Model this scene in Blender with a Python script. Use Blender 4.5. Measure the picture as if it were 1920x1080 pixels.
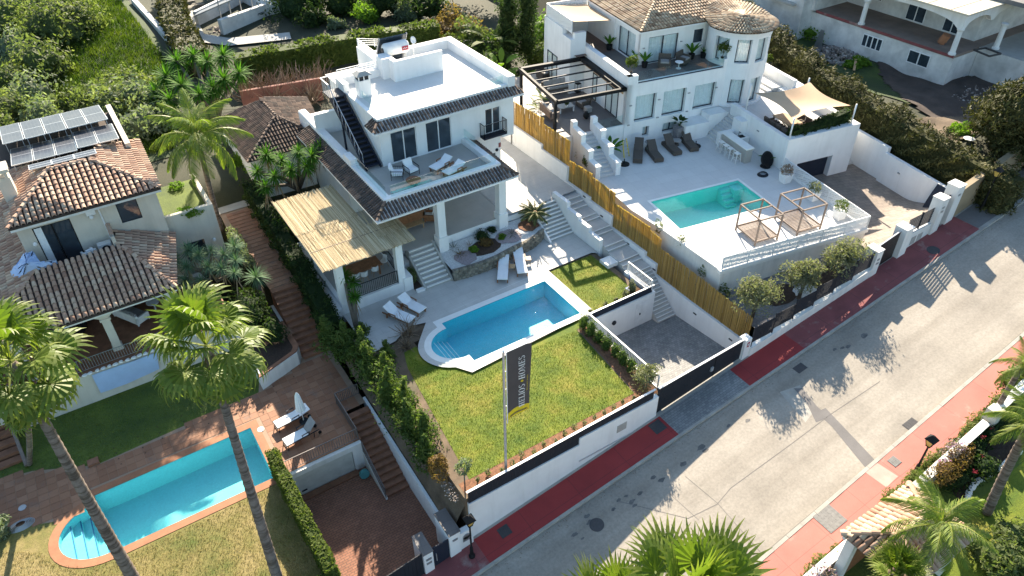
import bpy,bmesh,math,random
import numpy as np
from mathutils import Vector,Matrix,Euler
from mathutils.geometry import tessellate_polygon
for o in list(bpy.data.objects):bpy.data.objects.remove(o)
S=bpy.context.scene
COL=S.collection
random.seed(7);RNG=np.random.default_rng(7)
R_=math.radians
# camera
F=1387.42;CH=30.0
MH=np.array([[0.83979977,-0.5428326,-0.00831405],[-0.34320783,-0.51897603,-0.78286159],[0.420648,0.66030042,-0.62214035]])
cam_d=bpy.data.cameras.new('camera');cam=bpy.data.objects.new('camera',cam_d);COL.objects.link(cam)
cam_d.sensor_width=36.0;cam_d.lens=36.0*F/1920.0;cam_d.clip_end=2000;cam_d.clip_start=0.2
cam.matrix_world=Matrix(((MH[0,0],-MH[1,0],-MH[2,0],0),(MH[0,1],-MH[1,1],-MH[2,1],0),(MH[0,2],-MH[1,2],-MH[2,2],CH),(0,0,0,1)))
S.camera=cam
# sky and sun
SUN_EL,SUN_AZ=30.4,math.degrees(math.atan2(0.83,1.49))
W=bpy.data.worlds.new('World');S.world=W;W.use_nodes=True
nt=W.node_tree;bg=nt.nodes['Background']
sky=nt.nodes.new('ShaderNodeTexSky');sky.sky_type='NISHITA';sky.sun_disc=False
sky.sun_elevation=R_(SUN_EL);sky.sun_rotation=R_(SUN_AZ);sky.air_density=1.0;sky.dust_density=1.0;sky.ozone_density=0.3
skm=nt.nodes.new('ShaderNodeMix');skm.data_type='RGBA';skm.blend_type='MULTIPLY';skm.inputs[0].default_value=1;skm.inputs[7].default_value=(0.88,1.0,1.02,1);nt.links.new(sky.outputs[0],skm.inputs[6]);nt.links.new(skm.outputs[2],bg.inputs[0]);bg.inputs[1].default_value=0.085
sd=bpy.data.lights.new('sun','SUN');sun=bpy.data.objects.new('sun',sd);COL.objects.link(sun)
sd.energy=5.0;sd.angle=R_(0.5);sd.color=(1.0,0.87,0.69)
sun.location=(30,60,60)
sun.rotation_euler=Vector((-0.83,-1.49,-1.0)).to_track_quat('-Z','Y').to_euler()
S.view_settings.view_transform='Standard';S.view_settings.look='None';S.view_settings.gamma=1.0
S.view_settings.use_curve_mapping=False;S.view_settings.exposure=1.78
S.render.engine='CYCLES';S.cycles.max_bounces=8;S.cycles.transparent_max_bounces=12
S.cycles.sample_clamp_indirect=6.0;S.cycles.caustics_reflective=False;S.cycles.caustics_refractive=False
# survey helpers: points on known planes
def ray(px,py):
 return MH.T@np.array([(px-960)/F,(py-540)/F,1.0])
def P(px,py,z=0.0):
 d=ray(px,py);t=(z-CH)/d[2];return Vector((d[0]*t,d[1]*t,z))
def PX(px,py,x):
 d=ray(px,py);t=x/d[0];return Vector((x,d[1]*t,CH+d[2]*t))
def PY(px,py,y):
 d=ray(px,py);t=y/d[1];return Vector((d[0]*t,y,CH+d[2]*t))
SLOPE,SZ0=0.144,-4.74
def sz(x):return SZ0+SLOPE*x
def ST(px,py,off=0.0):
 d=ray(px,py);t=(SZ0+off-CH)/(d[2]-SLOPE*d[0]);return Vector((d[0]*t,d[1]*t,CH+d[2]*t))
A2=R_(-10.0)
V2M=Matrix.Translation((30.5,23.8,0))@Matrix.Rotation(A2,4,'Z')
V2I=V2M.inverted()
def P2(px,py,z):return V2I@P(px,py,z)
def w2(u,v,z=0.0):return V2M@Vector((u,v,z))
# mesh builder
ROOTM={}
MESHN={}
def link(o):COL.objects.link(o);return o
def setp(o,label=None,cat=None,group=None,kind=None):
 if label:o['label']=label
 if cat:o['category']=cat
 if group:o['group']=group
 if kind:o['kind']=kind
 return o
def thing(name,label,cat,loc=(0,0,0),rz=0.0,group=None,kind=None):
 o=bpy.data.objects.new(name,None);link(o);o.empty_display_size=0.3
 M=Matrix.Translation(Vector(loc))@Matrix.Rotation(rz,4,'Z');o.matrix_world=M
 o.location=loc;o.rotation_euler=(0,0,rz)
 ROOTM[o.name]=M
 return setp(o,label,cat,group,kind)
class MB:
 def __init__(s,M=None):
  s.v=[];s.f=[];s.t=[];s.M=M;s.uv=None
 def add(s,vs,fs,tint=0.5):
  n=len(s.v)
  if s.M is not None:vs=[s.M@Vector(p)for p in vs]
  s.v.extend([tuple(p)for p in vs]);s.f.extend([tuple(i+n for i in f)for f in fs]);s.t.extend([tint]*len(fs));return s
 def box(s,x0,x1,y0,y1,z0,z1,tint=0.5):
  if x0>x1:x0,x1=x1,x0
  if y0>y1:y0,y1=y1,y0
  if z0>z1:z0,z1=z1,z0
  v=[(x0,y0,z0),(x1,y0,z0),(x1,y1,z0),(x0,y1,z0),(x0,y0,z1),(x1,y0,z1),(x1,y1,z1),(x0,y1,z1)]
  return s.add(v,[(3,2,1,0),(4,5,6,7),(0,1,5,4),(1,2,6,5),(2,3,7,6),(3,0,4,7)],tint)
 def bar(s,a,b,w,h=None,tint=0.5,up=(0,0,1)):
  h=h or w;a=Vector(a);b=Vector(b);d=(b-a)
  if d.length<1e-6:return s
  d.normalize();u=Vector(up)
  if abs(d.dot(u))>0.98:u=Vector((0,1,0))
  r=d.cross(u).normalized();u=r.cross(d).normalized()
  r*=w/2;u*=h/2
  v=[a-r-u,a+r-u,a+r+u,a-r+u,b-r-u,b+r-u,b+r+u,b-r+u]
  return s.add(v,[(0,1,2,3),(7,6,5,4),(0,4,5,1),(1,5,6,2),(2,6,7,3),(3,7,4,0)],tint)
 def prism(s,poly,z0,z1,tint=0.5,bottom=False):
  # poly: xy points (ccw); z may be number or function(x,y)
  n=len(poly);ar=sum(poly[i][0]*poly[(i+1)%n][1]-poly[(i+1)%n][0]*poly[i][1]for i in range(n))
  if ar<0:poly=poly[::-1]
  Z0=z0 if callable(z0)else(lambda x,y:z0);Z1=z1 if callable(z1)else(lambda x,y:z1)
  v=[(p[0],p[1],Z0(p[0],p[1]))for p in poly]+[(p[0],p[1],Z1(p[0],p[1]))for p in poly]
  fs=[(i,(i+1)%n,n+(i+1)%n,n+i)for i in range(n)]
  if n>4:
   tri=tessellate_polygon([[Vector((p[0],p[1],0))for p in poly]])
   for t in tri:
    a,b,c=t
    cr=(poly[b][0]-poly[a][0])*(poly[c][1]-poly[a][1])-(poly[c][0]-poly[a][0])*(poly[b][1]-poly[a][1])
    fs.append((n+a,n+b,n+c)if cr>0 else(n+a,n+c,n+b))
  else:fs.append(tuple(range(n,2*n)))
  if bottom:fs.append(tuple(reversed(range(n))))
  return s.add(v,fs,tint)
 def sheet(s,outer,z,holes=(),tint=0.5):
  loops=[[Vector((p[0],p[1],0))for p in outer]]+[[Vector((p[0],p[1],0))for p in h]for h in holes]
  flat=[p for l in loops for p in l];Z=z if callable(z)else(lambda x,y:z)
  fs=[]
  for a,b,c in tessellate_polygon(loops):
   cr=(flat[b].x-flat[a].x)*(flat[c].y-flat[a].y)-(flat[c].x-flat[a].x)*(flat[b].y-flat[a].y)
   fs.append((a,b,c)if cr>0 else(a,c,b))
  return s.add([(p.x,p.y,Z(p.x,p.y))for p in flat],fs,tint)
 def wall(s,pts,z0,z1,th,tint=0.5):
  # polyline wall with thickness th, centred
  for(a,b)in zip(pts[:-1],pts[1:]):
   a=Vector((a[0],a[1],0));b=Vector((b[0],b[1],0));d=(b-a).normalized();n=Vector((-d.y,d.x,0))*th/2
   q=[a+n,a-n,b-n,b+n]
   s.prism([(p.x,p.y)for p in q],z0,z1,tint,True)
  return s
 def tube(s,pts,r,n=6,tint=0.5,cap=True):
  pts=[Vector(p)for p in pts];rs=r if isinstance(r,(list,tuple))else[r]*len(pts)
  vs=[];fs=[]
  for i,p in enumerate(pts):
   d=(pts[min(i+1,len(pts)-1)]-pts[max(i-1,0)]).normalized()
   u=Vector((0,0,1))if abs(d.z)<0.9 else Vector((1,0,0))
   a=d.cross(u).normalized();b=a.cross(d)
   for k in range(n):
    t=2*math.pi*k/n;vs.append(p+(a*math.cos(t)+b*math.sin(t))*rs[i])
  for i in range(len(pts)-1):
   for k in range(n):
    k2=(k+1)%n;fs.append((i*n+k2,i*n+k,(i+1)*n+k,(i+1)*n+k2))
  if cap:fs.append(tuple(range(n)));fs.append(tuple(reversed(range((len(pts)-1)*n,len(pts)*n))))
  return s.add(vs,fs,tint)
 def lathe(s,c,prof,n=16,tint=0.5):
  vs=[];fs=[];c=Vector(c)
  for(r,z)in prof:
   for k in range(n):
    t=2*math.pi*k/n;vs.append(c+Vector((r*math.cos(t),r*math.sin(t),z)))
  m=len(prof)
  for i in range(m-1):
   for k in range(n):
    k2=(k+1)%n;fs.append((i*n+k,i*n+k2,(i+1)*n+k2,(i+1)*n+k))
  fs.append(tuple(reversed(range(n))));fs.append(tuple(range((m-1)*n,m*n)))
  return s.add(vs,fs,tint)
 def grid(s,fn,nu,nv,tint=0.5):
  vs=[fn(i/nu,j/nv)for j in range(nv+1)for i in range(nu+1)]
  fs=[(j*(nu+1)+i,j*(nu+1)+i+1,(j+1)*(nu+1)+i+1,(j+1)*(nu+1)+i)for j in range(nv)for i in range(nu)]
  return s.add(vs,fs,tint)
 def arrays(s,V,Fc,T):
  n=len(s.v);s.v.extend(map(tuple,V));s.f.extend([tuple(r)for r in(Fc+n)]);s.t.extend(T);return s
 def mesh(s,name,mat,Minv=None,smooth=False):
  m=bpy.data.meshes.new(name)
  V=np.array(s.v,dtype=np.float64).reshape(-1,3)
  if Minv is not None:
   Mi=np.array(Minv);V=V@Mi[:3,:3].T+Mi[:3,3]
  lens=np.array([len(f)for f in s.f],dtype=np.int32)
  idx=np.concatenate([np.asarray(f,dtype=np.int32)for f in s.f])if s.f else np.zeros(0,np.int32)
  m.vertices.add(len(V));m.vertices.foreach_set('co',V.ravel())
  m.loops.add(len(idx));m.loops.foreach_set('vertex_index',idx)
  m.polygons.add(len(lens));st=np.concatenate([[0],np.cumsum(lens)[:-1]]).astype(np.int32)
  m.polygons.foreach_set('loop_start',st);m.polygons.foreach_set('loop_total',lens)
  m.polygons.foreach_set('use_smooth',np.full(len(lens),bool(smooth)))
  at=m.attributes.new('tint','FLOAT','FACE');at.data.foreach_set('value',np.array(s.t,dtype=np.float32))
  m.update(calc_edges=True);m.validate()
  m.materials.append(mat)
  return m
 def build(s,name,mat,parent=None,smooth=False,origin=None,label=None,cat=None,group=None,kind=None):
  if not s.f:return None
  if parent is not None:
   M=ROOTM[parent.name]
   o=bpy.data.objects.new(name,s.mesh(name,mat,M.inverted(),smooth));link(o);o.parent=parent;ROOTM[o.name]=M
  else:
   if origin is None:
    V=np.array(s.v);origin=((V[:,0].min()+V[:,0].max())/2,(V[:,1].min()+V[:,1].max())/2,V[:,2].min())
   M=Matrix.Translation(Vector(origin))
   o=bpy.data.objects.new(name,s.mesh(name,mat,M.inverted(),smooth));link(o);o.location=origin;ROOTM[o.name]=M
  return setp(o,label,cat,group,kind)
def child(name,mesh,parent,M):
 "object sharing mesh, placed at world matrix M under parent (whose own children sit at identity)"
 o=bpy.data.objects.new(name,mesh);link(o);o.parent=parent
 o.matrix_local=ROOTM[parent.name].inverted()@M;return o
def copy_tree(o,parent=None):
 c=o.copy();COL.objects.link(c)
 if parent is not None:
  c.parent=parent;c.matrix_parent_inverse=o.matrix_parent_inverse.copy()
 for ch in list(o.children):copy_tree(ch,c)
 return c
def place(root,loc,rz=0.0,label=None,group=None,scale=None,first=False):
 c=root if first else copy_tree(root)
 c.location=loc;c.rotation_euler=(0,0,rz)
 if scale:c.scale=(scale,scale,scale)if not isinstance(scale,tuple)else scale
 if label:c['label']=label
 if group:c['group']=group
 return c
# materials
def mat_new(name):
 m=bpy.data.materials.new(name);m.use_nodes=True;n=m.node_tree.nodes;l=m.node_tree.links
 return m,n,l,n['Principled BSDF']
def ramp(n,l,src,stops):
 r=n.new('ShaderNodeValToRGB');l.new(src,r.inputs[0]);e=r.color_ramp.elements
 while len(e)<len(stops):e.new(0.5)
 for k,(p,c)in zip(e,stops):k.position=p;k.color=(*c,1)
 return r.outputs[0]
def noise(n,l,scale,detail=4,rough=0.55,coord=None,dim=None):
 t=n.new('ShaderNodeTexNoise');t.inputs['Scale'].default_value=scale;t.inputs['Detail'].default_value=detail;t.inputs['Roughness'].default_value=rough
 if coord is not None:l.new(coord,t.inputs['Vector'])
 return t.outputs[0]
def pos(n):
 g=n.new('ShaderNodeNewGeometry');return g.outputs['Position']
def mix(n,l,fac,a,b,mode='MIX'):
 m=n.new('ShaderNodeMix');m.data_type='RGBA';m.blend_type=mode
 for k,x in((0,fac),(6,a),(7,b)):
  if hasattr(x,'links'):l.new(x,m.inputs[k])
  elif k==0:m.inputs[0].default_value=x
  else:m.inputs[k].default_value=(*x,1)
 return m.outputs[2]
def bump(n,l,h,strength,dist,bs):
 b=n.new('ShaderNodeBump');b.inputs['Strength'].default_value=strength;b.inputs['Distance'].default_value=dist
 l.new(h,b.inputs['Height']);l.new(b.outputs[0],bs.inputs['Normal'])
def plain(name,c,rough=0.6,metal=0.0,var=0.12,scale=2.0,bumps=0.0,c2=None,spec=0.5,fine=0.0,streak=None):
 m,n,l,b=mat_new(name);p=pos(n)
 ns=noise(n,l,scale,5,0.6,p)
 lo=c2 or tuple(x*(1-var)for x in c);hi=tuple(min(1,x*(1+var*0.6))for x in c)
 col=ramp(n,l,ns,[(0.3,lo),(0.68,hi)])
 if fine:
  f2=noise(n,l,scale*25,3,0.7,p);g=ramp(n,l,f2,[(0.35,(1-fine,)*3),(0.65,(1,1,1))]);col=mix(n,l,1.0,col,g,'MULTIPLY')
 if streak:
  mp=n.new('ShaderNodeMapping');mp.inputs['Scale'].default_value=streak[0];l.new(p,mp.inputs[0]);s3=noise(n,l,1.0,5,0.6,mp.outputs[0]);col=mix(n,l,1.0,col,ramp(n,l,s3,[(streak[2],tuple(1-streak[1]*x for x in(1,1.06,1.15))),(streak[3],(1,1,1))]),'MULTIPLY')
 l.new(col,b.inputs['Base Color']);b.inputs['Roughness'].default_value=rough;b.inputs['Metallic'].default_value=metal
 b.inputs['Specular IOR Level'].default_value=spec
 if bumps:bump(n,l,noise(n,l,scale*12,4,0.6,p),bumps,0.02,b)
 return m
def tinted(name,stops,rough=0.7,source='attr',lich=None,bumps=0.0,transl=0.0,spec=0.4,lscale=0.6,metal=0.0):
 m,n,l,b=mat_new(name)
 if source=='attr':
  a=n.new('ShaderNodeAttribute');a.attribute_name='tint';src=a.outputs['Fac']
 else:
  a=n.new('ShaderNodeObjectInfo');src=a.outputs['Random']
 col=ramp(n,l,src,stops);p=pos(n)
 if lich:
  ns=noise(n,l,lscale,6,0.65,p);fac=ramp(n,l,ns,[(lich[1],(0,0,0)),(lich[2],(1,1,1))]);col=mix(n,l,fac,col,lich[0])
 fn=noise(n,l,30,3,0.6,p);col=mix(n,l,1.0,col,ramp(n,l,fn,[(0.3,(0.82,)*3),(0.7,(1.0,)*3)]),'MULTIPLY')
 l.new(col,b.inputs['Base Color']);b.inputs['Roughness'].default_value=rough;b.inputs['Specular IOR Level'].default_value=spec;b.inputs['Metallic'].default_value=metal
 if bumps:bump(n,l,noise(n,l,25,4,0.6,p),bumps,0.02,b)
 if transl:
  out=n['Material Output'];t=n.new('ShaderNodeBsdfTranslucent');l.new(col,t.inputs[0])
  bright=mix(n,l,1.0,col,(1.5,1.7,0.7),'MULTIPLY');l.new(bright,t.inputs[0])
  mx=n.new('ShaderNodeMixShader');mx.inputs[0].default_value=transl;l.new(b.outputs[0],mx.inputs[1]);l.new(t.outputs[0],mx.inputs[2]);l.new(mx.outputs[0],out.inputs[0])
 return m
def slabs(name,c1,c2,mortar,w,h,ms=0.012,rough=0.6,off=0.0,rot=0.0,bumps=0.3,stain=None,noise_amt=0.25,nscale=1.2,loc=(0,0,0)):
 m,n,l,b=mat_new(name);p=pos(n)
 mp=n.new('ShaderNodeMapping');mp.vector_type='POINT';mp.inputs['Rotation'].default_value=(0,0,rot);mp.inputs['Location'].default_value=loc;l.new(p,mp.inputs[0])
 t=n.new('ShaderNodeTexBrick');l.new(mp.outputs[0],t.inputs[0]);t.offset=off
 t.inputs['Color1'].default_value=(*c1,1);t.inputs['Color2'].default_value=(*c2,1);t.inputs['Mortar'].default_value=(*mortar,1)
 t.inputs['Scale'].default_value=1.0;t.inputs['Mortar Size'].default_value=ms;t.inputs['Brick Width'].default_value=w;t.inputs['Row Height'].default_value=h;t.inputs['Mortar Smooth'].default_value=0.2
 ns=noise(n,l,nscale,6,0.62,p);g=ramp(n,l,ns,[(0.28,(1-noise_amt,)*3),(0.7,(1.0,)*3)])
 col=mix(n,l,1.0,t.outputs[0],g,'MULTIPLY')
 fn=noise(n,l,28,4,0.7,p);col=mix(n,l,1.0,col,ramp(n,l,fn,[(0.3,(0.86,)*3),(0.7,(1.0,)*3)]),'MULTIPLY')
 if stain:
  s2=noise(n,l,stain[1],5,0.6,p);col=mix(n,l,ramp(n,l,s2,[(stain[2],(0,0,0)),(stain[3],(1,1,1))]),col,stain[0])
 l.new(col,b.inputs['Base Color']);b.inputs['Roughness'].default_value=rough
 if bumps:bump(n,l,t.outputs['Fac'],-bumps,0.01,b)
 return m
def glass_mat(name,tint=(0.9,0.97,0.96),fac=0.16,rough=0.02,opac=0.0):
 m,n,l,b=mat_new(name);out=n['Material Output']
 tr=n.new('ShaderNodeBsdfTransparent');tr.inputs[0].default_value=(*tint,1)
 gl=n.new('ShaderNodeBsdfGlossy');gl.inputs['Roughness'].default_value=rough
 fr=n.new('ShaderNodeFresnel');fr.inputs[0].default_value=1.45
 mth=n.new('ShaderNodeMath');mth.operation='ADD';l.new(fr.outputs[0],mth.inputs[0]);mth.inputs[1].default_value=fac*0.3
 ge=n.new('ShaderNodeNewGeometry');iv=n.new('ShaderNodeMath');iv.operation='SUBTRACT';iv.inputs[0].default_value=1;l.new(ge.outputs['Backfacing'],iv.inputs[1]);mm_=n.new('ShaderNodeMath');mm_.operation='MULTIPLY';l.new(mth.outputs[0],mm_.inputs[0]);l.new(iv.outputs[0],mm_.inputs[1])
 mx=n.new('ShaderNodeMixShader');l.new(mm_.outputs[0],mx.inputs[0]);l.new(tr.outputs[0],mx.inputs[1]);l.new(gl.outputs[0],mx.inputs[2]);l.new(mx.outputs[0],out.inputs[0])
 return m
def water_mat(name,tint,bscale,bstr,rough,dist=.05):
 m,n,l,b=mat_new(name);out=n['Material Output'];p=pos(n)
 tr=n.new('ShaderNodeBsdfTransparent');tr.inputs[0].default_value=(*tint,1)
 gl=n.new('ShaderNodeBsdfGlossy');gl.inputs['Roughness'].default_value=rough
 fr=n.new('ShaderNodeFresnel');fr.inputs[0].default_value=1.33
 t1=noise(n,l,bscale,4,0.6,p);t2=noise(n,l,bscale*0.25,2,0.5,p)
 ad=n.new('ShaderNodeMath');ad.operation='MULTIPLY_ADD';l.new(t2,ad.inputs[0]);ad.inputs[1].default_value=1.5;l.new(t1,ad.inputs[2])
 bp=n.new('ShaderNodeBump');bp.inputs['Strength'].default_value=bstr;bp.inputs['Distance'].default_value=dist;l.new(ad.outputs[0],bp.inputs['Height'])
 l.new(bp.outputs[0],gl.inputs['Normal']);l.new(bp.outputs[0],fr.inputs['Normal'])
 ge=n.new('ShaderNodeNewGeometry');iv=n.new('ShaderNodeMath');iv.operation='SUBTRACT';iv.inputs[0].default_value=1;l.new(ge.outputs['Backfacing'],iv.inputs[1]);mm_=n.new('ShaderNodeMath');mm_.operation='MULTIPLY';l.new(fr.outputs[0],mm_.inputs[0]);l.new(iv.outputs[0],mm_.inputs[1])
 mx=n.new('ShaderNodeMixShader');l.new(mm_.outputs[0],mx.inputs[0]);l.new(tr.outputs[0],mx.inputs[1]);l.new(gl.outputs[0],mx.inputs[2]);l.new(mx.outputs[0],out.inputs[0])
 return m
def pool_tile(name,c,c2):
 m,n,l,b=mat_new(name);p=pos(n)
 t=n.new('ShaderNodeTexVoronoi');t.inputs['Scale'].default_value=14;l.new(p,t.inputs[0])
 ns=noise(n,l,1.5,3,0.5,p)
 col=mix(n,l,ns,c,c2);l.new(mix(n,l,1.0,col,ramp(n,l,t.outputs[1],[(0,(0.86,)*3),(1,(1,1,1))]),'MULTIPLY'),b.inputs['Base Color']);b.inputs['Roughness'].default_value=0.5
 return m
M={}
M['white']=plain('white_render',(0.80,0.80,0.79),0.75,var=0.06,scale=0.8,bumps=0.05,streak=((2.2,2.2,.25),.055,.34,.52))
M['white2']=plain('white_render_weathered',(0.74,0.73,0.70),0.8,var=0.1,scale=0.6,bumps=0.08,streak=((2.4,2.4,.2),.10,.36,.55))
M['white_dirty']=plain('stained_white_render',(0.62,0.61,0.58),0.85,var=0.3,scale=0.7,bumps=0.15)
M['cream']=plain('cream_render',(0.62,0.57,0.48),0.85,var=0.1,scale=0.8,bumps=0.1,streak=((2.4,2.4,.2),.09,.36,.55))
M['coping']=plain('pale_limestone_coping',(0.80,0.79,0.75),0.7,var=0.05,scale=2)
M['metal_dark']=plain('anthracite_metal',(0.022,0.025,0.032),0.6,0.0,var=0.1,spec=.25)
M['metal_navy']=plain('dark_slate_blue_metal',(0.018,0.024,0.040),0.6,0.0,var=0.1,spec=.25)
M['metal_black']=plain('black_metal',(0.012,0.012,0.013),0.65,0.0,spec=.2)
M['metal_white']=plain('white_metal',(0.78,0.78,0.77),0.5)
M['metal_grey']=plain('grey_metal',(0.35,0.36,0.37),0.4,0.6)
M['alu']=plain('pale_aluminium',(0.6,0.61,0.62),0.35,0.5)
M['plastic_white']=plain('white_plastic',(0.78,0.78,0.76),0.5)
M['fabric_white']=plain('white_cushion_fabric',(0.80,0.81,0.82),0.9,var=0.06,scale=3,bumps=0.15)
M['fabric_grey']=plain('grey_fabric',(0.30,0.29,0.28),0.95,var=0.1,scale=4)
M['fabric_beige']=plain('beige_sail_cloth',(0.50,0.345,0.22),0.9,var=0.05,scale=1)
M['wood']=plain('oiled_teak',(0.24,0.105,0.045),0.6,var=0.35,scale=6)
M['wood_pale']=plain('pale_wood',(0.42,0.27,0.14),0.6,var=0.25,scale=6)
M['wood_grey']=plain('weathered_bronze_wood',(0.20,0.15,0.12),0.7,var=0.25,scale=6)
M['rattan']=plain('dark_brown_rattan',(0.085,0.068,0.055),0.8,var=0.3,scale=20,bumps=0.3)
M['curtain']=plain('sheer_white_curtain',(0.80,0.83,0.83),0.9,var=0.08,scale=5)
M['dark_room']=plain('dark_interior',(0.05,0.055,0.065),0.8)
M['pane']=plain('dark_window_glass',(0.035,0.05,0.065),0.05,var=0.5,scale=.7,spec=0.8)
M['glass']=glass_mat('clear_balustrade_glass')
M['glass_pane']=glass_mat('window_glass',(0.95,0.98,0.98),0.2)
M['asphalt']=plain('worn_pale_concrete_road',(0.355,0.32,0.272),0.9,var=0.2,scale=0.3,bumps=0.12,fine=0.2,streak=((.035,.75,.1),.2,.36,.62))
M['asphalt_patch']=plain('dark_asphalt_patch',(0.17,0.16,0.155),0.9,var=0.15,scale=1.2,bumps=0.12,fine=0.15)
M['kerb']=plain('concrete_kerb',(0.36,0.34,0.30),0.9,var=0.2,scale=1.5,bumps=0.1)
M['red_paint']=slabs('painted_red_pavement',(0.36,0.038,0.036),(0.34,0.036,0.036),(0.17,0.03,0.03),3.1,9,.012,.8,noise_amt=.22,nscale=.7,bumps=.1)
M['red_worn']=slabs('worn_red_pavement',(0.30,0.085,0.082),(0.28,0.08,0.08),(0.15,0.06,0.06),3.1,9,.014,.85,noise_amt=.3,nscale=.9,bumps=.1,stain=((.30,.20,.18),.8,.6,.72))
M['pink']=slabs('faded_red_pavement',(0.56,0.19,0.15),(0.53,0.18,0.145),(0.33,0.12,0.10),2.6,9,.012,.85,noise_amt=.18,nscale=.7,bumps=.1,stain=((.58,.30,.25),.7,.6,.78))
M['iron']=plain('cast_iron_cover',(0.05,0.048,0.05),0.6,var=0.2,scale=8)
M['stain']=plain('oil_stain',(0.13,0.125,0.12),0.9,var=.4,scale=3)
M['stone_grey']=plain('grey_stone_slab',(0.40,0.39,0.36),0.85,var=0.12,scale=1.5,bumps=0.05,fine=0.1)
M['deck']=slabs('pale_stone_deck',(0.60,0.58,0.54),(0.56,0.54,0.505),(0.43,0.41,0.38),1.2,0.6,0.007,0.75,noise_amt=0.15,off=.5)
M['deck_porch']=slabs('porch_tiles',(0.47,0.455,0.42),(0.44,0.43,0.40),(0.36,0.35,0.33),0.9,0.9,0.005,0.6,noise_amt=0.12)
M['roofdeck']=slabs('pale_roof_deck',(0.72,0.71,0.68),(0.69,0.68,0.65),(0.6,0.6,0.58),1.0,1.0,0.004,0.75,noise_amt=0.06)
M['deck2']=slabs('pale_concrete_deck',(0.66,0.655,0.635),(0.62,0.615,0.60),(0.48,0.47,0.45),1.0,1.0,0.007,0.75,rot=R_(10),noise_amt=0.08)
M['terr_brown']=slabs('brown_terrace_tiles',(0.16,0.105,0.085),(0.14,0.095,0.08),(0.10,0.07,0.06),0.4,0.4,0.012,0.6,rot=R_(10),noise_amt=0.15)
M['terr_grey']=slabs('taupe_terrace_tiles',(0.155,0.14,0.135),(0.14,0.125,0.12),(0.10,0.09,0.085),0.6,0.6,0.01,0.6,rot=R_(10),noise_amt=0.15)
M['cobble_grey']=slabs('grey_cobble_driveway',(0.25,0.25,0.25),(0.36,0.355,0.34),(0.17,0.17,0.17),0.22,0.15,0.01,0.85,off=0.5,noise_amt=0.35,nscale=0.9)
M['stamped']=slabs('stamped_concrete_driveway',(0.27,0.225,0.185),(0.33,0.27,0.225),(0.18,0.15,0.13),0.5,0.35,0.014,0.8,off=0.37,rot=R_(20),noise_amt=0.35)
M['brick_drive']=slabs('terracotta_brick_driveway',(0.28,0.12,0.072),(0.34,0.155,0.095),(0.085,0.055,0.045),0.27,0.14,0.012,0.85,off=0.5,noise_amt=0.3,stain=((0.07,0.035,0.03),0.55,0.66,0.72))
M['paver']=tinted('terracotta_paver',[(0,(0.25,0.115,0.062)),(0.5,(0.30,0.145,0.080)),(1,(0.35,0.18,0.105))],0.7,'obj',lich=((0.20,0.13,0.10),0.55,0.75),lscale=1.2)
M['paver_mesh']=tinted('terracotta_paver_field',[(0,(0.25,0.115,0.062)),(0.5,(0.30,0.145,0.080)),(1,(0.35,0.18,0.105))],0.7,'attr',lich=((0.20,0.13,0.10),0.55,0.75),lscale=1.2)
M['grout']=plain('paving_grout',(0.31,0.215,0.15),0.9)
M['terracotta']=plain('terracotta_stair_tile',(0.26,0.115,0.062),0.7,var=0.3,scale=2.5,fine=0.2)
M['terracotta_pot']=plain('terracotta_pot',(0.32,0.14,0.07),0.8,var=0.2)
TS=[(0,(0.30,0.17,0.115)),(0.15,(0.40,0.24,0.165)),(0.6,(0.48,0.32,0.225)),(0.85,(0.53,0.38,0.27)),(1,(0.58,0.44,0.32))]
M['tile']=tinted('terracotta_roof_tile',TS,0.8,'obj',lich=((0.13,0.10,0.08),0.60,0.76),lscale=0.55)
M['tile_mesh']=tinted('terracotta_roof_tile_field',TS,0.8,'attr',lich=((0.13,0.10,0.08),0.60,0.76),lscale=0.55)
TD=[(0,(0.06,0.045,0.04)),(0.5,(0.11,0.078,0.064)),(0.85,(0.19,0.125,0.095)),(1,(0.30,0.20,0.145))]
M['tile_dark']=tinted('old_dark_roof_tile',TD,0.85,'obj',lich=((0.055,0.05,0.05),0.5,0.7),lscale=1.2)
M['tile_dark_mesh']=tinted('old_dark_roof_tile_field',[(0,(0.06,0.042,0.035)),(0.5,(0.13,0.085,0.065)),(1,(0.22,0.15,0.11))],0.85,'attr',lich=((0.07,0.06,0.05),0.5,0.7),lscale=0.9)
TV=[(0,(0.24,0.15,0.09)),(0.3,(0.44,0.31,0.20)),(0.8,(0.55,0.42,0.28)),(1,(0.62,0.50,0.36))]
M['tile_v2']=tinted('ochre_roof_tile',TV,0.8,'obj',lich=((0.16,0.12,0.085),0.56,0.70),lscale=0.7)
M['tile_v2_mesh']=tinted('ochre_roof_tile_field',TV,0.8,'attr',lich=((0.16,0.12,0.085),0.56,0.70),lscale=0.7)
M['under']=plain('roof_underlay',(0.055,0.038,0.03),0.9)
M['under_v2']=plain('roof_underlay_brown',(0.12,0.08,0.055),0.9)
M['rubble']=tinted('rubble_stone',[(0,(0.14,0.125,0.10)),(0.5,(0.24,0.215,0.17)),(1,(0.34,0.31,0.25))],0.9,'obj',lich=((0.12,0.11,0.09),0.5,0.7),lscale=4,bumps=0.4)
M['rubble_mesh']=tinted('rubble_heap',[(0,(0.16,0.13,0.115)),(0.5,(0.30,0.25,0.22)),(1,(0.46,0.42,0.38))],0.9,'attr',bumps=0.3)
M['mortar']=plain('stone_mortar',(0.20,0.18,0.145),0.95,var=0.2,scale=3)
M['reed']=tinted('straw_reed',[(0,(0.38,0.29,0.16)),(0.5,(0.60,0.48,0.29)),(1,(0.72,0.62,0.42))],0.7,'attr')
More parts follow.
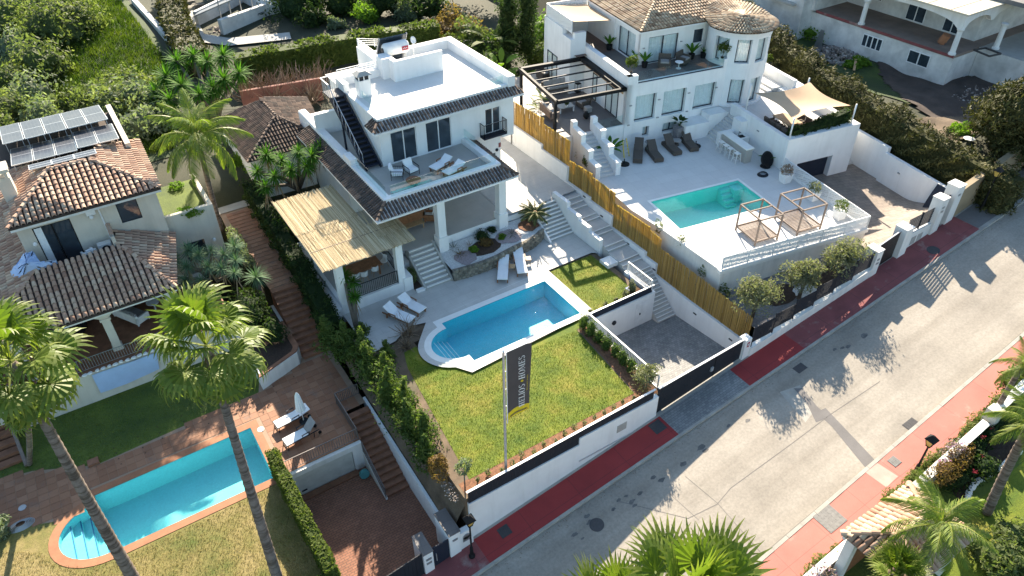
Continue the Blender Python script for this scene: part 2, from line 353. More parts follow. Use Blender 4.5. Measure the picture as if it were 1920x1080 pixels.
M['bamboo']=tinted('golden_bamboo',[(0,(0.36,0.22,0.07)),(0.5,(0.54,0.36,0.125)),(1,(0.66,0.48,0.21))],0.6,'attr',transl=0.45)
M['soil']=plain('bark_mulch',(0.055,0.033,0.022),0.95,var=0.4,scale=8,bumps=0.5)
M['bark_red']=plain('reddish_bark_mulch',(0.20,0.095,0.05),0.95,var=0.5,scale=7,bumps=0.5)
M['earth']=plain('dry_earth',(0.16,0.115,0.075),0.95,var=0.4,scale=1.2,bumps=0.4,fine=0.3)
M['earth_dark']=plain('dark_burnt_earth',(0.075,0.055,0.045),0.95,var=0.4,scale=0.7,bumps=0.4,fine=0.3)
M['gravel_white']=plain('white_gravel',(0.66,0.66,0.65),0.9,var=0.25,scale=10,bumps=0.5,fine=0.25)
M['gravel_mauve']=plain('mauve_gravel',(0.36,0.30,0.31),0.9,var=0.25,scale=10,bumps=0.5,fine=0.25)
M['gravel_grey']=plain('grey_gravel',(0.24,0.23,0.24),0.9,var=0.3,scale=6,bumps=0.5,fine=0.3)
M['solar']=None
M['trunk']=plain('grey_brown_bark',(0.15,0.125,0.10),0.95,var=0.3,scale=6,bumps=0.6)
M['trunk_palm']=plain('ringed_palm_trunk',(0.21,0.165,0.135),0.95,var=0.3,scale=4,bumps=0.5,streak=((.7,.7,9.0),.55,.40,.55))
M['thatch']=tinted('dead_frond_thatch',[(0,(0.20,0.14,0.08)),(1,(0.38,0.28,0.17))],0.9,'attr')
def fol(name,d,m_,h,tr=0.38,rough=0.68,sp=.15):
 k=lambda c,f:tuple(min(.4,x*f)for x in c)
 return tinted(name,[(0,k(d,1.35)),(0.5,k(m_,1.25)),(1,k(h,1.12))],rough,'attr',transl=tr,spec=sp)
M['leaf_dark']=fol('dark_hedge_leaf',(0.012,0.026,0.010),(0.028,0.050,0.016),(0.06,0.085,0.024))
M['leaf_hedge']=fol('clipped_hedge_leaf',(0.035,0.055,0.013),(0.07,0.10,0.020),(0.12,0.145,0.032))
M['leaf_conifer']=fol('conifer_needle',(0.020,0.023,0.009),(0.055,0.056,0.019),(0.125,0.115,0.042),.12)
M['leaf_cypress']=fol('young_cypress_needle',(0.032,0.062,0.018),(0.075,0.115,0.030),(0.14,0.17,0.05))
M['leaf_bush']=fol('scrub_leaf',(0.035,0.055,0.020),(0.095,0.12,0.042),(0.20,0.22,0.10))
M['leaf_bright']=fol('fresh_green_leaf',(0.05,0.10,0.012),(0.10,0.18,0.02),(0.17,0.25,0.035))
M['leaf_olive']=fol('olive_leaf',(0.075,0.085,0.055),(0.15,0.155,0.095),(0.26,0.255,0.175))
M['leaf_silver']=fol('silvery_shrub_leaf',(0.07,0.09,0.055),(0.14,0.17,0.11),(0.26,0.29,0.21))
M['leaf_strip']=fol('oleander_leaf',(0.04,0.07,0.02),(0.09,0.12,0.03),(0.18,0.19,0.07))
M['leaf_palm']=fol('palm_leaf',(0.045,0.075,0.012),(0.10,0.145,0.022),(0.20,0.22,0.05),0.35,0.5,.3)
M['leaf_queen']=fol('feather_palm_leaf',(0.05,0.09,0.014),(0.12,0.17,0.025),(0.26,0.25,0.05),0.35,0.5,.3)
M['leaf_yucca']=fol('yucca_leaf',(0.025,0.07,0.010),(0.055,0.135,0.016),(0.10,0.20,0.028),0.3,0.7,.08)
M['leaf_drago']=fol('blue_green_rosette_leaf',(0.055,0.105,0.06),(0.10,0.17,0.10),(0.17,0.25,0.14),0.2,0.7,.1)
M['leaf_cycad']=fol('cycad_leaf',(0.035,0.05,0.015),(0.07,0.085,0.03),(0.13,0.13,0.055),0.15)
M['leaf_red']=fol('reddish_leaf',(0.08,0.05,0.025),(0.14,0.09,0.035),(0.24,0.15,0.05))
M['leaf_dry']=fol('dry_twig',(0.14,0.10,0.07),(0.23,0.17,0.12),(0.34,0.26,0.19),0.0)
M['flower_pink']=fol('pink_blossom',(0.35,0.10,0.25),(0.5,0.18,0.4),(0.6,0.3,0.5),0.2)
M['flower_red']=fol('red_blossom',(0.5,0.02,0.03),(0.6,0.04,0.06),(0.7,0.08,0.1),0.2)
def lawn_mat(name,ca,cb,cc,turf=True,scale=0.5):
 m,n,l,b=mat_new(name);p=pos(n)
 big=noise(n,l,scale,5,0.65,p);col=ramp(n,l,big,[(0.32,ca),(0.5,cb),(0.68,cc)])
 fine=noise(n,l,14,5,0.75,p);col=mix(n,l,1.0,col,ramp(n,l,fine,[(0.3,(0.6,)*3),(0.62,(1.12,)*3)]),'MULTIPLY')
 if turf:
  t=n.new('ShaderNodeTexBrick');t.offset=0.5;wob=n.new('ShaderNodeTexNoise');wob.inputs['Scale'].default_value=2.5;wob.inputs['Detail'].default_value=4;l.new(p,wob.inputs['Vector'])
  va=n.new('ShaderNodeVectorMath');va.operation='MULTIPLY_ADD';l.new(wob.outputs['Color'],va.inputs[0]);va.inputs[1].default_value=(0.16,0.16,0);l.new(p,va.inputs[2]);l.new(va.outputs[0],t.inputs[0])
  t.inputs['Color1'].default_value=(0.86,0.9,0.8,1);t.inputs['Color2'].default_value=(1.1,1.08,1.0,1);t.inputs['Mortar'].default_value=(0.72,0.68,0.5,1);t.inputs['Scale'].default_value=1;t.inputs['Mortar Size'].default_value=0.012;t.inputs['Brick Width'].default_value=2.4;t.inputs['Row Height'].default_value=0.42;t.inputs['Mortar Smooth'].default_value=1.0
  col=mix(n,l,0.85,col,t.outputs[0],'MULTIPLY')
 l.new(col,b.inputs['Base Color']);b.inputs['Roughness'].default_value=0.9;bump(n,l,fine,0.6,0.03,b)
 return m
M['lawn']=lawn_mat('fresh_turf',(0.055,0.105,0.003),(0.125,0.160,0.006),(0.21,0.19,0.024))
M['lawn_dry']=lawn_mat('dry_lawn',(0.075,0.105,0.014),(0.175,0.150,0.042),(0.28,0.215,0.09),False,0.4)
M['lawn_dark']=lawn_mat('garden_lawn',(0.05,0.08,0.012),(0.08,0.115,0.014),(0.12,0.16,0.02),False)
M['meadow']=lawn_mat('rough_meadow',(0.012,0.026,0.005),(0.03,0.055,0.008),(0.07,0.10,0.014),False,0.15)
M['scrub_ground']=lawn_mat('scrub_ground',(0.022,0.028,0.013),(0.038,0.042,0.02),(0.06,0.055,0.03),False,0.2)
M['blue_cloth']=plain('pale_blue_tarp',(0.40,0.53,0.76),0.7,var=0.08,scale=1.5)
M['cover_grey']=plain('weathered_cover',(0.20,0.195,0.185),.8,var=.2,scale=5)
M['pale_pink']=plain('pale_scuffed_pavement',(0.60,0.33,0.28),.85,var=.2,scale=1.2)
M['ruin_floor']=plain('dusty_terrace_floor',(0.25,0.19,0.155),.9,var=.25,scale=.6)
M['door_grey']=plain('pale_grey_door',(0.55,0.55,0.50),.6)
M['slab_cream']=plain('weathered_cream_slab',(0.52,0.47,0.37),.9,var=.2,scale=.8)
# numpy quad builder, leaves, plants, tiles
def proj(p):
 c=MH@(np.array([p[0],p[1],p[2]])-np.array([0,0,CH]));return(960+F*c[0]/c[2],540+F*c[1]/c[2],c[2])
def inframe(p,m=20):
 x,y,z=proj(p);return z>0 and-m<x<1920+m and-m<y<1080+m
class NB:
 def __init__(s):s.V=[];s.T=[]
 def quads(s,V,T):s.V.append(np.asarray(V,dtype=np.float64).reshape(-1,4,3));s.T.append(np.asarray(T,dtype=np.float32).ravel());return s
 def count(s):return sum(len(v)for v in s.V)
 def mesh(s,name,mat,Minv=None):
  V=np.concatenate(s.V);n=len(V);V=V.reshape(-1,3)
  if Minv is not None:
   Mi=np.array(Minv);V=V@Mi[:3,:3].T+Mi[:3,3]
  m=bpy.data.meshes.new(name);m.vertices.add(n*4);m.vertices.foreach_set('co',V.ravel())
  m.loops.add(n*4);m.loops.foreach_set('vertex_index',np.arange(n*4,dtype=np.int32));m.polygons.add(n)
  m.polygons.foreach_set('loop_start',np.arange(0,n*4,4,dtype=np.int32));m.polygons.foreach_set('loop_total',np.full(n,4,np.int32));m.polygons.foreach_set('use_smooth',np.zeros(n,bool))
  at=m.attributes.new('tint','FLOAT','FACE');at.data.foreach_set('value',np.concatenate(s.T));m.update(calc_edges=True);m.materials.append(mat);return m
 def build(s,name,mat,parent=None,origin=None,label=None,cat=None,group=None,kind=None):
  if parent is not None:
   Mx=ROOTM[parent.name];o=bpy.data.objects.new(name,s.mesh(name,mat,Mx.inverted()));link(o);o.parent=parent;ROOTM[o.name]=Mx
  else:
   if origin is None:
    A=np.concatenate(s.V).reshape(-1,3);origin=((A[:,0].min()+A[:,0].max())/2,(A[:,1].min()+A[:,1].max())/2,A[:,2].min())
   Mx=Matrix.Translation(Vector(origin));o=bpy.data.objects.new(name,s.mesh(name,mat,Mx.inverted()));link(o);o.location=origin;ROOTM[o.name]=Mx
  return setp(o,label,cat,group,kind)
def unit(a):return a/np.maximum(np.linalg.norm(a,axis=-1,keepdims=True),1e-9)
def leaf_quads(C,N,size,asp=2.2,spread=0.8):
 n=len(C);D=unit(N+RNG.normal(0,spread,(n,3)));A=unit(np.cross(D,RNG.normal(0,1,(n,3))));B=np.cross(D,A)
 sz_=size*RNG.uniform(0.6,1.35,(n,1));a=A*sz_;b=B*sz_/asp
 return np.stack([C-a,C-b*0.9,C+a,C+b*0.9],axis=1)
def lump(D,seed,k=4,amp=0.25):
 r=np.random.default_rng(seed);out=np.ones(len(D))
 for i in range(k):
  w=r.normal(0,1,3)*(1.5+i*1.3);ph=r.uniform(0,6.28);out+=amp/(1+0.5*i)*np.sin(D@w+ph)
 return out
def blob_leaves(nb,c,r,n,size,seed=0,asp=2.2,amp=0.22,shell=(0.62,1.05),tint0=0.5,tvar=0.5,low=-0.6,spread=0.8):
 D=unit(RNG.normal(0,1,(int(n*1.5),3)));D=D[D[:,2]>low][:n];n=len(D)
 L=lump(D,seed,4,amp);rad=RNG.uniform(0,1,n)**0.6*(shell[1]-shell[0])+shell[0]
 C=np.array(c)+D*np.array(r)*(L*rad)[:,None]
 cl=lump(D*2.5,seed+91,4,0.5)-1
 T=np.clip(tint0+cl*0.22+RNG.normal(0,0.16,n)*tvar*2,0,1)
 nb.quads(leaf_quads(C,D,size,asp,spread),T)
 return nb
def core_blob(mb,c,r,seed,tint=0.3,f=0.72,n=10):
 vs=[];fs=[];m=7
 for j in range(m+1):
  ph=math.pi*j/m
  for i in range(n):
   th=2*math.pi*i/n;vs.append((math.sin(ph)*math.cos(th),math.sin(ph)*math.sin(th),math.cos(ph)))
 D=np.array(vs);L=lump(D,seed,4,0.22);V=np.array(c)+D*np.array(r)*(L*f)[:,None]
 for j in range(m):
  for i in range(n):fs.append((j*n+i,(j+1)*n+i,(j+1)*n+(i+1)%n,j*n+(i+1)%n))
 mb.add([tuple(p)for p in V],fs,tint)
def bush(name,label,cat,mat,base,blobs,n,size,group=None,trunk=None,tmat='trunk',asp=2.2,core=True,kind=None,amp=0.22,tint0=0.5,shell=(0.62,1.05),spread=0.8,low=-0.6):
 "plant with parts crown and (optionally) trunk; blobs are (centre, radii) in world units"
 t=thing(name,label,cat,base,0,group,kind)
 nb=NB();tot=sum(r[0]*r[1]+r[1]*r[2]+r[0]*r[2]for c,r in blobs)
 mb=MB();sd_=random.randrange(9999)
 for i,(c,r)in enumerate(blobs):
  k=int(n*(r[0]*r[1]+r[1]*r[2]+r[0]*r[2])/tot);blob_leaves(nb,c,r,k,size,sd_+i,asp,amp,shell,tint0,low=low,spread=spread)
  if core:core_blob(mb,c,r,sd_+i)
 cr=nb.build('crown',mat,t)
 if core:mb.build('inner_foliage',mat,t)
 if trunk:
  tb=MB()
  for pts,rs in trunk:tb.tube(pts,rs,7)
  tb.build('trunk',M[tmat],t,True)
 return t
def hedge(name,label,path,width,zb,zt,mat,dens=90,size=0.11,group=None,cat='hedge',rough_=0.12,topvar=0.15,tint0=0.5,asp=2.0):
 "clipped hedge along a ground path [(x,y)], zb and zt numbers or per-point lists"
 n=len(path);zb=zb if isinstance(zb,(list,tuple))else[zb]*n;zt=zt if isinstance(zt,(list,tuple))else[zt]*n
 nb=NB();core=MB();sd_=random.randrange(9999)
 for i in range(n-1):
  a=np.array([*path[i],0.0]);b=np.array([*path[i+1],0.0]);L=np.linalg.norm(b-a);d=(b-a)/L;nn=np.array([-d[1],d[0],0])
  hgt=(zt[i]-zb[i]+zt[i+1]-zb[i+1])/2
  for side,area in(('l',L*hgt),('r',L*hgt),('t',L*width),('e',width*hgt),('s',width*hgt)):
   if side=='e' and i!=n-2:continue
   if side=='s' and i!=0:continue
   k=int(area*dens);u=RNG.uniform(0,1,k);w=RNG.uniform(0,1,k)
   if side=='e':u=np.ones(k)
   if side=='s':u=np.zeros(k)
   z0=zb[i]+(zb[i+1]-zb[i])*u;z1=zt[i]+(zt[i+1]-zt[i])*u
   base=a+(b-a)*u[:,None];wob=np.sin(u*L*2.1+sd_)*topvar*0.5+np.sin(u*L*0.7+sd_*2)*topvar
   if side in 'lr':
    sg=1 if side=='l' else-1
    C=base+nn*sg*(width/2)+np.array([0,0,1])*(z0+(z1-z0)*w+wob*w)[:,None];N=np.tile(nn*sg,(k,1))
   elif side=='t':
    C=base+nn*((w-0.5)*width)[:,None]+np.array([0,0,1])*(z1+wob)[:,None];N=np.tile([0,0,1.0],(k,1))
   else:
    sg=1 if side=='e' else-1;w2_=RNG.uniform(0,1,k)
    C=base+nn*((w2_-0.5)*width)[:,None]+np.array([0,0,1])*(z0+(z1-z0)*w)[:,None];N=np.tile(d*sg,(k,1))
   bump_=(np.sin(C@np.array([3.1,2.7,3.9])+sd_)+np.sin(C@np.array([-5.3,4.4,6.1])))*0.5
   C=C+N*(bump_*rough_+RNG.normal(0,rough_*0.5,k))[:,None]
   T=np.clip(tint0+bump_*0.14+RNG.normal(0,0.2,k),0,1)
   nb.quads(leaf_quads(C,N,size,asp,0.7),T)
  q=[a+nn*width*0.44,a-nn*width*0.44,b-nn*width*0.44,b+nn*width*0.44]
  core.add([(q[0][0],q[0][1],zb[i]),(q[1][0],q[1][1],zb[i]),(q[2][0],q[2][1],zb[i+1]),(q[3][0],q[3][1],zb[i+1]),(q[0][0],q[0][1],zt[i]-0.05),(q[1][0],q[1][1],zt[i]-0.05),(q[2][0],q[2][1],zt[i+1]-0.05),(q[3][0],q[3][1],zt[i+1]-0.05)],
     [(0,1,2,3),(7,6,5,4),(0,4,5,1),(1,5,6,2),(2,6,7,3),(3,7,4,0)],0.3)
 t=thing(name,label,cat,(path[0][0],path[0][1],zb[0]),0,group)
 nb.build('foliage',mat,t);core.build('inner_branches',mat,t);return t
# blades: strips of quads along curved centre lines
def blade(p0,d,L,w,droop,n=4,up=(0,0,1),twist=0.0,fold=0.0,w0=0.35):
 p0=np.array(p0,float);d=unit(np.array(d,float));up=np.array(up,float);side=np.cross(d,up)
 if np.linalg.norm(side)<1e-3:side=np.cross(d,[1,0,0.1])
 side=unit(side);qs=[];pts=[p0];dd=d.copy()
 for i in range(n):
  dd=unit(dd-up*droop/n);pts.append(pts[-1]+dd*L/n)
 prof=[w0,1.0,0.9,0.55,0.06]if n==4 else list(np.interp(np.linspace(0,1,n+1),[0,.3,.6,.85,1],[w0,1,.9,.5,.06]))
 for i in range(n):
  a,b=pts[i],pts[i+1];wa,wb=w*prof[i]/2,w*prof[i+1]/2
  qs.append([a-side*wa,a+side*wa,b+side*wb,b-side*wb])
 return qs
def rosette_mesh(name,mat,n=70,L=0.55,w=0.045,droop=0.7,low=-0.5,stiff=0.15):
 nb=NB()
 for i in range(n):
  z=low+(1.0-low)*(i+0.5)/n;th=i*2.39996+random.uniform(-.2,.2);r=math.sqrt(max(0.02,1-min(1,abs(z))**2))
  d=(r*math.cos(th),r*math.sin(th),z);l_=L*random.uniform(0.8,1.12)*(0.9 if z>.85 else 1)
  q=blade((0,0,0),d,l_,w,droop*random.uniform(0.6,1.3)*(1.2 if z<0.3 else 0.7),3)
  nb.quads(q,np.clip([random.gauss(0.5,0.2)]*3,0,1))
 return nb.mesh(name,mat)
def fan_mesh(name,mat,pet=0.9,R=0.95,seg=26,droop=0.9):
 "palmate frond: petiole along +y, fan beyond it"
 nb=NB();q=blade((0,0,0),(0,1,0.25),pet,0.07,0.25,4,w0=1.0);nb.quads(q,[0.85]*4)
 hub=np.mean(q[-1][2:],axis=0)
 for i in range(seg):
  a=R_(-135+270*i/(seg-1));d=np.array([math.sin(a),math.cos(a),0.18+0.25*math.cos(a*0.7)])
  l_=R*(0.82+0.22*math.cos(a*0.6))*random.uniform(.93,1.05)
  da=R_(270/(seg-1))/2;lim=.58+random.uniform(-.06,.06);tv=np.clip(random.gauss(.42,.1)+.12*(i%2),0,1);up=np.array([0,0,1.0])
  def at(ang,s):v=unit(np.array([math.sin(ang),math.cos(ang),.18+.25*math.cos(ang*.7)]));return np.array(hub)+v*l_*s-up*droop*.35*l_*s*s
  fz=np.array([0,0,.035 if i%2 else-.035])
  for s0,s1 in((.04,.3),(.3,lim)):nb.quads([[at(a-da,s0)-fz*s0,at(a+da,s0)+fz*s0,at(a+da,s1)+fz*s1,at(a-da,s1)-fz*s1]],[tv])
  p0=(at(a-da,lim)+at(a+da,lim))/2;wd=np.linalg.norm(at(a-da,lim)-at(a+da,lim));dd=unit(at(a,lim)-at(a,lim-.1));L2_=l_*random.uniform(.42,.62);pr=p0;sd2=unit(np.cross(dd,up))*wd/2;ws=(1,.75,.4,.05)
  for k in range(3):
   dd=unit(dd-up*droop*random.uniform(.35,.75));nx=pr+dd*L2_/3;nb.quads([[pr-sd2*ws[k],pr+sd2*ws[k],nx+sd2*ws[k+1],nx-sd2*ws[k+1]]],[np.clip(tv+.12*(k+1),0,1)]);pr=nx
 return nb.mesh(name,mat)
def feather_mesh(name,mat,L=2.6,nleaf=44,ll=0.55,droop=1.1,w=0.05):
 nb=NB();q=blade((0,0,0),(0,1,0.75),L,0.07,droop,8,w0=1.0);nb.quads(q,[0.75]*8)
 cen=[np.mean([x[0],x[1]],axis=0)for x in q]+[np.mean(q[-1][2:],axis=0)]
 for i in range(nleaf):
  t=0.12+0.88*(i/(nleaf-1));f=t*8;k=min(7,int(f));p=cen[k]+(cen[k+1]-cen[k])*(f-k);fw=unit(cen[k+1]-cen[k])
  for sg in(-1,1):
   d=np.array([sg*1.0,0,0])+fw*(0.5+0.5*t)+np.array([0,0,random.uniform(-.1,.35)])
   l_=ll*math.sin(math.pi*min(0.97,0.2+0.75*t))*random.uniform(.85,1.1)+0.08
   nb.quads(blade(p,d,l_,w,random.uniform(1.3,2.6),4,w0=0.6),np.clip([random.gauss(0.5,0.16)]*4,0,1))
 return nb.mesh(name,mat)
def frond_M(c,th,el,roll=0.0,sc=1.0):
 return Matrix.Translation(Vector(c))@Matrix.Rotation(th,4,'Z')@Matrix.Rotation(el,4,'X')@Matrix.Rotation(roll,4,'Y')@Matrix.Scale(sc,4)
def palm(name,label,base,top,r0,r1,meshes,nf,els,sc=1.0,group=None,part='frond',thatch=None,cat='palm tree',tmat='trunk_palm',rings=True,seed=0):
 rr=random.Random(seed+11);base=Vector(base);top=Vector(top);t=thing(name,label,cat,base,0,group)
 H_=(top-base).length;tb=MB();ns=max(6,int(H_/0.16))if rings else 6
 side=Vector((rr.uniform(-1,1),rr.uniform(-1,1),0))*0.012*H_
 pts=[];rs=[]
 for i in range(ns+1):
  f=i/ns;pts.append(base.lerp(top,f)+side*math.sin(math.pi*f));rr_=r0+(r1-r0)*min(1,f*1.15);rs.append(rr_*(1.06 if i%2 and rings else 0.97))
 tb.tube(pts,rs,9);tb.build('trunk',M[tmat],t,True)
 for i in range(nf):
  f=i/max(1,nf-1);el=els[0]+(els[1]-els[0])*f;th=i*2.39996+rr.uniform(-.25,.25)
  child(part,meshes[i%len(meshes)],t,frond_M(top+Vector((0,0,0.25*(1-f))),th,R_(el+rr.uniform(-8,8)),R_(rr.uniform(-18,18)),sc*rr.uniform(0.88,1.1)))
 if thatch:
  nb=NB()
  for i in range(thatch[0]):
   th=rr.uniform(0,6.28);z=-rr.uniform(0.0,thatch[1]);d=(math.cos(th)*0.35,math.sin(th)*0.35,-1.0)
   p=top+Vector((math.cos(th)*r1,math.sin(th)*r1,z));nb.quads(blade(p,d,rr.uniform(.5,.9),0.07,0.2,2),[rr.random()]*2)
  nb.build('dead_thatch',M['thatch'],t)
 return t
# barrel tiles
def tile_mesh(name,mat,L,r,seg=5):
 b=MB();vs=[];fs=[]
 for(y,rr,z)in((0,r,0.045),(L,r*0.82,0.0)):
  for k in range(seg+1):
   a=math.pi*k/seg;vs.append((rr*math.cos(a),y,rr*math.sin(a)*0.85+z))
 for k in range(seg+1):
  a=math.pi*k/seg;vs.append((r*0.8*math.cos(a),0.0,r*0.8*math.sin(a)*0.85+0.045))
 n=seg+1
 for k in range(seg):
  fs.append((k,n+k,n+k+1,k+1));fs.append((k,k+1,2*n+k+1,2*n+k))
 b.add(vs,[tuple(reversed(f))for f in fs]);return b.mesh(name,mat,None,True)
def face_tiles(poly,sp,row,inset=0.0,lift=0.02):
 "matrices of barrel tiles covering planar polygon; poly[0]->poly[1] is the eave"
 a,b=Vector(poly[0]),Vector(poly[1]);x=(b-a).normalized();nrm=Vector((0,0,0))
 for i in range(len(poly)):nrm+=Vector(poly[i]).cross(Vector(poly[(i+1)%len(poly)]))
 nrm.normalize()
 if nrm.z<0:nrm=-nrm
 y=nrm.cross(x).normalized()
 cen=sum((Vector(p)for p in poly),Vector())/len(poly)
 if(cen-a).dot(y)<0:x=-x;y=-y
 q=[((Vector(p)-a).dot(x),(Vector(p)-a).dot(y))for p in poly]
 s0=min(p[0]for p in q);s1=max(p[0]for p in q);out=[];ncol=max(1,int(round((s1-s0)/sp)));st_=(s1-s0)/ncol
 for c in range(ncol):
  s=s0+(c+0.5)*st_;ts=[]
  for i in range(len(q)):
   (ax,ay),(bx,by)=q[i],q[(i+1)%len(q)]
   if(ax-s)*(bx-s)<0:ts.append(ay+(by-ay)*(s-ax)/(bx-ax))
  if len(ts)<2:continue
  t0,t1=min(ts),max(ts);k=0;t=t0
  while t<t1-row*0.35:
   p=a+x*s+y*t+nrm*lift;R3=Matrix((x,y,nrm)).transposed().to_4x4();j=random.uniform(-0.02,0.02)
   out.append(Matrix.Translation(p)@R3@Matrix.Rotation(j,4,'Z'));t+=row
 return out
def ridge_tiles(a,b,row,lift=0.04):
 a=Vector(a);b=Vector(b);d=(b-a);L=d.length;y=d.normalized();x=y.cross(Vector((0,0,1))).normalized();nrm=x.cross(y);out=[]
 if nrm.z<0:x=-x;nrm=-nrm
 for k in range(int(L/row)):
  out.append(Matrix.Translation(a+y*(k*row)+nrm*lift)@Matrix((x,y,nrm)).transposed().to_4x4())
 return out
def lay_tiles(parent,mats,budget,L,r,mat_o,mat_m,name='roof_tile',rmats=(),rr=None):
 tm=tile_mesh(name,mat_o,L,r);vis=sorted(mats,key=lambda m:(not inframe(m.translation,-2),proj(m.translation)[2]))
 for m in vis[:budget]:child(name,tm,parent,m)
 rest=[(m,r)for m in vis[budget:]]
 allm=[(m,1.0)for m in vis[budget:]]+[(m,rr or 1.15)for m in rmats]
 if allm:
  V0=np.array([v.co[:]for v in tm.vertices]);Fq=np.array([p.vertices[:]for p in tm.polygons]);nb=NB()
  for m,s in allm:
   A=np.array(m);V=(V0*np.array([s,1,s]))@A[:3,:3].T+A[:3,3];nb.quads(V[Fq],[random.random()]*len(Fq))
  o=nb.build('roof_tile_field',mat_m,parent,kind='stuff')
def window(M4,w,h,parent,frame='metal_black',pane='pane',depth=0.06,mull=1,bar=0.05,curtain=False,sillm=None,transom=None):
 "window in local frame M4: x right, z up, y into the wall; origin bottom-left. frame > pane"
 fb=MB(M4)
 fb.box(0,bar,-depth,0,0,h);fb.box(w-bar,w,-depth,0,0,h);fb.box(bar,w-bar,-depth,0,0,bar);fb.box(bar,w-bar,-depth,0,h-bar,h)
 for i in range(mull):
  x=w*(i+1)/(mull+1);fb.box(x-bar*0.7,x+bar*0.7,-depth,0,bar,h-bar)
 if transom:fb.box(bar,w-bar,-depth,0,h*transom-0.02,h*transom+0.02)
 fo=fb.build('window_frame',M[frame],parent)
 for i in range(mull+1):
  x0=w*i/(mull+1)+bar*0.8;x1=w*(i+1)/(mull+1)-bar*0.8
  pb=MB(M4);pb.box(x0,x1,-0.025,-0.015,bar,h-bar);pb.build('pane',M[pane],fo)
 if curtain:
  cb=MB(M4);n=int(w/0.07);vs=[];fs=[]
  for i in range(n+1):
   x=0.03+(w-0.06)*i/n;y=0.10+0.03*math.sin(i*1.9)+0.015*math.sin(i*0.7);vs+=[(x,y,0.03),(x,y,h-0.03)]
  for i in range(n):fs.append((2*i,2*i+2,2*i+3,2*i+1))
  cb.add(vs,fs);cb.build('curtain',M['curtain'],fo,True)
 return fo
def frame4(o,xd,n_in):
 "matrix with x along xd, y = n_in (into wall), z up"
 x=Vector(xd).normalized();y=Vector(n_in).normalized();return Matrix(((x.x,y.x,0,o[0]),(x.y,y.y,0,o[1]),(0,0,1,o[2]),(0,0,0,1)))
def wall_holes(mb,M4,W_,H_,holes,th,tint=0.5):
 "wall slab in local frame (x along, z up, y 0..th) with rectangular holes [(x0,x1,z0,z1)]"
 xs=sorted(set([0,W_]+[h[0]for h in holes]+[h[1]for h in holes]));zs=sorted(set([0,H_]+[h[2]for h in holes]+[h[3]for h in holes]))
 old=mb.M;mb.M=M4 if old is None else old@M4
 def inh(x,z):return any(h[0]<x<h[1]and h[2]<z<h[3]for h in holes)
 vs=[];fs=[];vid={}
 def vi(x,y,z):
  k=(round(x,4),round(y,4),round(z,4))
  if k not in vid:vid[k]=len(vs);vs.append((x,y,z))
  return vid[k]
 nx,nz=len(xs)-1,len(zs)-1
 S_=[[not inh((xs[i]+xs[i+1])/2,(zs[j]+zs[j+1])/2)for j in range(nz)]for i in range(nx)]
 for i in range(nx):
  for j in range(nz):
   if not S_[i][j]:continue
   x0,x1,z0,z1=xs[i],xs[i+1],zs[j],zs[j+1]
   fs.append((vi(x0,0,z0),vi(x1,0,z0),vi(x1,0,z1),vi(x0,0,z1)));fs.append((vi(x1,th,z0),vi(x0,th,z0),vi(x0,th,z1),vi(x1,th,z1)))
   if i==0 or not S_[i-1][j]:fs.append((vi(x0,th,z0),vi(x0,0,z0),vi(x0,0,z1),vi(x0,th,z1)))
   if i==nx-1 or not S_[i+1][j]:fs.append((vi(x1,0,z0),vi(x1,th,z0),vi(x1,th,z1),vi(x1,0,z1)))
   if j==0 or not S_[i][j-1]:fs.append((vi(x0,th,z0),vi(x1,th,z0),vi(x1,0,z0),vi(x0,0,z0)))
   if j==nz-1 or not S_[i][j+1]:fs.append((vi(x0,0,z1),vi(x1,0,z1),vi(x1,th,z1),vi(x0,th,z1)))
 mb.add(vs,fs,tint);mb.M=old
def railing(parent,a,b,h,mat,sp=0.11,bw=0.018,rw=0.04,name='railing',posts=True,low=0.08):
 "metal balustrade a->b (base points): rails part with bars as one part"
 a=Vector(a);b=Vector(b);z=Vector((0,0,1));f=MB();f.bar(a+z*h,b+z*h,rw,rw*0.7);f.bar(a+z*low,b+z*low,rw*0.7,rw*0.7)
 if posts:f.bar(a,a+z*h,rw);f.bar(b,b+z*h,rw)
 o=f.build(name+'_frame',mat,parent);n=max(1,int((b-a).length/sp))
 bm_=MB().bar((0,0,0),(0,0,h-low),bw).mesh('baluster',mat)
 for i in range(1,n):
  p=a.lerp(b,i/n)+z*low;child('baluster',bm_,o,Matrix.Translation(p))
 return o
def pavers(parent,x0,x1,y0,y1,z,w,h,gap,mat_o,mat_m,budget,hole=None,off=0.0,name='paver',th=0.03,M4=None):
 pm=MB().box(gap/2,w-gap/2,gap/2,h-gap/2,0,th).mesh(name,mat_o);ms=[]
 for j in range(int(round((y1-y0)/h))):
  for i in range(-1,int(round((x1-x0)/w))+1):
   x=x0+i*w+(off*w if j%2 else 0);y=y0+j*h
   if x<x0-1e-6 or x+w>x1+1e-3:continue
   if hole and hole(x+w/2,y+h/2):continue
   Z=z(x+w/2,y+h/2)if callable(z)else z
   ms.append(Matrix.Translation((x,y,Z+random.uniform(-.002,.002)))if M4 is None else M4@Matrix.Translation((x,y,Z+random.uniform(-.002,.002))))
 ms.sort(key=lambda m:(not inframe(m.translation,-2),proj(m.translation)[2]))
 for m in ms[:budget]:child(name,pm,parent,m)
 if ms[budget:]:
  V0=np.array([v.co[:]for v in pm.vertices]);Fq=np.array([p.vertices[:]for p in pm.polygons]);nb=NB()
  for m in ms[budget:]:
   A=np.array(m);V=V0@A[:3,:3].T+A[:3,3];nb.quads(V[Fq],[random.random()]*len(Fq))
  nb.build(name+'_field',mat_m,parent,kind='stuff')
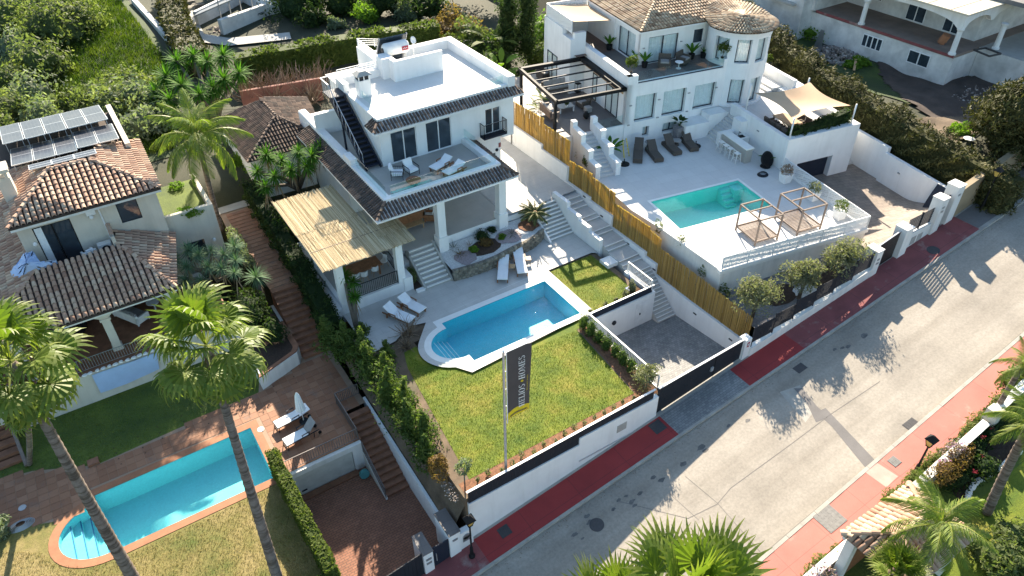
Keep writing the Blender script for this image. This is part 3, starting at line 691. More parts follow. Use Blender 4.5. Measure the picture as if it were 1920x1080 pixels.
# ================================================================ SETTING: ground, street
def sm(a,b,x):t=min(1,max(0,(x-a)/(b-a)));return t*t*(3-2*t)
def ground_z(x,y):
 s=min(7.0,max(-7.5,sz(x)))-0.35
 if y<19.2:return s-0.6*sm(8.2,7.0,y)*0
 back=2.0+0.035*max(0,y-50)+0.25*math.sin(x*0.31)+0.25*math.sin(y*0.23+x*0.11)
 low=min(s,-4.6)if x<30 else s-0.6
 if x>46:back=4.2+0.12*math.sin(x*0.7)+0.12*math.sin(y*0.9)
 b=low+(back-low)*sm(46,52,y)
 if x>46:b=s+(back-s)*sm(46,54,x)if y>20 else s
 if 37<x<51.5 and y>19.4:b=min(b,.2)
 return b
xs=sorted(set([-300,-120,-60,-30]+[i*1.5 for i in range(-14,66)]+[120,200,400]));ys=sorted(set([-300,-80,-20]+[i*1.5 for i in range(-4,84)]+[150,250,500]))
g=MB();g.add([(x,y,ground_z(x,y))for y in ys for x in xs],[(j*len(xs)+i,j*len(xs)+i+1,(j+1)*len(xs)+i+1,(j+1)*len(xs)+i)for j in range(len(ys)-1)for i in range(len(xs)-1)])
g.build('ground',M['scrub_ground'],smooth=True,kind='structure')
YK,YW=17.42,19.15
def yf(x):return 10.1+0.033*(x-20.7) # far kerb line
def strip(name,y0,y1,x0,x1,off,mat,n=24,th=None,kind='structure',parent=None,label=None):
 b=MB();f0=y0 if callable(y0)else(lambda x:y0);f1=y1 if callable(y1)else(lambda x:y1);vs=[];fs=[]
 for i in range(n+1):
  x=x0+(x1-x0)*i/n;vs+=[(x,f0(x),sz(x)+off),(x,f1(x),sz(x)+off)]
  if th:vs+=[(x,f0(x),sz(x)+off-th),(x,f1(x),sz(x)+off-th)]
 k=4 if th else 2
 for i in range(n):
  a=i*k;c=a+k;fs.append((a,c,c+1,a+1))
  if th:fs.append((a+2,c+2,c,a));fs.append((a+1,c+1,c+3,a+3))
 if th:fs.append((0,1,3,2));e=n*k;fs.append((e+1,e,e+2,e+3))
 b.add(vs,fs);return b.build(name,mat,parent,kind=None if parent else kind)
road=strip('road',yf,YK,-25,95,0,M['asphalt'])
side_near=strip('pavement',YK+.16,YW+0.3,-25,95,0.12,M['kerb'],th=0.3)
side_far=strip('pavement',lambda x:yf(x)-1.75,lambda x:yf(x)-0.2,-25,95,0.12,M['pink'],th=0.3)
# painted stretches of the near pavement
strip('red_paint',YK+.17,YW,9.75,21.9,0.124,M['red_paint'],8,parent=side_near)
strip('red_paint',YK+.17,YW,27.2,31.6,0.124,M['red_paint'],8,parent=side_near)
strip('worn_red_paint',YK+.17,YW+.25,31.6,48.0,0.124,M['red_worn'],8,parent=side_near)
strip('worn_red_paint',YK+.17,YW,4.0,9.75,0.124,M['red_worn'],4,parent=side_near)
strip('cobbled_crossing',YK+.17,YW,21.9,27.2,0.126,M['cobble_grey'],6,parent=side_near)
# kerb stones
def kerbs(parent,yfun,w,x0,x1,L=1.0,top=0.135):
 m=MB();m.add([(0.005,0,-.3),(L-.005,0,-.3),(L-.005,w,-.3),(0.005,w,-.3),(0.005,0.012,0),(L-.005,0.012,0),(L-.005,w,0),(0.005,w,0)],[(4,5,6,7),(0,1,5,4),(1,2,6,5),(3,0,4,7),(2,3,7,6)])
 me=m.mesh('kerb_stone',M['kerb']);x=x0;al=math.atan(SLOPE)
 while x<x1:
  y=yfun(x);rz=math.atan2(yfun(x+1)-y,1)
  child('kerb_stone',me,parent,Matrix.Translation((x,y,sz(x)+top+random.uniform(-.006,.006)))@Matrix.Rotation(rz,4,'Z')@Matrix.Rotation(-al,4,'Y'));x+=L*math.cos(al)
kerbs(side_near,lambda x:YK,0.16,2,62);kerbs(side_far,lambda x:yf(x)-0.2,0.2,12,52)
# expansion joints, patches and covers
def st_poly(name,pix,off,mat,parent,th=0.0):
 b=MB();pts=[ST(*q,off)for q in pix];b.sheet([(p.x,p.y)for p in pts],lambda x,y:sz(x)+off);return b.build(name,mat,parent)
def crack(parent,pix,w,off=0.006,mat='stain'):
 pts=[ST(*q,off)for q in pix];b=MB()
 for a,c in zip(pts[:-1],pts[1:]):
  d=(c-a);d.z=0;d.normalize();n=Vector((-d.y,d.x,0))*w/2
  b.add([a-n,a+n,c+n,c-n]if False else[(p.x,p.y,sz(p.x)+off)for p in(a-n,c-n,c+n,a+n)],[(0,1,2,3)])
 return b.build('road_joint',M[mat],parent)
M['joint']=plain('road_joint',(0.17,0.155,0.14),0.9)
crack(road,[(1160,940),(1250,1010),(1390,1040)][:1]+[(1290,972),(1345,945),(1370,915),(1480,835),(1560,775),(1650,715)],0.035,mat='joint')
crack(road,[(1285,893),(1345,943),(1430,1040)],0.03,mat='joint');crack(road,[(1255,925),(1310,975)],0.025,mat='joint')
crack(road,[(1430,1040),(1500,980),(1620,880)],0.04,mat='joint');crack(road,[(1640,868),(1700,812)],0.04,mat='joint');crack(road,[(1722,795),(1800,725),(1915,625)],0.04,mat='joint')
st_poly('dark_patch',[(1488,728),(1512,755),(1530,792),(1555,782),(1532,762),(1505,728)],0.004,M['asphalt_patch'],road)
st_poly('dark_patch',[(1530,772),(1548,765),(1640,862),(1622,876),(1560,800)],0.006,M['asphalt_patch'],road)
st_poly('worn_patch',[(1462,735),(1500,722),(1528,770),(1510,792)],0.003,M['kerb'],road)
rr=random.Random(3)
for(px,py,r)in((1020+88,978,.25),(1100,968,.18),(1185,940,.2),(1160,938,.16),(1200,925,.2),(1150,955,.16),(1174,930,.13),(1240,900,.25),(1225,895,.2),(1280,870,.25),(1315,838,.3),(1322,845,.22),(1366,798,.16),(1402,788,.18),(1590,650,.22),(1580,652,.18),(1565,655,.18),(1620,630,.3),(1500,690,.25),(1420,770,.1),(1078,1002,.2),(1092,1010,.12),(1190,948,.15)):
 p=ST(px,py,0.008);b=MB();n=11;b.sheet([(p.x+r*.8*(0.6+0.6*rr.random())*math.cos(6.28*k/n)*1.25,p.y+r*0.55*(0.6+.6*rr.random())*math.sin(6.28*k/n))for k in range(n)],lambda x,y:sz(x)+0.008+rr.random()*0.001);b.build('oil_stain',M['stain'],road)
def cover(name,px,py,w,h,off,mat,label,parent,round_=False,rot=0.0):
 p=ST(px,py,off);b=MB(Matrix.Translation((p.x,p.y,sz(p.x)+off))@Matrix.Rotation(-math.atan(SLOPE),4,'Y')@Matrix.Rotation(rot,4,'Z'))
 if round_:b.lathe((0,0,0),[(w/2,-.02),(w/2,0.012),(w/2-.05,0.012),(w/2-.06,0.006),(0.02,0.006)],24)
 else:
  b.box(-w/2,w/2,-h/2,h/2,-.02,0.010)
  for i in range(5):
   for j in range(5):b.box(-w/2+w*(i+.2)/5,-w/2+w*(i+.8)/5,-h/2+h*(j+.2)/5,-h/2+h*(j+.8)/5,0.0101,0.016)
 o=b.build(name,M[mat],None,origin=tuple(p));setp(o,label,'utility cover','covers in the street');return o
cover('manhole_cover',1119,984,0.75,0.75,0.004,'iron','round iron manhole cover in the road near the palm fronds',road,True)
cover('manhole_cover',1750,469,0.8,0.8,0.126,'iron','round dark cover on the red pavement outside the gate pillar',road,True)
cover('utility_cover',1233,800,0.75,0.75,0.128,'iron','square dark cover at the upper end of the red pavement',road)
cover('utility_cover',946,996,0.6,0.6,0.128,'iron','square dark cover on the red pavement near the lower lamp post',road)
cover('utility_cover',1556,972,1.15,1.1,0.128,'cover_grey','large grey square cover on the far salmon pavement',road)
cover('utility_cover',1677,865,0.5,0.5,0.128,'cover_grey','small grey square cover on the far pavement by the pale strip',road)
cover('storm_grate',1500,690,0.7,0.5,0.005,'iron','dark storm drain grate in the gutter below the red pavement',road)
cover('storm_grate',1709,796,0.8,0.55,0.005,'iron','storm drain grate in the gutter by the far kerb',road)
st_poly('pale_crossing',[(1622,885),(1645,868),(1684,893),(1662,914)],0.126,M['pale_pink'],side_far)
for q in([(1550,1002),(1690,897)],):
 pass
# ================================================================ MAIN PLOT
POOL=[P(829.1,607.4),P(1019.8,525.9),P(1086.5,585.2),P(891,677.8)]
px0,px1,py0,py1=14.78,22.48,27.37,31.29
def pool_outline(e=0.0,ef=0.0):
 pts=[(px1+e,py1+e),(px0+0.02,py1+e)]if False else[]
 pts=[(px0-e*0,py0-e),(px1+e,py0-e),(px1+e,py1+e),(px0-e,py1+e),(px0-e,30.72+e*0.5)]
 cy,ry,cx,rx=(30.72+27.92)/2,(30.72-27.92)/2+e,px0,1.62+e
 for k in range(1,16):
  a=math.pi/2+math.pi*k/16
  x=cx+rx*math.cos(a);y=cy+ry*math.sin(a)
  if x<px0-e*0.9:pts.append((x,y))
 pts.append((px0-e,pts[-1][1]));pts.append((px0-e,py0-e));
 return pts[1:]
OUT=pool_outline()
garden=MB()
garden.prism([(9.6,26.6),(9.6,19.45),(22.25,19.45),(22.25,26.6)],-5.5,-0.10)
garden.prism([(9.6,33.0),(9.6,26.6),(12.6,26.6),(12.6,33.0)],-5.5,-0.101);garden.prism([(12.6,33.0),(12.6,30.8),(14.6,30.8),(14.6,33.0)],-5.5,-0.101);garden.prism([(12.6,27.45),(12.6,26.6),(22.25,26.6),(22.25,27.3)],-5.5,-0.101)
garden.prism([(23.3,26.75),(27.3,26.75),(27.3,32.2),(23.3,32.2)],-3,-0.10)
gd=garden.build('garden_terrace',M['earth'],kind='structure')
lawn=MB().sheet([(10.35,20.35),(20.9,20.35),(21.4,26.3),(23.15,26.8),(23.15,27.3),(14.4,27.15),(13.2,27.9),(12.58,28.9),(12.55,30.4),(11.7,30.3),(11.3,29.0)],-0.09)
lw=lawn.build('lawn',M['lawn'],kind='structure')
MB().sheet([(23.3,27.15),(26.3,27.2),(26.9,28.2),(26.9,32.0),(23.45,32.05)],-0.09).build('lawn',M['lawn'],kind='structure')
# grass blades so that the turf has a real nap
def grass(name,poly,z,dens,mat,h=0.05,w=0.018,parent=None):
 xs_=[p[0]for p in poly];ys_=[p[1]for p in poly];A=(max(xs_)-min(xs_))*(max(ys_)-min(ys_));n=int(A*dens)
 X=RNG.uniform(min(xs_),max(xs_),n);Y=RNG.uniform(min(ys_),max(ys_),n);ins=np.zeros(n,bool);j=len(poly)-1
 for i in range(len(poly)):
  xi,yi=poly[i][:2];xj,yj=poly[j][:2];c=((yi>Y)!=(yj>Y))&(X<(xj-xi)*(Y-yi)/(yj-yi+1e-12)+xi);ins^=c;j=i
 X,Y=X[ins],Y[ins];n=len(X);th=RNG.uniform(0,6.28,n);hh=h*RNG.uniform(.5,1.4,n);lx=RNG.normal(0,.4,n)*hh;ly=RNG.normal(0,.4,n)*hh
 Z=np.array([z(x,y)for x,y in zip(X,Y)])if callable(z)else np.full(n,z)
 cx,cy=np.cos(th)*w/2,np.sin(th)*w/2
 V=np.stack([np.stack([X-cx,Y-cy,Z],1),np.stack([X+cx,Y+cy,Z],1),np.stack([X+cx*.3+lx,Y+cy*.3+ly,Z+hh],1),np.stack([X-cx*.3+lx,Y-cy*.3+ly,Z+hh],1)],1)
 big=np.sin(X*1.3+2)*np.sin(Y*1.1)*.3+np.sin(Y*7.5+np.sin(X*1.5))*0.12
 T=np.clip(0.5+big+RNG.normal(0,.2,n),0,1);return NB().quads(V,T).build(name,mat,kind='stuff')
M['blade']=fol('grass_blade',(0.05,0.095,0.004),(0.10,0.135,0.006),(0.17,0.16,0.02),0.2)
M['blade_dry']=fol('dry_grass_blade',(0.13,0.12,0.03),(0.25,0.195,0.075),(0.36,0.28,0.13),0.1)
M['blade_wild']=fol('wild_grass_blade',(0.018,0.04,0.006),(0.05,0.085,0.010),(0.12,0.15,0.02),0.3)
grass('grass',[(10.35,20.35),(20.9,20.35),(21.4,26.3),(14.2,26.6),(13.6,27.3),(12.5,28.4),(11.8,29.8),(11.3,29.0)],-0.088,420,M['blade'])
grass('grass',[(23.45,27.2),(26.3,27.2),(26.9,28.2),(26.9,32.0),(23.45,32.0)],-0.088,380,M['blade'])
# deck with the pool cut out
deck=MB();HOLE=pool_outline(0.42)
deck.sheet([(10.0,31.2),(11.7,31.4),(13.0,32.15),(14.0,31.9)]+[(14.78+2.42*math.cos(R_(a)),29.32+2.1*math.sin(R_(a)))for a in range(142,250,9)]+[(14.2,26.6),(23.3,27.1),(23.35,32.1),(27.0,32.1),(27.4,31.8),(27.4,37.0),(25.3,37.0),(17.4,37.0),(10.0,35.4)],0.0,[HOLE])
dk=deck.build('pool_deck',M['deck'],kind='structure')
MB().prism([(10.0,35.4),(10.0,31.2),(27.4,31.8),(27.4,37.0)],-3,-1.9).build('deck_base',M['deck'],dk)
def pool(name,label,inner,z,wz,depth,tile,water,cop,copmat,steps=None,band=None):
 t=thing(name,label,'swimming pool',(sum(p[0]for p in inner)/len(inner),sum(p[1]for p in inner)/len(inner),z-depth))
 b=MB();n=len(inner);ar=sum(inner[i][0]*inner[(i+1)%n][1]-inner[(i+1)%n][0]*inner[i][1]for i in range(n))
 q=inner if ar>0 else inner[::-1]
 vs=[(p[0],p[1],z-0.01)for p in q]+[(p[0],p[1],z-depth)for p in q];fs=[((i+1)%n,i,n+i,n+(i+1)%n)for i in range(n)]
 b.add(vs,fs);b.sheet(q,z-depth);b.build('basin',tile,t)
 MB().sheet(q,wz).build('water',water,t)
 if cop:MB().sheet(cop,z+0.006,[q]).build('coping',copmat,t)
 return t
M['pool_main']=pool_tile('blue_mosaic',(0.035,0.47,0.60),(0.07,0.56,0.68));M['pool_turq']=pool_tile('turquoise_mosaic',(0.12,0.63,0.56),(0.16,0.69,0.62));M['pool_left']=pool_tile('pale_aqua_mosaic',(0.15,0.56,0.60),(0.20,0.62,0.66))
M['water_main']=water_mat('rippled_water',(0.80,0.99,1.0),4.6,1.0,0.016,.10);M['water_calm']=water_mat('calm_water',(0.86,1.0,0.99),2.4,0.10,0.03)
mp=pool('swimming_pool','rippled blue pool with a rounded end between the white deck and the lawn',OUT,0.0,-0.10,1.35,M['pool_main'],M['water_main'],HOLE,M['coping'])
for k in range(4):
 x=13.72+k*0.34;MB().box(13.1,x,27.95,30.7,-1.34,-0.36-0.24*k).build('pool_step',M['pool_main'],mp)
 MB().box(x-.04,x,27.95,30.7,-0.3599-.24*k,-0.35-0.24*k).build('step_nosing',M['white'],mp)
# coping slab returning to the lawn corner
MB().sheet([(13.95,27.3),(14.2,26.62),(15.2,26.68),(15.2,26.94),(14.37,26.94)],0.004).build('deck_corner',M['coping'],dk)
crackb=MB();a,c=P(800,603),P(1020,508)
crackb.add([(a.x,a.y,.003),(c.x,c.y,.003),(c.x,c.y+.04,.003),(a.x,a.y+.04,.003)],[(0,1,2,3)]);crackb.build('drain_channel',M['white_dirty'],dk)
# litter in the gutter
k_=700;X_=RNG.uniform(3,60,k_);Y_=YK-.05-np.abs(RNG.normal(0,.22,k_));C_=np.stack([X_,Y_,SZ0+SLOPE*X_+.014],1);NB().quads(leaf_quads(C_,np.tile([0,0,1.0],(k_,1)),.035,1.6,.15),RNG.uniform(0,.5,k_)).build('leaf_litter',M['leaf_dry'],kind='stuff')
# garage court
court=MB();zc=lambda x,y:-2.48+(26.6-y)*0.10+(x-22.3)*0.0
court.sheet([(22.2,19.3),(29.6,19.3),(29.6,26.6),(22.2,26.6)],zc)
court.build('driveway',M['cobble_grey'],kind='structure')
# plot walls and the street front
YS=19.3
fw=thing('street_wall','white street wall under the dark slatted fence along the red pavement','wall',(9.7,YS,-3.4))
b=MB();b.prism([(9.7,YS),(16.35,YS),(16.35,YS+.28),(9.7,YS+.28)],lambda x,y:sz(x)-.3,-0.42)
b.prism([(16.35,YS-.006),(21.75,YS-.006),(21.75,YS+.28),(16.35,YS+.28)],lambda x,y:sz(x)-.3,lambda x,y:0.08);b.build('wall',M['white'],fw)
MB().box(18.9,19.55,YS-.03,YS-.006,-1.1,-.55).build('meter_cover',M['stone_grey'],fw)
MB().box(16.4,21.6,YS-.035,YS-.006,-1.80,-1.72).build('wall_ledge',M['alu'],fw)
ff=thing('slat_fence','long anthracite slat fence with a pale cap on the white street wall','fence',(9.7,YS+.15,-0.4))
slat=MB().box(0,0.085,0,0.03,0,1).mesh('slat',M['metal_dark'])
ft=lambda x:0.45+(x-9.7)*0.022
i=0
x=9.72
rest=MB()
while x<21.4:
 zb=-0.42 if x<16.3 else 0.08;zt=ft(x)
 child('slat',slat,ff,Matrix.Translation((x,YS+.06,zb))@Matrix.Diagonal((1,1,zt-zb,1)));x+=0.095
MB().bar((9.65,YS+.08,ft(9.7)+.02),(21.5,YS+.08,ft(21.5)+.02),0.12,0.04).build('fence_cap',M['alu'],ff)
# gate
gt=thing('driveway_gate','wide anthracite sliding gate between the white wall and the red pavement','gate',(24.9,YS+.05,-1.4))
gm=MB();nb_=56
gx0,gx1=21.78,28.2
zg0=lambda x:sz(x)+0.16;zg1=lambda x:0.55+(x-21.5)*0.055
sl2=MB().box(0,(gx1-gx0)/nb_-.008,0,0.035,0,1).mesh('gate_slat',M['metal_dark'])
for k in range(nb_):
 x=gx0+(gx1-gx0)*k/nb_;child('gate_slat',sl2,gt,Matrix.Translation((x,YS+.10,zg0(x+.1)))@Matrix.Diagonal((1,1,zg1(x)-zg0(x+.1),1)))
MB().bar((gx0,YS+.12,zg1(gx0)+.02),(gx1,YS+.12,zg1(gx1)+.02),0.12,0.05).build('gate_cap',M['alu'],gt)
MB().box(26.05,26.13,YS+.09,YS+.16,zg0(26.1),zg1(26.1)).build('gate_jamb',M['metal_black'],gt)
MB().box(25.75,25.95,YS+.02,YS+.10,-.25,.05).build('gate_lock',M['alu'],gt)
gp=MB();gp.box(28.22,28.75,YS-.05,YS+.45,sz(28.2)-.3,0.95);gp.build('gate_pillar',M['white'],None,label='white pillar with a small red plate beside the anthracite gate',cat='pillar')
gpp=bpy.data.objects['gate_pillar'];MB().box(28.42,28.62,YS-.062,YS-.05,.35,.72).build('red_plate',M['flower_red'],gpp)
MB().box(28.46,28.58,YS-.066,YS-.062,.45,.62).build('plate_mark',M['metal_white'],gpp)
# retaining wall over the garage with storeroom door
rw=thing('garage_wall','white retaining wall with a flush door below the lawn at the garage court','wall',(25,26.5,-2.5))
b=MB();b.box(22.3,27.9,26.5,26.8,-2.9,-0.08);b.build('wall',M['white'],rw)
b=MB();b.box(26.35,27.35,26.485,26.5,-2.46,-.45);b.box(26.845,26.855,26.478,26.485,-2.46,-.45);b.build('door',M['metal_white'],rw)
MB().box(26.7,26.76,26.44,26.485,-1.5,-1.35).build('door_handle',M['metal_dark'],rw)
MB().lathe((0,0,0),[(0.14,0),(0.14,0.06),(0.05,0.09)],14)
b=MB(Matrix.Translation((24.55,26.5,-1.15))@Matrix.Rotation(R_(90),4,'X'));b.lathe((0,0,0),[(0.16,0),(0.16,0.08),(0.08,0.13)],14);b.build('wall_light',M['metal_dark'],rw)
b=MB();b.box(24.1,24.22,26.46,26.5,-1.95,-1.8);b.build('socket',M['metal_dark'],rw);MB().box(23.2,23.75,26.48,26.5,-2.15,-1.6).build('vent_panel',M['alu'],rw)
fs_=thing('slat_fence','short anthracite fence on top of the garage wall','fence',(25,26.6,-.1))
slh=MB().box(0,.085,0,.03,0,1).mesh('slat',M['metal_navy'])
for k in range(int(5.4/.095)):
 child('slat',slh,fs_,Matrix.Translation((22.35+k*.095,26.58,-.08))@Matrix.Diagonal((1,1,.48,1)))
MB().bar((22.3,26.6,.43),(27.8,26.6,.43),.10,.05).build('fence_cap',M['alu'],fs_)
# low wall and white balustrade on the garden side of the court
cw=thing('court_wall','white side wall of the garage court below the balustrade and small shrubs','wall',(22.3,23,-2.3))
MB().prism([(22.22,19.6),(22.38,19.6),(22.38,26.5),(22.22,26.5)],-3,lambda x,y:-0.12).build('wall',M['white'],cw)
rb=thing('balustrade','white barred balustrade above the garage court','railing',(22.3,23,-.1))
railing(rb,(22.3,20.0,-.1),(22.3,26.5,-.1),0.85,M['metal_white'],0.13,0.025,0.07)
MB().bar((22.3,20.0,.78),(22.3,26.5,.78),.1,.03).build('handrail',M['metal_grey'],rb)
rb2=thing('balustrade','white barred balustrade at the top of the lower stairs beside the small lawn','railing',(27.6,28,.3))
railing(rb2,(27.62,26.6,.1),(27.62,29.0,.12),0.75,M['metal_white'],0.13,0.025,0.06)
MB().bar((27.62,26.6,.86),(27.62,29.0,.88),.09,.03).build('handrail',M['metal_grey'],rb2)
# stepped side wall of the path
pw=thing('path_wall','white stepped wall between the deck stairs and the long stepped path','wall',(27.6,32,0))
b=MB()
for(y0,y1,zt)in((35.64,37.45,2.05),(34.3,35.638,1.6),(33.1,34.298,1.33),(31.82,33.098,1.02),(26.6,29.1,0.10)):
 b.box(27.42,27.72,y0,y1,-2.6,zt)
b.build('wall',M['white'],pw);MB().box(26.85,27.72,30.1,31.0,-.1,.16).build('bench_slab',M['coping'],pw)
# stepped path
pth=MB();z_prev=None
pth.sheet([(23.41,37.3),(29.6,37.3),(29.6,56),(25.82,56),(25.82,41.84),(23.41,41.84)],1.6)
po=pth.build('side_path',M['deck'],kind='structure')
b=MB().prism([(22.95,37.3),(29.6,37.3),(29.6,56),(25.9,56)],-3,1.4);b.build('path_base',M['white'],po)
zs=1.6;y=37.3
prof=[(0.55,1),(0.45,1),(0.45,1),(1.1,1),(0.35,1),(1.2,1),(0.35,1),(1.25,1),(.35,1),(1.25,1),(.35,1),(.9,1)]
levels=[1.45,1.3,1.15,1.0,.88,.76,.64,.5,.36,.22,.08,-.06]
for(dy,_),zt in zip(prof,levels):
 MB().box(27.73,29.45,y-dy,y,-2.7,zt).build('step',M['deck'],po);MB().box(27.73,29.45,y-dy-.012,y-dy+.05,zt-.035,zt+.004).build('step_nosing',M['coping'],po);y-=dy
nst=14;yb=25.9;dy=(y-yb)/nst
for k in range(nst):
 zt=-0.06-(k+1)*(2.36/(nst+1));MB().box(27.95,29.45,y-dy,y,-2.8,zt).build('step',M['deck'],po)
 MB().box(27.95,29.45,y-dy-.012,y-dy+.04,zt-.035,zt+.004).build('step_nosing',M['coping'],po);y-=dy
# right boundary wall with bamboo screen
bw_=thing('boundary_wall','white stepped boundary wall carrying the bamboo screen beside the path','wall',(29.6,32,-1))
b=MB()
segs=[((963,233),(1020,268)),((1020,277),(1068,313)),((1068,340),(1110,368)),((1112,377),(1152,402)),((1152,427),(1215,470)),((1217,482),(1235,493)),((1233,513),(1293,560)),((1293,560),(1402,640))]
tops=[((963,190),(1020,222)),((1020,232),(1072,266)),((1068,300),(1118,330)),((1120,337),(1155,362)),((1157,383),(1222,427)),((1223,433),(1243,450)),((1243,468),(1296,507)),((1296,507),(1408,593))]
XB=29.62
yprev=PX(*segs[0][0],XB+.1).y
scr=thing('bamboo_screen','golden bamboo screen in stepped panels on the white boundary wall','fence',(29.75,33,0))
for k,(s_,t_)in enumerate(zip(segs,tops)):
 a=PX(*s_[0],XB+.1);c=PX(*s_[1],XB+.1);ta=PX(*t_[0],XB+.1);tc=PX(*t_[1],XB+.1)
 y0,y1=(yprev,c.y);za,zb_=a.z,c.z
 if k<6:zw=(za+zb_)/2;za=zb_=zw
 b.prism([(XB-.14,y0),(XB-.14,y1),(XB+.14,y1),(XB+.14,y0)],-3.0,lambda x,y,y0=y0,y1=y1,za=za,zb_=zb_:za+(zb_-za)*(y-y0)/(y1-y0))
 nbm=MB();n=int(abs(y0-y1)/0.036)
 for j in range(n):
  f=(j+.5)/n;y=y0+(y1-y0)*f;zt=ta.z+(tc.z-ta.z)*f+random.gauss(0,.02)+(0.08 if random.random()<.03 else 0);z0=za+(zb_-za)*f-.05;xo=XB+.05+random.uniform(-.02,.02)
  nbm.tube([(xo,y,z0),(xo+random.uniform(-.01,.03),y+random.gauss(0,.012),zt)],0.021,5,random.random(),False)
 nbm.build('bamboo_panel',M['bamboo'],scr);yprev=y1
b.box(XB-.14,XB+.14,46,56,-1,3.0);b.build('wall',M['white'],bw_)
for(yy,zz)in((36.3,1.5),(34.2,.95),(31.2,.3),(28.4,-.2),(24.3,-1.2),(21.2,-1.1)):
 MB().box(XB-.17,XB-.14,yy-.14,yy+.14,zz,zz+.09).build('step_light',M['metal_dark'],bw_)
# ================================================================ MAIN HOUSE
hs=thing('white_villa','modern white villa with a roof terrace and dark tiled eaves behind the blue pool','house',(20,42,0))
b=MB()
# lower volume, porch plinth, upper volume
b.box(14.4,16.5,43.5,52.2,0,5.55) # left wing under the terrace
b.box(16.5,25.8,41.85,52.0,0,5.55)
b.box(17.42,23.4,37.28,41.84,-0.6,1.58) # porch plinth
b.box(14.4,17.4,38.0,43.49,-.6,1.59)
b.box(14.4,22.85,37.15,41.84,5.02,5.56) # terrace slab
b.box(15.6,16.49,41.84,43.49,1.59,5.02)
b.build('wall',M['white'],hs)
MB().box(17.42,23.38,37.3,41.84,1.581,1.6).build('porch_floor',M['deck_porch'],hs)
MB().box(14.4,17.418,37.35,43.49,1.591,1.601).build('porch_floor',M['deck_porch'],hs)
up=MB();MH4=frame4((16.4,41.6,5.55),(1,0,0),(0,1,0))
doors=[(0.75,2.62,0.06,2.28),(3.35,5.28,0.06,2.28),(8.02,9.28,0.15,2.05)]
wall_holes(up,MH4,10.4,3.34,doors,.3)
up.box(16.4,16.7,41.9,48.4,5.551,8.89);up.box(26.5,26.8,41.9,50.6,5.14,8.89);up.box(16.7,26.5,48.3,50.6,5.551,8.89);up.box(25.8,26.8,41.61,50.6,5.1,5.55)
up.box(16.7,26.5,43.9,44.0,5.551,8.88)
up.build('upper_wall',M['white'],hs)
rf=MB();rf.box(16.42,26.78,41.62,50.58,8.892,8.95);rf.build('roof_deck',M['roofdeck'],hs)
pp=MB();pp.box(26.25,26.84,41.45,50.65,8.86,9.62);pp.box(20.1,26.249,50.1,50.65,8.86,9.62);pp.box(16.36,26.249,41.56,41.9,8.86,9.03);pp.box(16.34,16.62,41.9,46.0,8.86,9.03)
pp.box(16.36,19.56,48.0,48.4,8.86,9.5);pp.box(16.36,16.75,46.9,47.999,8.86,9.5);pp.build('parapet',M['white'],hs)
bx=MB();bx.box(20.05,23.9,46.46,46.72,8.95,10.42);bx.box(20.05,20.4,46.721,47.6,8.95,10.42);bx.box(19.56,20.39,47.3,48.4,8.95,10.421);bx.box(19.6,20.1,48.401,52.0,7.6,9.9);bx.box(20.1,22.4,51.6,52.0,5.55,9.3);bx.box(20.1,22.4,50.66,51.6,5.55,8.6)
bx.build('plant_screen_wall',M['white'],hs)
MB().box(24.6,26.2,42.0,42.04,9.0,9.55).build('glass_panel',M['glass'],hs)
# window fittings
F_=lambda x,z:frame4((x,41.72,z),(1,0,0),(0,1,0))
for(x0,x1,z0,z1)in doors[:2]:window(F_(16.4+x0,5.55+z0),x1-x0,z1-z0,hs,'metal_white','pane',.06,1,.05)
window(F_(16.4+8.02,5.7),1.26,1.9,hs,'metal_white','pane',.06,1,.06,transom=.35)
cb=MB();cb.box(23.95,25.85,41.0,41.6,5.62,5.74);cb.build('balcony_slab',M['metal_navy'],hs)
railing(hs,(23.97,41.02,5.74),(25.83,41.02,5.74),.98,M['metal_black'],.12,.02,.04,'balcony_rail');railing(hs,(25.83,41.02,5.74),(25.83,41.58,5.74),.98,M['metal_black'],.12,.02,.04,'balcony_rail');railing(hs,(23.97,41.58,5.74),(23.97,41.02,5.74),.98,M['metal_black'],.12,.02,.04,'balcony_rail')
b=MB();b.box(24.5,25.3,41.8,41.85,2.6,3.9);b.build('lower_window',M['pane'],hs)
b=MB(Matrix.Translation((25.45,41.85,4.1))@Matrix.Rotation(R_(90),4,'X'));b.lathe((0,0,0),[(.12,0),(.12,.07),(.06,.1)],12);b.build('wall_light',M['metal_dark'],hs)
MB().box(25.62,25.8,41.82,41.85,4.25,4.6).build('alarm_plate',M['red_worn'],hs)
# terrace
tf=MB();tf.sheet([(14.9,37.55),(22.4,37.55),(22.4,41.6),(16.4,41.6),(16.4,48.2),(14.9,48.2)],5.6);tf.build('terrace_floor',M['deck_porch'],hs)
tp=MB();tp.box(14.4,22.85,37.1,37.5,5.56,5.97);tp.box(22.42,22.85,37.501,41.58,5.56,5.97);tp.box(14.4,14.88,37.501,52.2,5.56,5.97);tp.box(14.4,14.89,42.3,43.5,5.97,6.35);tp.box(14.45,14.95,42.2,52.2,5.55,6.05);tp.box(14.41,16.4,48.3,48.6,5.57,7.2)
tp.build('terrace_parapet',M['white'],hs)
for(x0,x1,y0,y1)in((14.95,17.5,37.3,37.32),(17.51,20.0,37.3,37.32),(20.01,22.6,37.3,37.32)):MB().box(x0,x1,y0,y1,5.97,6.72).build('glass_panel',M['glass'],hs)
for(y0,y1)in((37.4,39.7),(39.71,42.0)):MB().box(14.66,14.68,y0,y1,5.97,6.72).build('glass_panel',M['glass'],hs)
MB().box(22.62,22.64,40.0,41.55,5.97,6.7).build('glass_panel',M['glass'],hs)
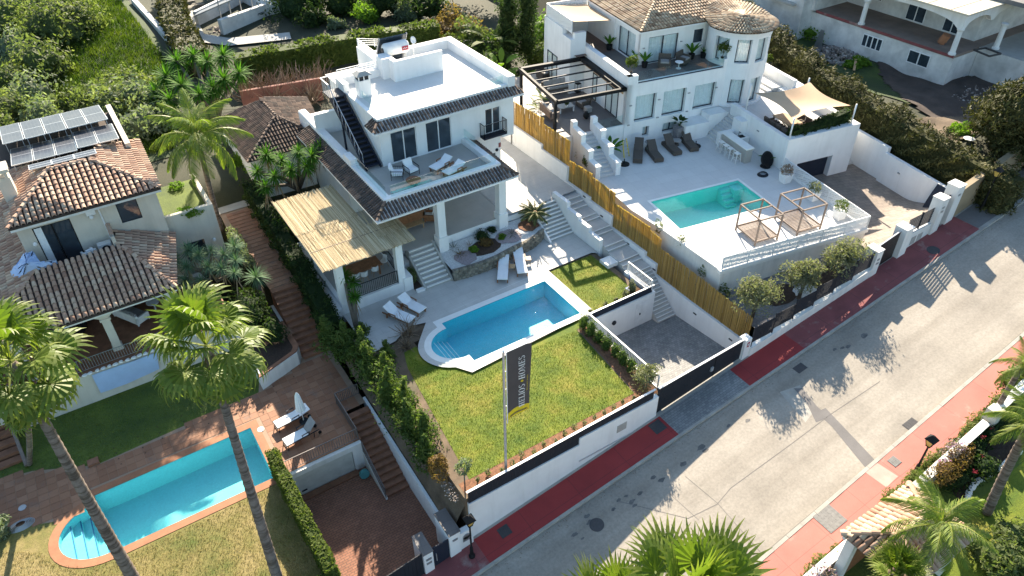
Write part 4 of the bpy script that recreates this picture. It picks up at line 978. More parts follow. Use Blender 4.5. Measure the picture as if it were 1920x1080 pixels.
# tiled eaves: slabs and barrel tiles
ev=MB();mats=[]
def eave(p0,p1,p2,p3):
 ev.add([Vector(p)for p in(p0,p1,p2,p3)]+[Vector(p)-Vector((0,0,.1))for p in(p0,p1,p2,p3)],[(0,1,2,3),(7,6,5,4),(0,4,5,1),(1,5,6,2),(2,6,7,3),(3,7,4,0)])
 global mats;mats+=face_tiles([p0,p1,p2,p3],.235,.40)
rid=[]
eave((13.35,36.1,5.24),(23.6,36.1,5.24),(22.85,37.1,5.72),(14.4,37.1,5.72))
eave((23.6,36.1,5.24),(23.75,42.0,5.24),(22.86,41.8,5.72),(22.86,37.1,5.72))
eave((13.35,50.0,5.24),(13.35,36.1,5.24),(14.39,37.1,5.72),(14.39,50.0,5.72))
rid+=ridge_tiles((13.35,36.1,5.3),(14.4,37.1,5.80),.38)+ridge_tiles((23.6,36.1,5.3),(22.85,37.1,5.80),.38)
eave((15.75,40.85,8.40),(27.25,40.85,8.40),(26.85,41.56,8.80),(16.36,41.56,8.80))
eave((15.75,42.35,8.40),(15.75,40.85,8.40),(16.35,41.56,8.80),(16.35,42.35,8.80))
eave((27.25,40.85,8.40),(27.25,42.2,8.40),(26.86,42.2,8.80),(26.86,41.56,8.80))
rid+=ridge_tiles((15.75,40.85,8.46),(16.36,41.56,8.88),.36)
ev.build('eave_slab',M['white'],hs)
lay_tiles(hs,mats,290,.46,.092,M['tile_dark'],M['tile_dark_mesh'],rmats=rid)
# columns of the porch
for(x,y)in((18.0,36.98),(22.85,37.2)):
 MB().box(x-.28,x+.28,y-.28,y+.28,0.5,5.05).build('column',M['white'],hs);MB().box(x-.36,x+.36,y-.36,y+.36,0.4,2.1).build('column_base',M['white'],hs)
MB().box(13.4,23.5,36.25,37.14,5.02,5.1).build('porch_soffit',M['white'],hs)
# porch rear wall openings
for(x0,x1,z0,z1)in((17.0,19.0,1.65,3.9),(20.3,22.6,2.3,3.5)):
 window(frame4((x0,41.83,z0),(1,0,0),(0,1,0)),x1-x0,z1-z0,hs,'metal_white','pane',.05,1,.05)
# external metal staircase
sts=MB();A=Vector((15.45,46.6,8.9));B=Vector((15.45,41.75,5.62));n=15
for k in range(n):
 f=(k+.5)/n;y=A.y+(B.y-A.y)*f;z=A.z+(B.z-A.z)*(k+1)/(n+1);MB().box(15.25,16.2,y-.17,y+.17,z-.04,z).build('metal_tread',M['metal_navy'],hs)
 MB().box(15.27,16.18,y+.165,y+.175,z,z+.2).build('metal_riser',M['metal_black'],hs)
st=MB()
for x in(15.22,16.24):st.bar((x,46.7,8.85),(x,41.6,5.65),.06,.32)
st.box(15.2,16.36,46.6,48.0,8.80,8.9);st.box(15.25,15.37,45.2,45.32,5.6,8.0);st.build('staircase_frame',M['metal_navy'],hs)
hr=MB();hr.bar((15.2,46.6,9.85),(15.2,42.0,6.7),.04);hr.bar((15.2,46.6,9.85),(15.2,48.0,9.85),.05);hr.bar((15.2,48.0,9.85),(16.36,48.0,9.85),.05)
for k in range(9):f=k/8;hr.bar((15.2,46.6-4.6*f,8.85-3.15*f),(15.2,46.6-4.6*f,9.85-3.15*f),.025)
for k in range(7):hr.bar((15.2,46.8+.17*k,8.9),(15.2,46.8+.17*k,9.85),.02);hr.bar((15.3+.16*k,48.0,8.9),(15.3+.16*k,48.0,9.85),.02)
hr.build('stair_rail',M['alu'],hs)
# chimney
ch=MB();ch.box(16.9,17.75,45.35,46.05,8.9,10.1);co=ch.build('chimney',M['white'],hs)
cc=MB();cc.box(16.98,17.67,45.43,45.97,10.1,10.45);cc.build('chimney_grille',M['metal_dark'],co);c2=MB()
for x in(16.93,17.3,17.66):c2.box(x,x+.06,45.36,45.42,10.101,10.45);c2.box(x,x+.06,45.98,46.04,10.101,10.45)
c2.build('chimney_posts',M['white'],co)
c3=MB();c3.add([(16.78,45.22,10.45),(17.87,45.22,10.45),(17.87,46.18,10.45),(16.78,46.18,10.45),(17.1,45.5,10.68),(17.55,45.5,10.68),(17.55,45.9,10.68),(17.1,45.9,10.68)],[(3,2,1,0),(4,5,6,7),(0,1,5,4),(1,2,6,5),(2,3,7,6),(3,0,4,7)]);c3.build('chimney_cap',M['stone_grey'],co)
# roof railings
def rail3(a,b_,h,n=4,mat='metal_white'):
 a=Vector(a);b_=Vector(b_);m=MB()
 for k in range(n):m.bar(a+Vector((0,0,h*(k+1)/n)),b_+Vector((0,0,h*(k+1)/n)),.035)
 for f in(0,.5,1):p=a.lerp(b_,f);m.bar(p,p+Vector((0,0,h)),.04)
 return m
rail3((16.5,48.2,9.5),(19.5,48.2,9.5),.55).build('roof_rail',M['metal_white'],hs);rail3((19.75,51.9,9.9),(22.3,51.9,9.3),.6).build('roof_rail',M['metal_white'],hs);rail3((19.7,48.6,9.9),(19.7,51.9,9.9),.6).build('roof_rail',M['metal_white'],hs)
# small glass guard by the chimney
MB().box(17.0,17.02,43.0,45.3,9.0,9.5).build('glass_panel',M['glass'],hs)
# solar water heater on the roof
hw=thing('solar_water_heater','white cylindrical solar water tank with a red badge on the flat roof','water heater',(21.6,47.9,8.95))
b=MB(Matrix.Translation((21.2,48.5,10.55))@Matrix.Rotation(R_(90),4,'Y'));b.lathe((0,0,0),[(.05,-1.0),(.36,-.95),(.46,-.8),(.46,.8),(.36,.95),(.05,1.0)],20);b.build('tank',M['plastic_white'],hw,True)
b=MB(Matrix.Translation((21.2,48.5,10.55))@Matrix.Rotation(R_(90),4,'Y'));b.lathe((0,0,-1.06),[(.18,0),(.18,.1)],12);b.build('tank_flange',M['metal_dark'],hw)
b=MB();b.bar((21.2,48.75,11.3),(21.2,50.05,9.1),2.1,.08);b.build('collector_panel',M['pane'],hw)
b=MB();b.bar((20.12,48.72,11.35),(20.12,50.05,9.05),.06,.14);b.bar((22.28,48.72,11.35),(22.28,50.05,9.05),.06,.14)
for x in(20.5,21.9):b.bar((x,48.3,8.95),(x,48.5,10.2),.06);b.bar((x,49.1,8.95),(x,48.6,10.2),.06)
b.build('stand',M['metal_grey'],hw)
fbq=frame4((21.5,48.02,10.42),(1,0,0),(0,1,0));b=MB(fbq);b.box(0,.5,0,.012,0,.3);b.build('red_badge',M['flower_red'],hw)
b=MB(fbq);b.tube([(0.08,-.006,.18),(.13,-.006,.10),(.2,-.006,.19),(.27,-.006,.10),(.33,-.006,.2),(.42,-.006,.12)],.022,5);b.build('badge_mark',M['metal_white'],hw)
b=MB();b.tube([(22.6,47.9,8.95),(22.6,47.9,9.7),(22.9,47.9,9.85),(23.1,47.9,9.5),(23.1,47.9,8.95)],.04,6);b.build('pipe',M['metal_grey'],hw)
an=thing('roof_aerial','small white dish aerial on a thin mast behind the solar water tank','aerial',(23.1,48.9,8.95))
b=MB();b.tube([(22.6,48.5,8.95),(22.6,48.5,10.75)],.03,6);b.build('mast',M['metal_white'],an)
b=MB(Matrix.Translation((22.58,48.4,10.85))@Matrix.Scale(.75,4)@Matrix.Rotation(R_(65),4,'X')@Matrix.Rotation(R_(20),4,'Y'));b.lathe((0,0,0),[(.02,-.08),(.2,-.04),(.36,.05),(.36,.06),(.2,-.02),(.02,-.06)],16);b.build('dish',M['metal_white'],an,True)
# rear annex with old tiled roof
ax=thing('tiled_annex','low annex with an old dark hipped tile roof left of the white villa','house',(12.3,53,1))
b=MB();b.box(9.75,14.3,50.4,58.0,0.5,4.15);b.build('wall',M['white'],ax)
ap,aq=(12.9,53.0,5.7),(12.9,56.5,5.7);e=[(9.45,49.9,4.2),(15.6,49.9,4.2),(17.0,58.2,4.2),(9.45,58.2,4.2)]
sl=MB();sl.add(e+[ap,aq],[(0,1,4),(1,2,5,4),(2,3,5),(3,0,4,5),(3,2,1,0)]);sl.build('roof_slab',M['under'],ax)
mats=face_tiles([e[0],e[1],ap],.24,.42)+face_tiles([e[1],e[2],aq,ap],.24,.42)+face_tiles([e[3],e[0],ap,aq],.24,.42)
lay_tiles(ax,mats,0,.48,.088,M['tile_dark'],M['tile_dark_mesh'],rmats=ridge_tiles(e[0],ap,.4)+ridge_tiles(e[1],ap,.4)+ridge_tiles(ap,aq,.4))
# dining platform, reed pergola
dp=thing('dining_terrace','raised dining terrace with white walls and black balustrade under the reed roof','terrace',(12,38,-.1))
b=MB();b.box(10.05,14.55,35.38,43.4,-.6,.78);b.box(14.551,15.55,36.9,37.9,-.6,0.9);b.box(9.2,10.04,35.38,43.5,-2.5,.5);b.build('wall',M['white'],dp)
MB().sheet([(10.3,35.7),(14.4,35.7),(14.4,43.3),(10.3,43.3)],.785).build('floor',M['deck_porch'],dp)
for x0,y0 in((14.0,35.4),(10.06,35.4),(10.06,40.0)):MB().box(x0,x0+.47,y0,y0+.47,.781,4.0).build('pillar',M['white'],dp)
MB().box(14.3,14.9,35.3,36.3,-.1,1.05).build('pillar_base',M['white'],dp);MB().prism([(14.9,34.75),(15.5,34.72),(15.5,35.0),(14.9,35.0)],-.1,.16).build('planter_edge',M['white'],dp)
MB().box(14.9,15.5,35.0,36.9,-.1,.08).build('planter_soil',M['soil'],dp)
railing(dp,(10.6,35.5,.79),(13.95,35.5,.79),.95,M['metal_black'],.12,.022,.045);railing(dp,(14.3,35.95,.79),(14.3,38.6,1.2),.95,M['metal_black'],.12,.022,.045)
pg=thing('reed_pergola','straw coloured reed roof with frayed edges over the dining terrace','pergola',(12,39,.8))
reeds=MB();zr=lambda x,y:4.12+(y-35)*0.006-(x-9)*.0
outl=lambda x:(34.72+0.03*math.sin(x*3),43.3 if x<13.3 else 37.9)
n=230
for k in range(n):
 x=9.15+(15.2-9.15)*k/n;y0,y1=outl(x)
 if x<13.3:y1=43.7+min(0,0)
 for(a,c,lay)in((y0,(y0+y1)/2+.2,0),((y0+y1)/2-.1,y1,1)):
  reeds.tube([(x+random.gauss(0,.02),a+random.gauss(0,.07),zr(x,a)+lay*.02+random.uniform(0,.03)),(x+random.gauss(0,.02),c+random.gauss(0,.07),zr(x,c)+random.uniform(0,.03))],.016+random.random()*.008,4,random.random(),False)
 if k%3==0:reeds.tube([(x+random.gauss(0,.15),y0+random.random()*4,zr(x,38)+.05),(x+random.gauss(0,.15),y0+2+random.random()*4,zr(x,38)+.055)],.012,4,random.random(),False)
reeds.build('reed_matting',M['reed'],pg,kind='stuff')
MB().prism([(9.15,34.8),(15.15,34.8),(15.15,37.8),(13.3,37.8),(13.3,43.6),(9.15,43.6)],4.06,4.09,bottom=True).build('reed_underlay',M['reed'],pg)
b=MB()
for y in(35.3,37.6,40.0,42.4):b.bar((9.3,y,3.98),(14.9 if y<38 else 13.2,y,3.98),.12,.14)
b.build('beam',M['wood_grey'],pg)
for(a,c)in(((9.15,39.2),(13.3,39.2)),((9.15,36.9),(15.1,36.9))):MB().bar((a[0],a[1],4.17),(c[0],c[1],4.17),.03,.02).build('tie_wire',M['wood_grey'],pg)
# stairs up to the porch and the side stairs
ps=thing('porch_stairs','pale stone stairs from the pool deck up to the porch','stairs',(16.5,35.5,0))
n=9
for k in range(n):
 z=1.6*(k+1)/n;y0=34.75+2.62*k/n;MB().box(15.6,17.35,y0,y0+2.62/n+(.3 if k==n-1 else 0.0),-.2,z-.002).build('step',M['deck_porch'],ps);MB().box(15.6,17.35,y0-.02,y0+.10,z-.05,z+.004).build('step_nosing',M['coping'],ps)
b=MB();b.prism([(17.36,34.65),(17.5,34.65),(17.5,37.27),(17.36,37.27)],-.2,lambda x,y:.15+(y-34.65)*1.62/2.65);b.prism([(15.45,34.65),(15.59,34.65),(15.59,36.88),(15.45,36.88)],-.2,lambda x,y:.1+(y-34.65)*1.6/2.65);b.build('stringer',M['stone_grey'],ps)
s2=thing('side_stairs','white stairs beside the cycad from the pool deck up to the side path','stairs',(26.3,35.8,0))
n=10
for k in range(n):
 z=1.6*(k+1)/n;y0=34.75+2.5*k/n;MB().box(25.4,27.4,y0,y0+.25,-.2,z-.002).build('step',M['deck_porch'],s2);MB().box(25.4,27.4,y0-.02,y0+.10,z-.045,z+.004).build('step_nosing',M['coping'],s2)
MB().prism([(25.26,34.6),(25.39,34.6),(25.39,37.2),(25.26,37.2)],-.2,lambda x,y:.12+(y-34.6)*1.6/2.6).build('stringer',M['white'],s2)
# rubble retaining wall and planting bed
rk=thing('rubble_wall','curved rubble stone wall edging the planting bed above the deck','wall',(21.5,34.7,0))
path=[(17.52,34.65),(18.6,34.5),(19.6,34.42),(20.8,34.45),(22.2,34.7),(23.4,34.8),(24.2,34.95),(25.2,35.45)]
def along(path,n):
 L=[0];
 for a,c in zip(path[:-1],path[1:]):L.append(L[-1]+math.dist(a,c))
 out=[]
 for k in range(n+1):
  s=L[-1]*k/n;i=0
  while i<len(L)-2 and L[i+1]<s:i+=1
  f=(s-L[i])/(L[i+1]-L[i]);out.append((path[i][0]+(path[i+1][0]-path[i][0])*f,path[i][1]+(path[i+1][1]-path[i][1])*f))
 return out
def stone_mesh(seed,mat):
 r=random.Random(seed);m=MB();vs=[];fs=[];nu,nv=6,4
 for j in range(nv+1):
  ph=math.pi*j/nv
  for i in range(nu):
   th=2*math.pi*i/nu;v=Vector((math.sin(ph)*math.cos(th),math.sin(ph)*math.sin(th),math.cos(ph)))
   s=max(abs(v.x),abs(v.y),abs(v.z));v=v.lerp(v/s,.55)*r.uniform(.82,1.05)*.5;vs.append(v)
 for j in range(nv):
  for i in range(nu):fs.append((j*nu+i,(j+1)*nu+i,(j+1)*nu+(i+1)%nu,j*nu+(i+1)%nu))
 m.add(vs,fs);return m.mesh('stone',mat)
stones=[stone_mesh(i,M['rubble'])for i in range(6)]
mm=MB();mm.wall(along(path,16),-.3,.82,.26);mm.build('mortar_core',M['mortar'],rk)
for row in range(4):
 pts=along(path,27)
 for k in range(27):
  (ax_,ay),(bx_,by)=pts[k],pts[k+1];f=random.random()*.3+(.5 if row%2 else.15);x=ax_+(bx_-ax_)*f;y=ay+(by-ay)*f;an_=math.atan2(by-ay,bx_-ax_)
  child('stone',random.choice(stones),rk,Matrix.Translation((x,y-.07+random.uniform(-.03,.03),.11+row*.22))@Matrix.Rotation(an_,4,'Z')@Matrix.Rotation(random.choice((0,3.14)),4,'X')@Matrix.Diagonal((random.uniform(.26,.36),random.uniform(.24,.32),random.uniform(.2,.26),1)))
bed=MB();zb_=lambda x,y:.74+(y-34.6)*.10
bed.sheet([(p[0],p[1]+.05)for p in path]+[(25.2,37.2),(17.45,37.2)],zb_);bd=bed.build('planting_bed',M['gravel_white'],kind='structure')
def blobpoly(cx,cy,rx,ry,n=18,seed=0):
 r=random.Random(seed);return[(cx+rx*math.cos(6.2832*k/n)*r.uniform(.85,1.1),cy+ry*math.sin(6.2832*k/n)*r.uniform(.85,1.1))for k in range(n)]
for(pp_,mt,nm,k)in((blobpoly(20.6,35.7,1.35,.8,seed=1),'soil','mulch',1),(blobpoly(18.9,35.4,.75,.75,seed=2),'gravel_mauve','mauve_gravel',2),(blobpoly(22.6,35.85,1.0,.75,seed=3),'gravel_mauve','mauve_gravel',3),(blobpoly(24.5,36.2,.75,.7,seed=4),'bark_red','red_mulch',4)):
 MB().sheet(pp_,lambda x,y:zb_(x,y)+.012*k).build(nm,M[mt],bd)
# mulch strips along the lawn edges
MB().sheet([(9.75,19.7),(22.1,19.7),(22.1,26.2),(21.5,26.2),(21.0,20.4),(9.75,20.4)],-.094).build('mulch_strip',M['bark_red'],gd)
MB().sheet([(22.3,26.85),(27.2,26.85),(27.2,28.3),(26.4,27.25),(22.3,27.1)],-.093).build('mulch_strip',M['bark_red'],gd)
# flag
fl=thing('flag_pole','tall white pole flying a dark estate agency banner on the lawn','flag',tuple(P(948.5,884,-.09)))
p0=P(948.5,884,-.09);
dz=0
ztop=None
for zz in np.linspace(4,9,400):
 q=proj((p0.x,p0.y,zz));
 if q[1]<660:ztop=zz;break
pt=Vector((p0.x,p0.y,ztop))
b=MB();b.tube([p0,pt],[.075,.055],10);b.build('pole',M['alu'],fl);b=MB();b.lathe(pt,[(.02,0),(.08,.05),(.02,.12)],10);b.build('finial',M['metal_white'],fl)
fd=Vector((math.cos(R_(32)),-math.sin(R_(32))*-0.0+.25,0)).normalized()
fd=Vector((1.0,0.0,0))
hb_=(ztop-p0.z)
zt_,zb_f=pt.z-.12,pt.z-hb_*0.56
def flagp(u,v): # u along width 0..1, v down 0..1
 w=1.28;ww=math.sin(u*5+v*2.2)*.05*u+math.sin(u*11+v*5)*.015*u;nrm=Vector((-fd.y,fd.x,0));sag=.10*u*math.sin(v*math.pi)*0
 return Vector((p0.x,p0.y,0))+fd*(.16+w*u*(1-.04*v))+nrm*ww+Vector((0,0,zt_+(zb_f-zt_)*v-.0*u))
M['flag_dark']=plain('taupe_banner_cloth',(0.085,0.072,0.072),.85,var=.1);M['flag_yellow']=plain('yellow_banner_trim',(0.80,0.60,0.02),.8);M['flag_text']=plain('white_banner_lettering',(0.85,0.83,0.80),.8)
fa=MB();fa.grid(lambda u,v:flagp(u,v*(.885-.05*math.sin(u*3.1))),18,20);fa.build('banner',M['flag_dark'],fl,True)
fy=MB();fy.grid(lambda u,v:flagp(u,(.885-.05*math.sin(u*3.1))+v*.085*(1+.35*math.sin(u*3.1))),18,3);fy.build('banner_trim',M['flag_yellow'],fl,True)
b=MB();b.bar(Vector((p0.x,p0.y,pt.z-.1)),Vector((p0.x,p0.y,pt.z-.1))+fd*1.46,.04);b.bar(Vector((p0.x,p0.y,0))+fd*.15+Vector((0,0,zt_)),Vector((p0.x,p0.y,0))+fd*.15+Vector((0,0,zb_f-.1)),.035)
for f in(.25,.5,.75):z=zt_+(zb_f-zt_)*f;b.bar((p0.x,p0.y,z),Vector((p0.x,p0.y,z))+fd*.16,.025)
b.build('banner_arm',M['metal_white'],fl)
# lettering reads upwards along the pole: text axis s (up), cap height axis goes towards the pole
VT=1.28/abs(zt_-zb_f)
def tmap(s,h,u0,size,v0): # s along text (in cap heights), h 0..1 cap height
 u=u0-h*size;v=v0-s*size*VT;q=flagp(u,v);off=Vector((fd.y,-fd.x,0))*.022;return q+off
GL={ # strokes as quads in unit cap height, width ~0.75
 'H':[[(.0,0),(.08,0),(.08,1),(0,1)],[(.06,0),(.22,0),(.22,1),(.06,1)],[(.52,0),(.68,0),(.68,1),(.52,1)],[(.22,.46),(.52,.46),(.52,.53),(.22,.53)],[(-.05,0),(.33,0),(.33,.05),(-.05,.05)],[(-.05,.95),(.33,.95),(.33,1),(-.05,1)],[(.41,0),(.79,0),(.79,.05),(.41,.05)],[(.41,.95),(.79,.95),(.79,1),(.41,1)]],
 'E':[[(.06,0),(.22,0),(.22,1),(.06,1)],[(-.02,0),(.62,0),(.62,.06),(-.02,.06)],[(-.02,.94),(.6,.94),(.6,1),(-.02,1)],[(.22,.47),(.48,.47),(.48,.53),(.22,.53)],[(.56,0),(.62,0),(.62,.25),(.56,.25)],[(.54,.76),(.6,.76),(.6,1),(.54,1)],[(.44,.36),(.48,.36),(.48,.64),(.44,.64)]],
 'L':[[(.06,0),(.22,0),(.22,1),(.06,1)],[(-.02,0),(.62,0),(.62,.06),(-.02,.06)],[(-.04,.95),(.32,.95),(.32,1),(-.04,1)],[(.56,0),(.62,0),(.62,.28),(.56,.28)]],
 'I':[[(.06,0),(.22,0),(.22,1),(.06,1)],[(-.04,0),(.32,0),(.32,.05),(-.04,.05)],[(-.04,.95),(.32,.95),(.32,1),(-.04,1)]],
 'M':[[(.04,0),(.10,0),(.10,1),(.04,1)],[(.06,1),(.24,1),(.52,.1),(.42,.1)],[(.45,.1),(.5,.1),(.82,1),(.76,1)],[(.74,0),(.90,0),(.90,1),(.74,1)],[(-.05,0),(.2,0),(.2,.05),(-.05,.05)],[(.64,0),(1.0,0),(1.0,.05),(.64,.05)]],
}
def ring(cx,cy,rx,ry,tk,n=22,a0=0,a1=360):
 out=[]
 for k in range(n):
  a,c=R_(a0+(a1-a0)*k/n),R_(a0+(a1-a0)*(k+1)/n);t1=tk[0]+(tk[1]-tk[0])*abs(math.cos(a));t2=tk[0]+(tk[1]-tk[0])*abs(math.cos(c))
  out.append([(cx+(rx)*math.cos(a),cy+ry*math.sin(a)),(cx+rx*math.cos(c),cy+ry*math.sin(c)),(cx+(rx-t2)*math.cos(c),cy+(ry-t2*.4)*math.sin(c)),(cx+(rx-t1)*math.cos(a),cy+(ry-t1*.4)*math.sin(a))])
 return out
GL['O']=ring(.40,.5,.42,.52,(.08,.2))
GL['S']=ring(.30,.74,.27,.27,(.10,.15),12,20,270)+ring(.30,.26,.29,.27,(.10,.15),12,-160,90)
ADV={'H':.86,'E':.74,'L':.70,'I':.38,'O':.92,'S':.68,'M':1.05}
def write(s,u0,size,v0,mat,name):
 m=MB();x=0
 for ch_ in s:
  for q in GL[ch_]:m.add([tmap(x+a,c,u0,size,v0)for a,c in q],[(0,1,2,3)])
  x+=ADV[ch_]+.06
 m.build(name,mat,fl);return x
write('HELIOS',.73,.245,.845,M['flag_text'],'lettering');write('HOMES',.73,.245,.445,M['flag_text'],'lettering')
m=MB();m.add([tmap(.0+.22*math.cos(6.2832*k/14),.45+.22*math.sin(6.2832*k/14),.73,.245,.478)for k in range(14)],[tuple(range(14))]);m.build('yellow_dot',M['flag_yellow'],fl)
def text_on(s,fn,mat,name,parent,spacing=1.0):
 cu=bpy.data.curves.new(name,'FONT');cu.body=s;cu.space_character=spacing;cu.resolution_u=2;o=bpy.data.objects.new(name,cu);COL.objects.link(o);dg=bpy.context.evaluated_depsgraph_get();me=bpy.data.meshes.new_from_object(o.evaluated_get(dg));COL.objects.unlink(o);bpy.data.objects.remove(o)
 b=MB();b.add([fn(v.co.x,v.co.y)for v in me.vertices],[tuple(p.vertices)for p in me.polygons]);return b.build(name,mat,parent)
text_on('EXCLUSIVE HOMES',lambda x,y:tmap(x,y,.87,.085,.645),M['flag_yellow'],'small_lettering',fl,1.1)
m=MB();r9=random.Random(5);u=.12
while u<.9:
 w_=r9.uniform(.012,.03);vv=.955-.05*math.sin(u*3.1);o_=Vector((0,-.022,0));m.add([flagp(u,vv+.012)+o_,flagp(u+w_,vv+.012)+o_,flagp(u+w_,vv-.012)+o_,flagp(u,vv-.012)+o_],[(0,1,2,3)]);u+=w_+.012
m.build('trim_print',M['flag_dark'],fl)
# ================================================================ SECOND VILLA (right): all in its own rotated frame
def B2():return MB(V2M)
def F2(u,v,z,axis='u'):
 return V2M@(frame4((u,v,z),(1,0,0),(0,1,0))if axis=='u' else frame4((u,v,z),(0,-1,0),(1,0,0)))
dq=B2();PH=[(.08,4.70),(7.43,4.70),(7.43,8.42),(.08,8.42)]
dout=[(-.15,-.25),(11.3,-.25),(11.3,16.45),(2.4,16.45),(-.6,16.45),(-2.0,14.0),(-1.7,8.0),(-1.05,5.15)]
dq.sheet(dout,2.4,[PH]);d2=dq.build('upper_deck',M['deck2'],kind='structure')
b=B2();b.prism(dout,-1.5,0.4);n=len(dout)
vs=[(p[0],p[1],.4)for p in dout]+[(p[0],p[1],2.398)for p in dout];b.add(vs,[(i,(i+1)%n,n+(i+1)%n,n+i)for i in range(n)]);b.build('retaining_base',M['white2'],d2)
B2().box(-.3,11.4,-.32,-.02,2.2,2.46).build('deck_edge',M['coping'],d2)
pl2=pool('swimming_pool','calm turquoise rectangular pool on the white deck of the round towered villa',[tuple(w2(*q)[:2])for q in PH],2.4,2.31,1.3,M['pool_turq'],M['water_calm'],[tuple(w2(*q)[:2])for q in((-.1,4.45),(7.65,4.45),(7.65,8.65),(-.1,8.65))],M['coping'])
for k in range(4):B2().box(5.75-.0*k,6.6,8.41-.32*(4-k),8.41-.32*(3-k)-.002,1.11,2.1-.28*(3-k)).build('pool_step',M['pool_turq'],pl2)
B2().box(6.62,7.42,7.6,8.41,1.11,2.16).build('pool_ledge',M['pool_turq'],pl2)
vl=thing('tower_villa','white villa with a round corner tower and ochre tiled roof above the turquoise pool','house',tuple(w2(8,20,2.4)),A2)
W0=16.45
fac=B2();wl=[(0.82,2.66,1.86,3.98),(3.3,5.38,1.86,3.92),(6.15,8.15,1.9,3.92),(1.7,2.3,.45,1.3),(3.55,5.2,.42,1.22)]
wall_holes(fac,frame4((2.35,W0,2.4),(1,0,0),(0,1,0)),8.55,5.0,wl,.45)
fac.box(2.35,2.8,W0,24.9,4.2,8.05)
for(a,c,z0,z1)in((W0+.45,17.5,4.2,7.3),):pass
fac.box(2.8,10.9,W0+.451,19.4,7.0,7.4);fac.box(10.88,11.3,W0,17.2,7.4,8.06);fac.box(2.351,3.2,W0+.002,W0+.44,7.4,8.05);fac.box(10.9,11.3,W0,17.3,2.4,7.4)
fac.box(2.8,14,19.8,20.1,2.4,7.0);fac.box(1.0,2.35,23.41,24.9,4.2,8.72);fac.box(1.0,1.35,24.9,28.3,4.2,9.2);fac.box(1.0,5.0,28.0,28.4,4.2,9.2);fac.box(1.351,2.35,23.412,23.8,8.72,9.2)
fac.box(4.95,5.03,23.4,28,7.4,10.2)
fac.build('wall',M['white'],vl)
B2().box(2.81,12.2,W0+.46,28,7.40,7.41).build('balcony_floor',M['terr_grey'],vl);B2().box(1.36,5.0,23.0,28.0,7.411,7.42).build('balcony_floor',M['terr_brown'],vl)
B2().box(3.3,10.85,W0+.03,W0+.1,7.42,7.47).build('glass_channel',M['metal_navy'],vl)
for(a,c)in((3.25,5.7),(5.72,8.2),(8.22,10.85)):B2().box(a,c,W0+.05,W0+.07,7.45,8.3).build('glass_panel',M['glass'],vl)
for(x0,x1,z0,z1)in wl:
 window(F2(2.35+x0,W0+.33,2.4+z0),x1-x0,z1-z0,vl,'metal_navy','glass_pane',.05,0 if x1-x0<1 or z0>1.5 else 1,.055,True)
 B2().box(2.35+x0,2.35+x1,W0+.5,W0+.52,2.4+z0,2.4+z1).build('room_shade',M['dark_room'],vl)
# upper storey
upw=B2();holes=[(0.75,3.42,.03,2.1),(4.85,5.72,1.05,2.12),(6.55,6.85,.02,2.1)]
wall_holes(upw,frame4((5.03,19.49,7.4),(1,0,0),(0,1,0)),7.2,2.75,holes,.3)
wall_holes(upw,frame4((5.03,27.5,7.4),(0,-1,0),(1,0,0)),8.0,2.75,[(4.65,7.25,.1,2.15)],.3)
upw.box(5.34,14,27.2,27.5,7.4,10.15);upw.box(13.7,14.0,20.4,27.19,7.4,10.15);upw.build('upper_wall',M['white'],vl)
window(F2(5.03+.75,19.62,7.43),2.67,2.07,vl,'metal_navy','glass_pane',.05,1,.06,True);window(F2(5.03+4.85,19.62,8.45),.87,1.07,vl,'metal_navy','pane',.05,0,.05);window(F2(5.03+6.55,19.62,7.42),.3,2.08,vl,'metal_navy','pane',.05,0,.04)
window(F2(5.16,22.85,7.5,'v'),2.6,2.05,vl,'metal_navy','glass_pane',.05,1,.06,True)
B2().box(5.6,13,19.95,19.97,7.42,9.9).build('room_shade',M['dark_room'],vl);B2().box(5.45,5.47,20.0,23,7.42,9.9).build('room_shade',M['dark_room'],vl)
# tower
TC=(13.1,18.05);TR=2.5
def arc_wall(mb,r,th,a0,a1,z0,z1,n=10):
 vs=[];fs=[]
 for k in range(n+1):
  a=R_(a0+(a1-a0)*k/n);c,s_=math.cos(a),math.sin(a)
  vs+=[(TC[0]+r*c,TC[1]+r*s_,z0),(TC[0]+r*c,TC[1]+r*s_,z1),(TC[0]+(r-th)*c,TC[1]+(r-th)*s_,z0),(TC[0]+(r-th)*c,TC[1]+(r-th)*s_,z1)]
 for k in range(n):
  i=4*k;j=i+4;fs+=[(i,j,j+1,i+1),(j+2,i+2,i+3,j+3),(i+1,j+1,j+3,i+3),(i+2,j+2,j,i)]
 fs+=[(0,1,3,2),(4*n+2,4*n+3,4*n+1,4*n)];mb.add(vs,fs)
tw=B2();win_a=[(-170,-143),(-129,-103),(-91,-66),(-54,-30)];edges=[-200]+[a for w in win_a for a in w]+[40]
for(z0,z1,full)in((2.4,4.42,1),(4.42,6.45,0),(6.45,7.75,1),(7.75,9.6,0),(9.6,10.16,1)):
 if full:arc_wall(tw,TR,.4,-200,40,z0,z1,40)
 else:
  for k in range(0,len(edges),2):arc_wall(tw,TR,.4,edges[k],edges[k+1],z0,z1,max(2,int((edges[k+1]-edges[k])/5)))
tw.build('tower_wall',M['white'],vl,False)
for(z0,z1)in((4.42,6.45),(7.75,9.6)):
 for(a0,a1)in win_a:
  am=R_((a0+a1)/2);w=2*(TR-.3)*math.sin(R_(a1-a0)/2)*1.0;rr_=(TR-.28)*math.cos(R_(a1-a0)/2);o=Vector((TC[0]+rr_*math.cos(am),TC[1]+rr_*math.sin(am),z0));xd=Vector((-math.sin(am),math.cos(am),0));o-=xd*w/2
  window(V2M@frame4(o,xd,(-math.cos(am),-math.sin(am),0)),w,z1-z0,vl,'metal_navy','glass_pane',.04,0,.05,True)
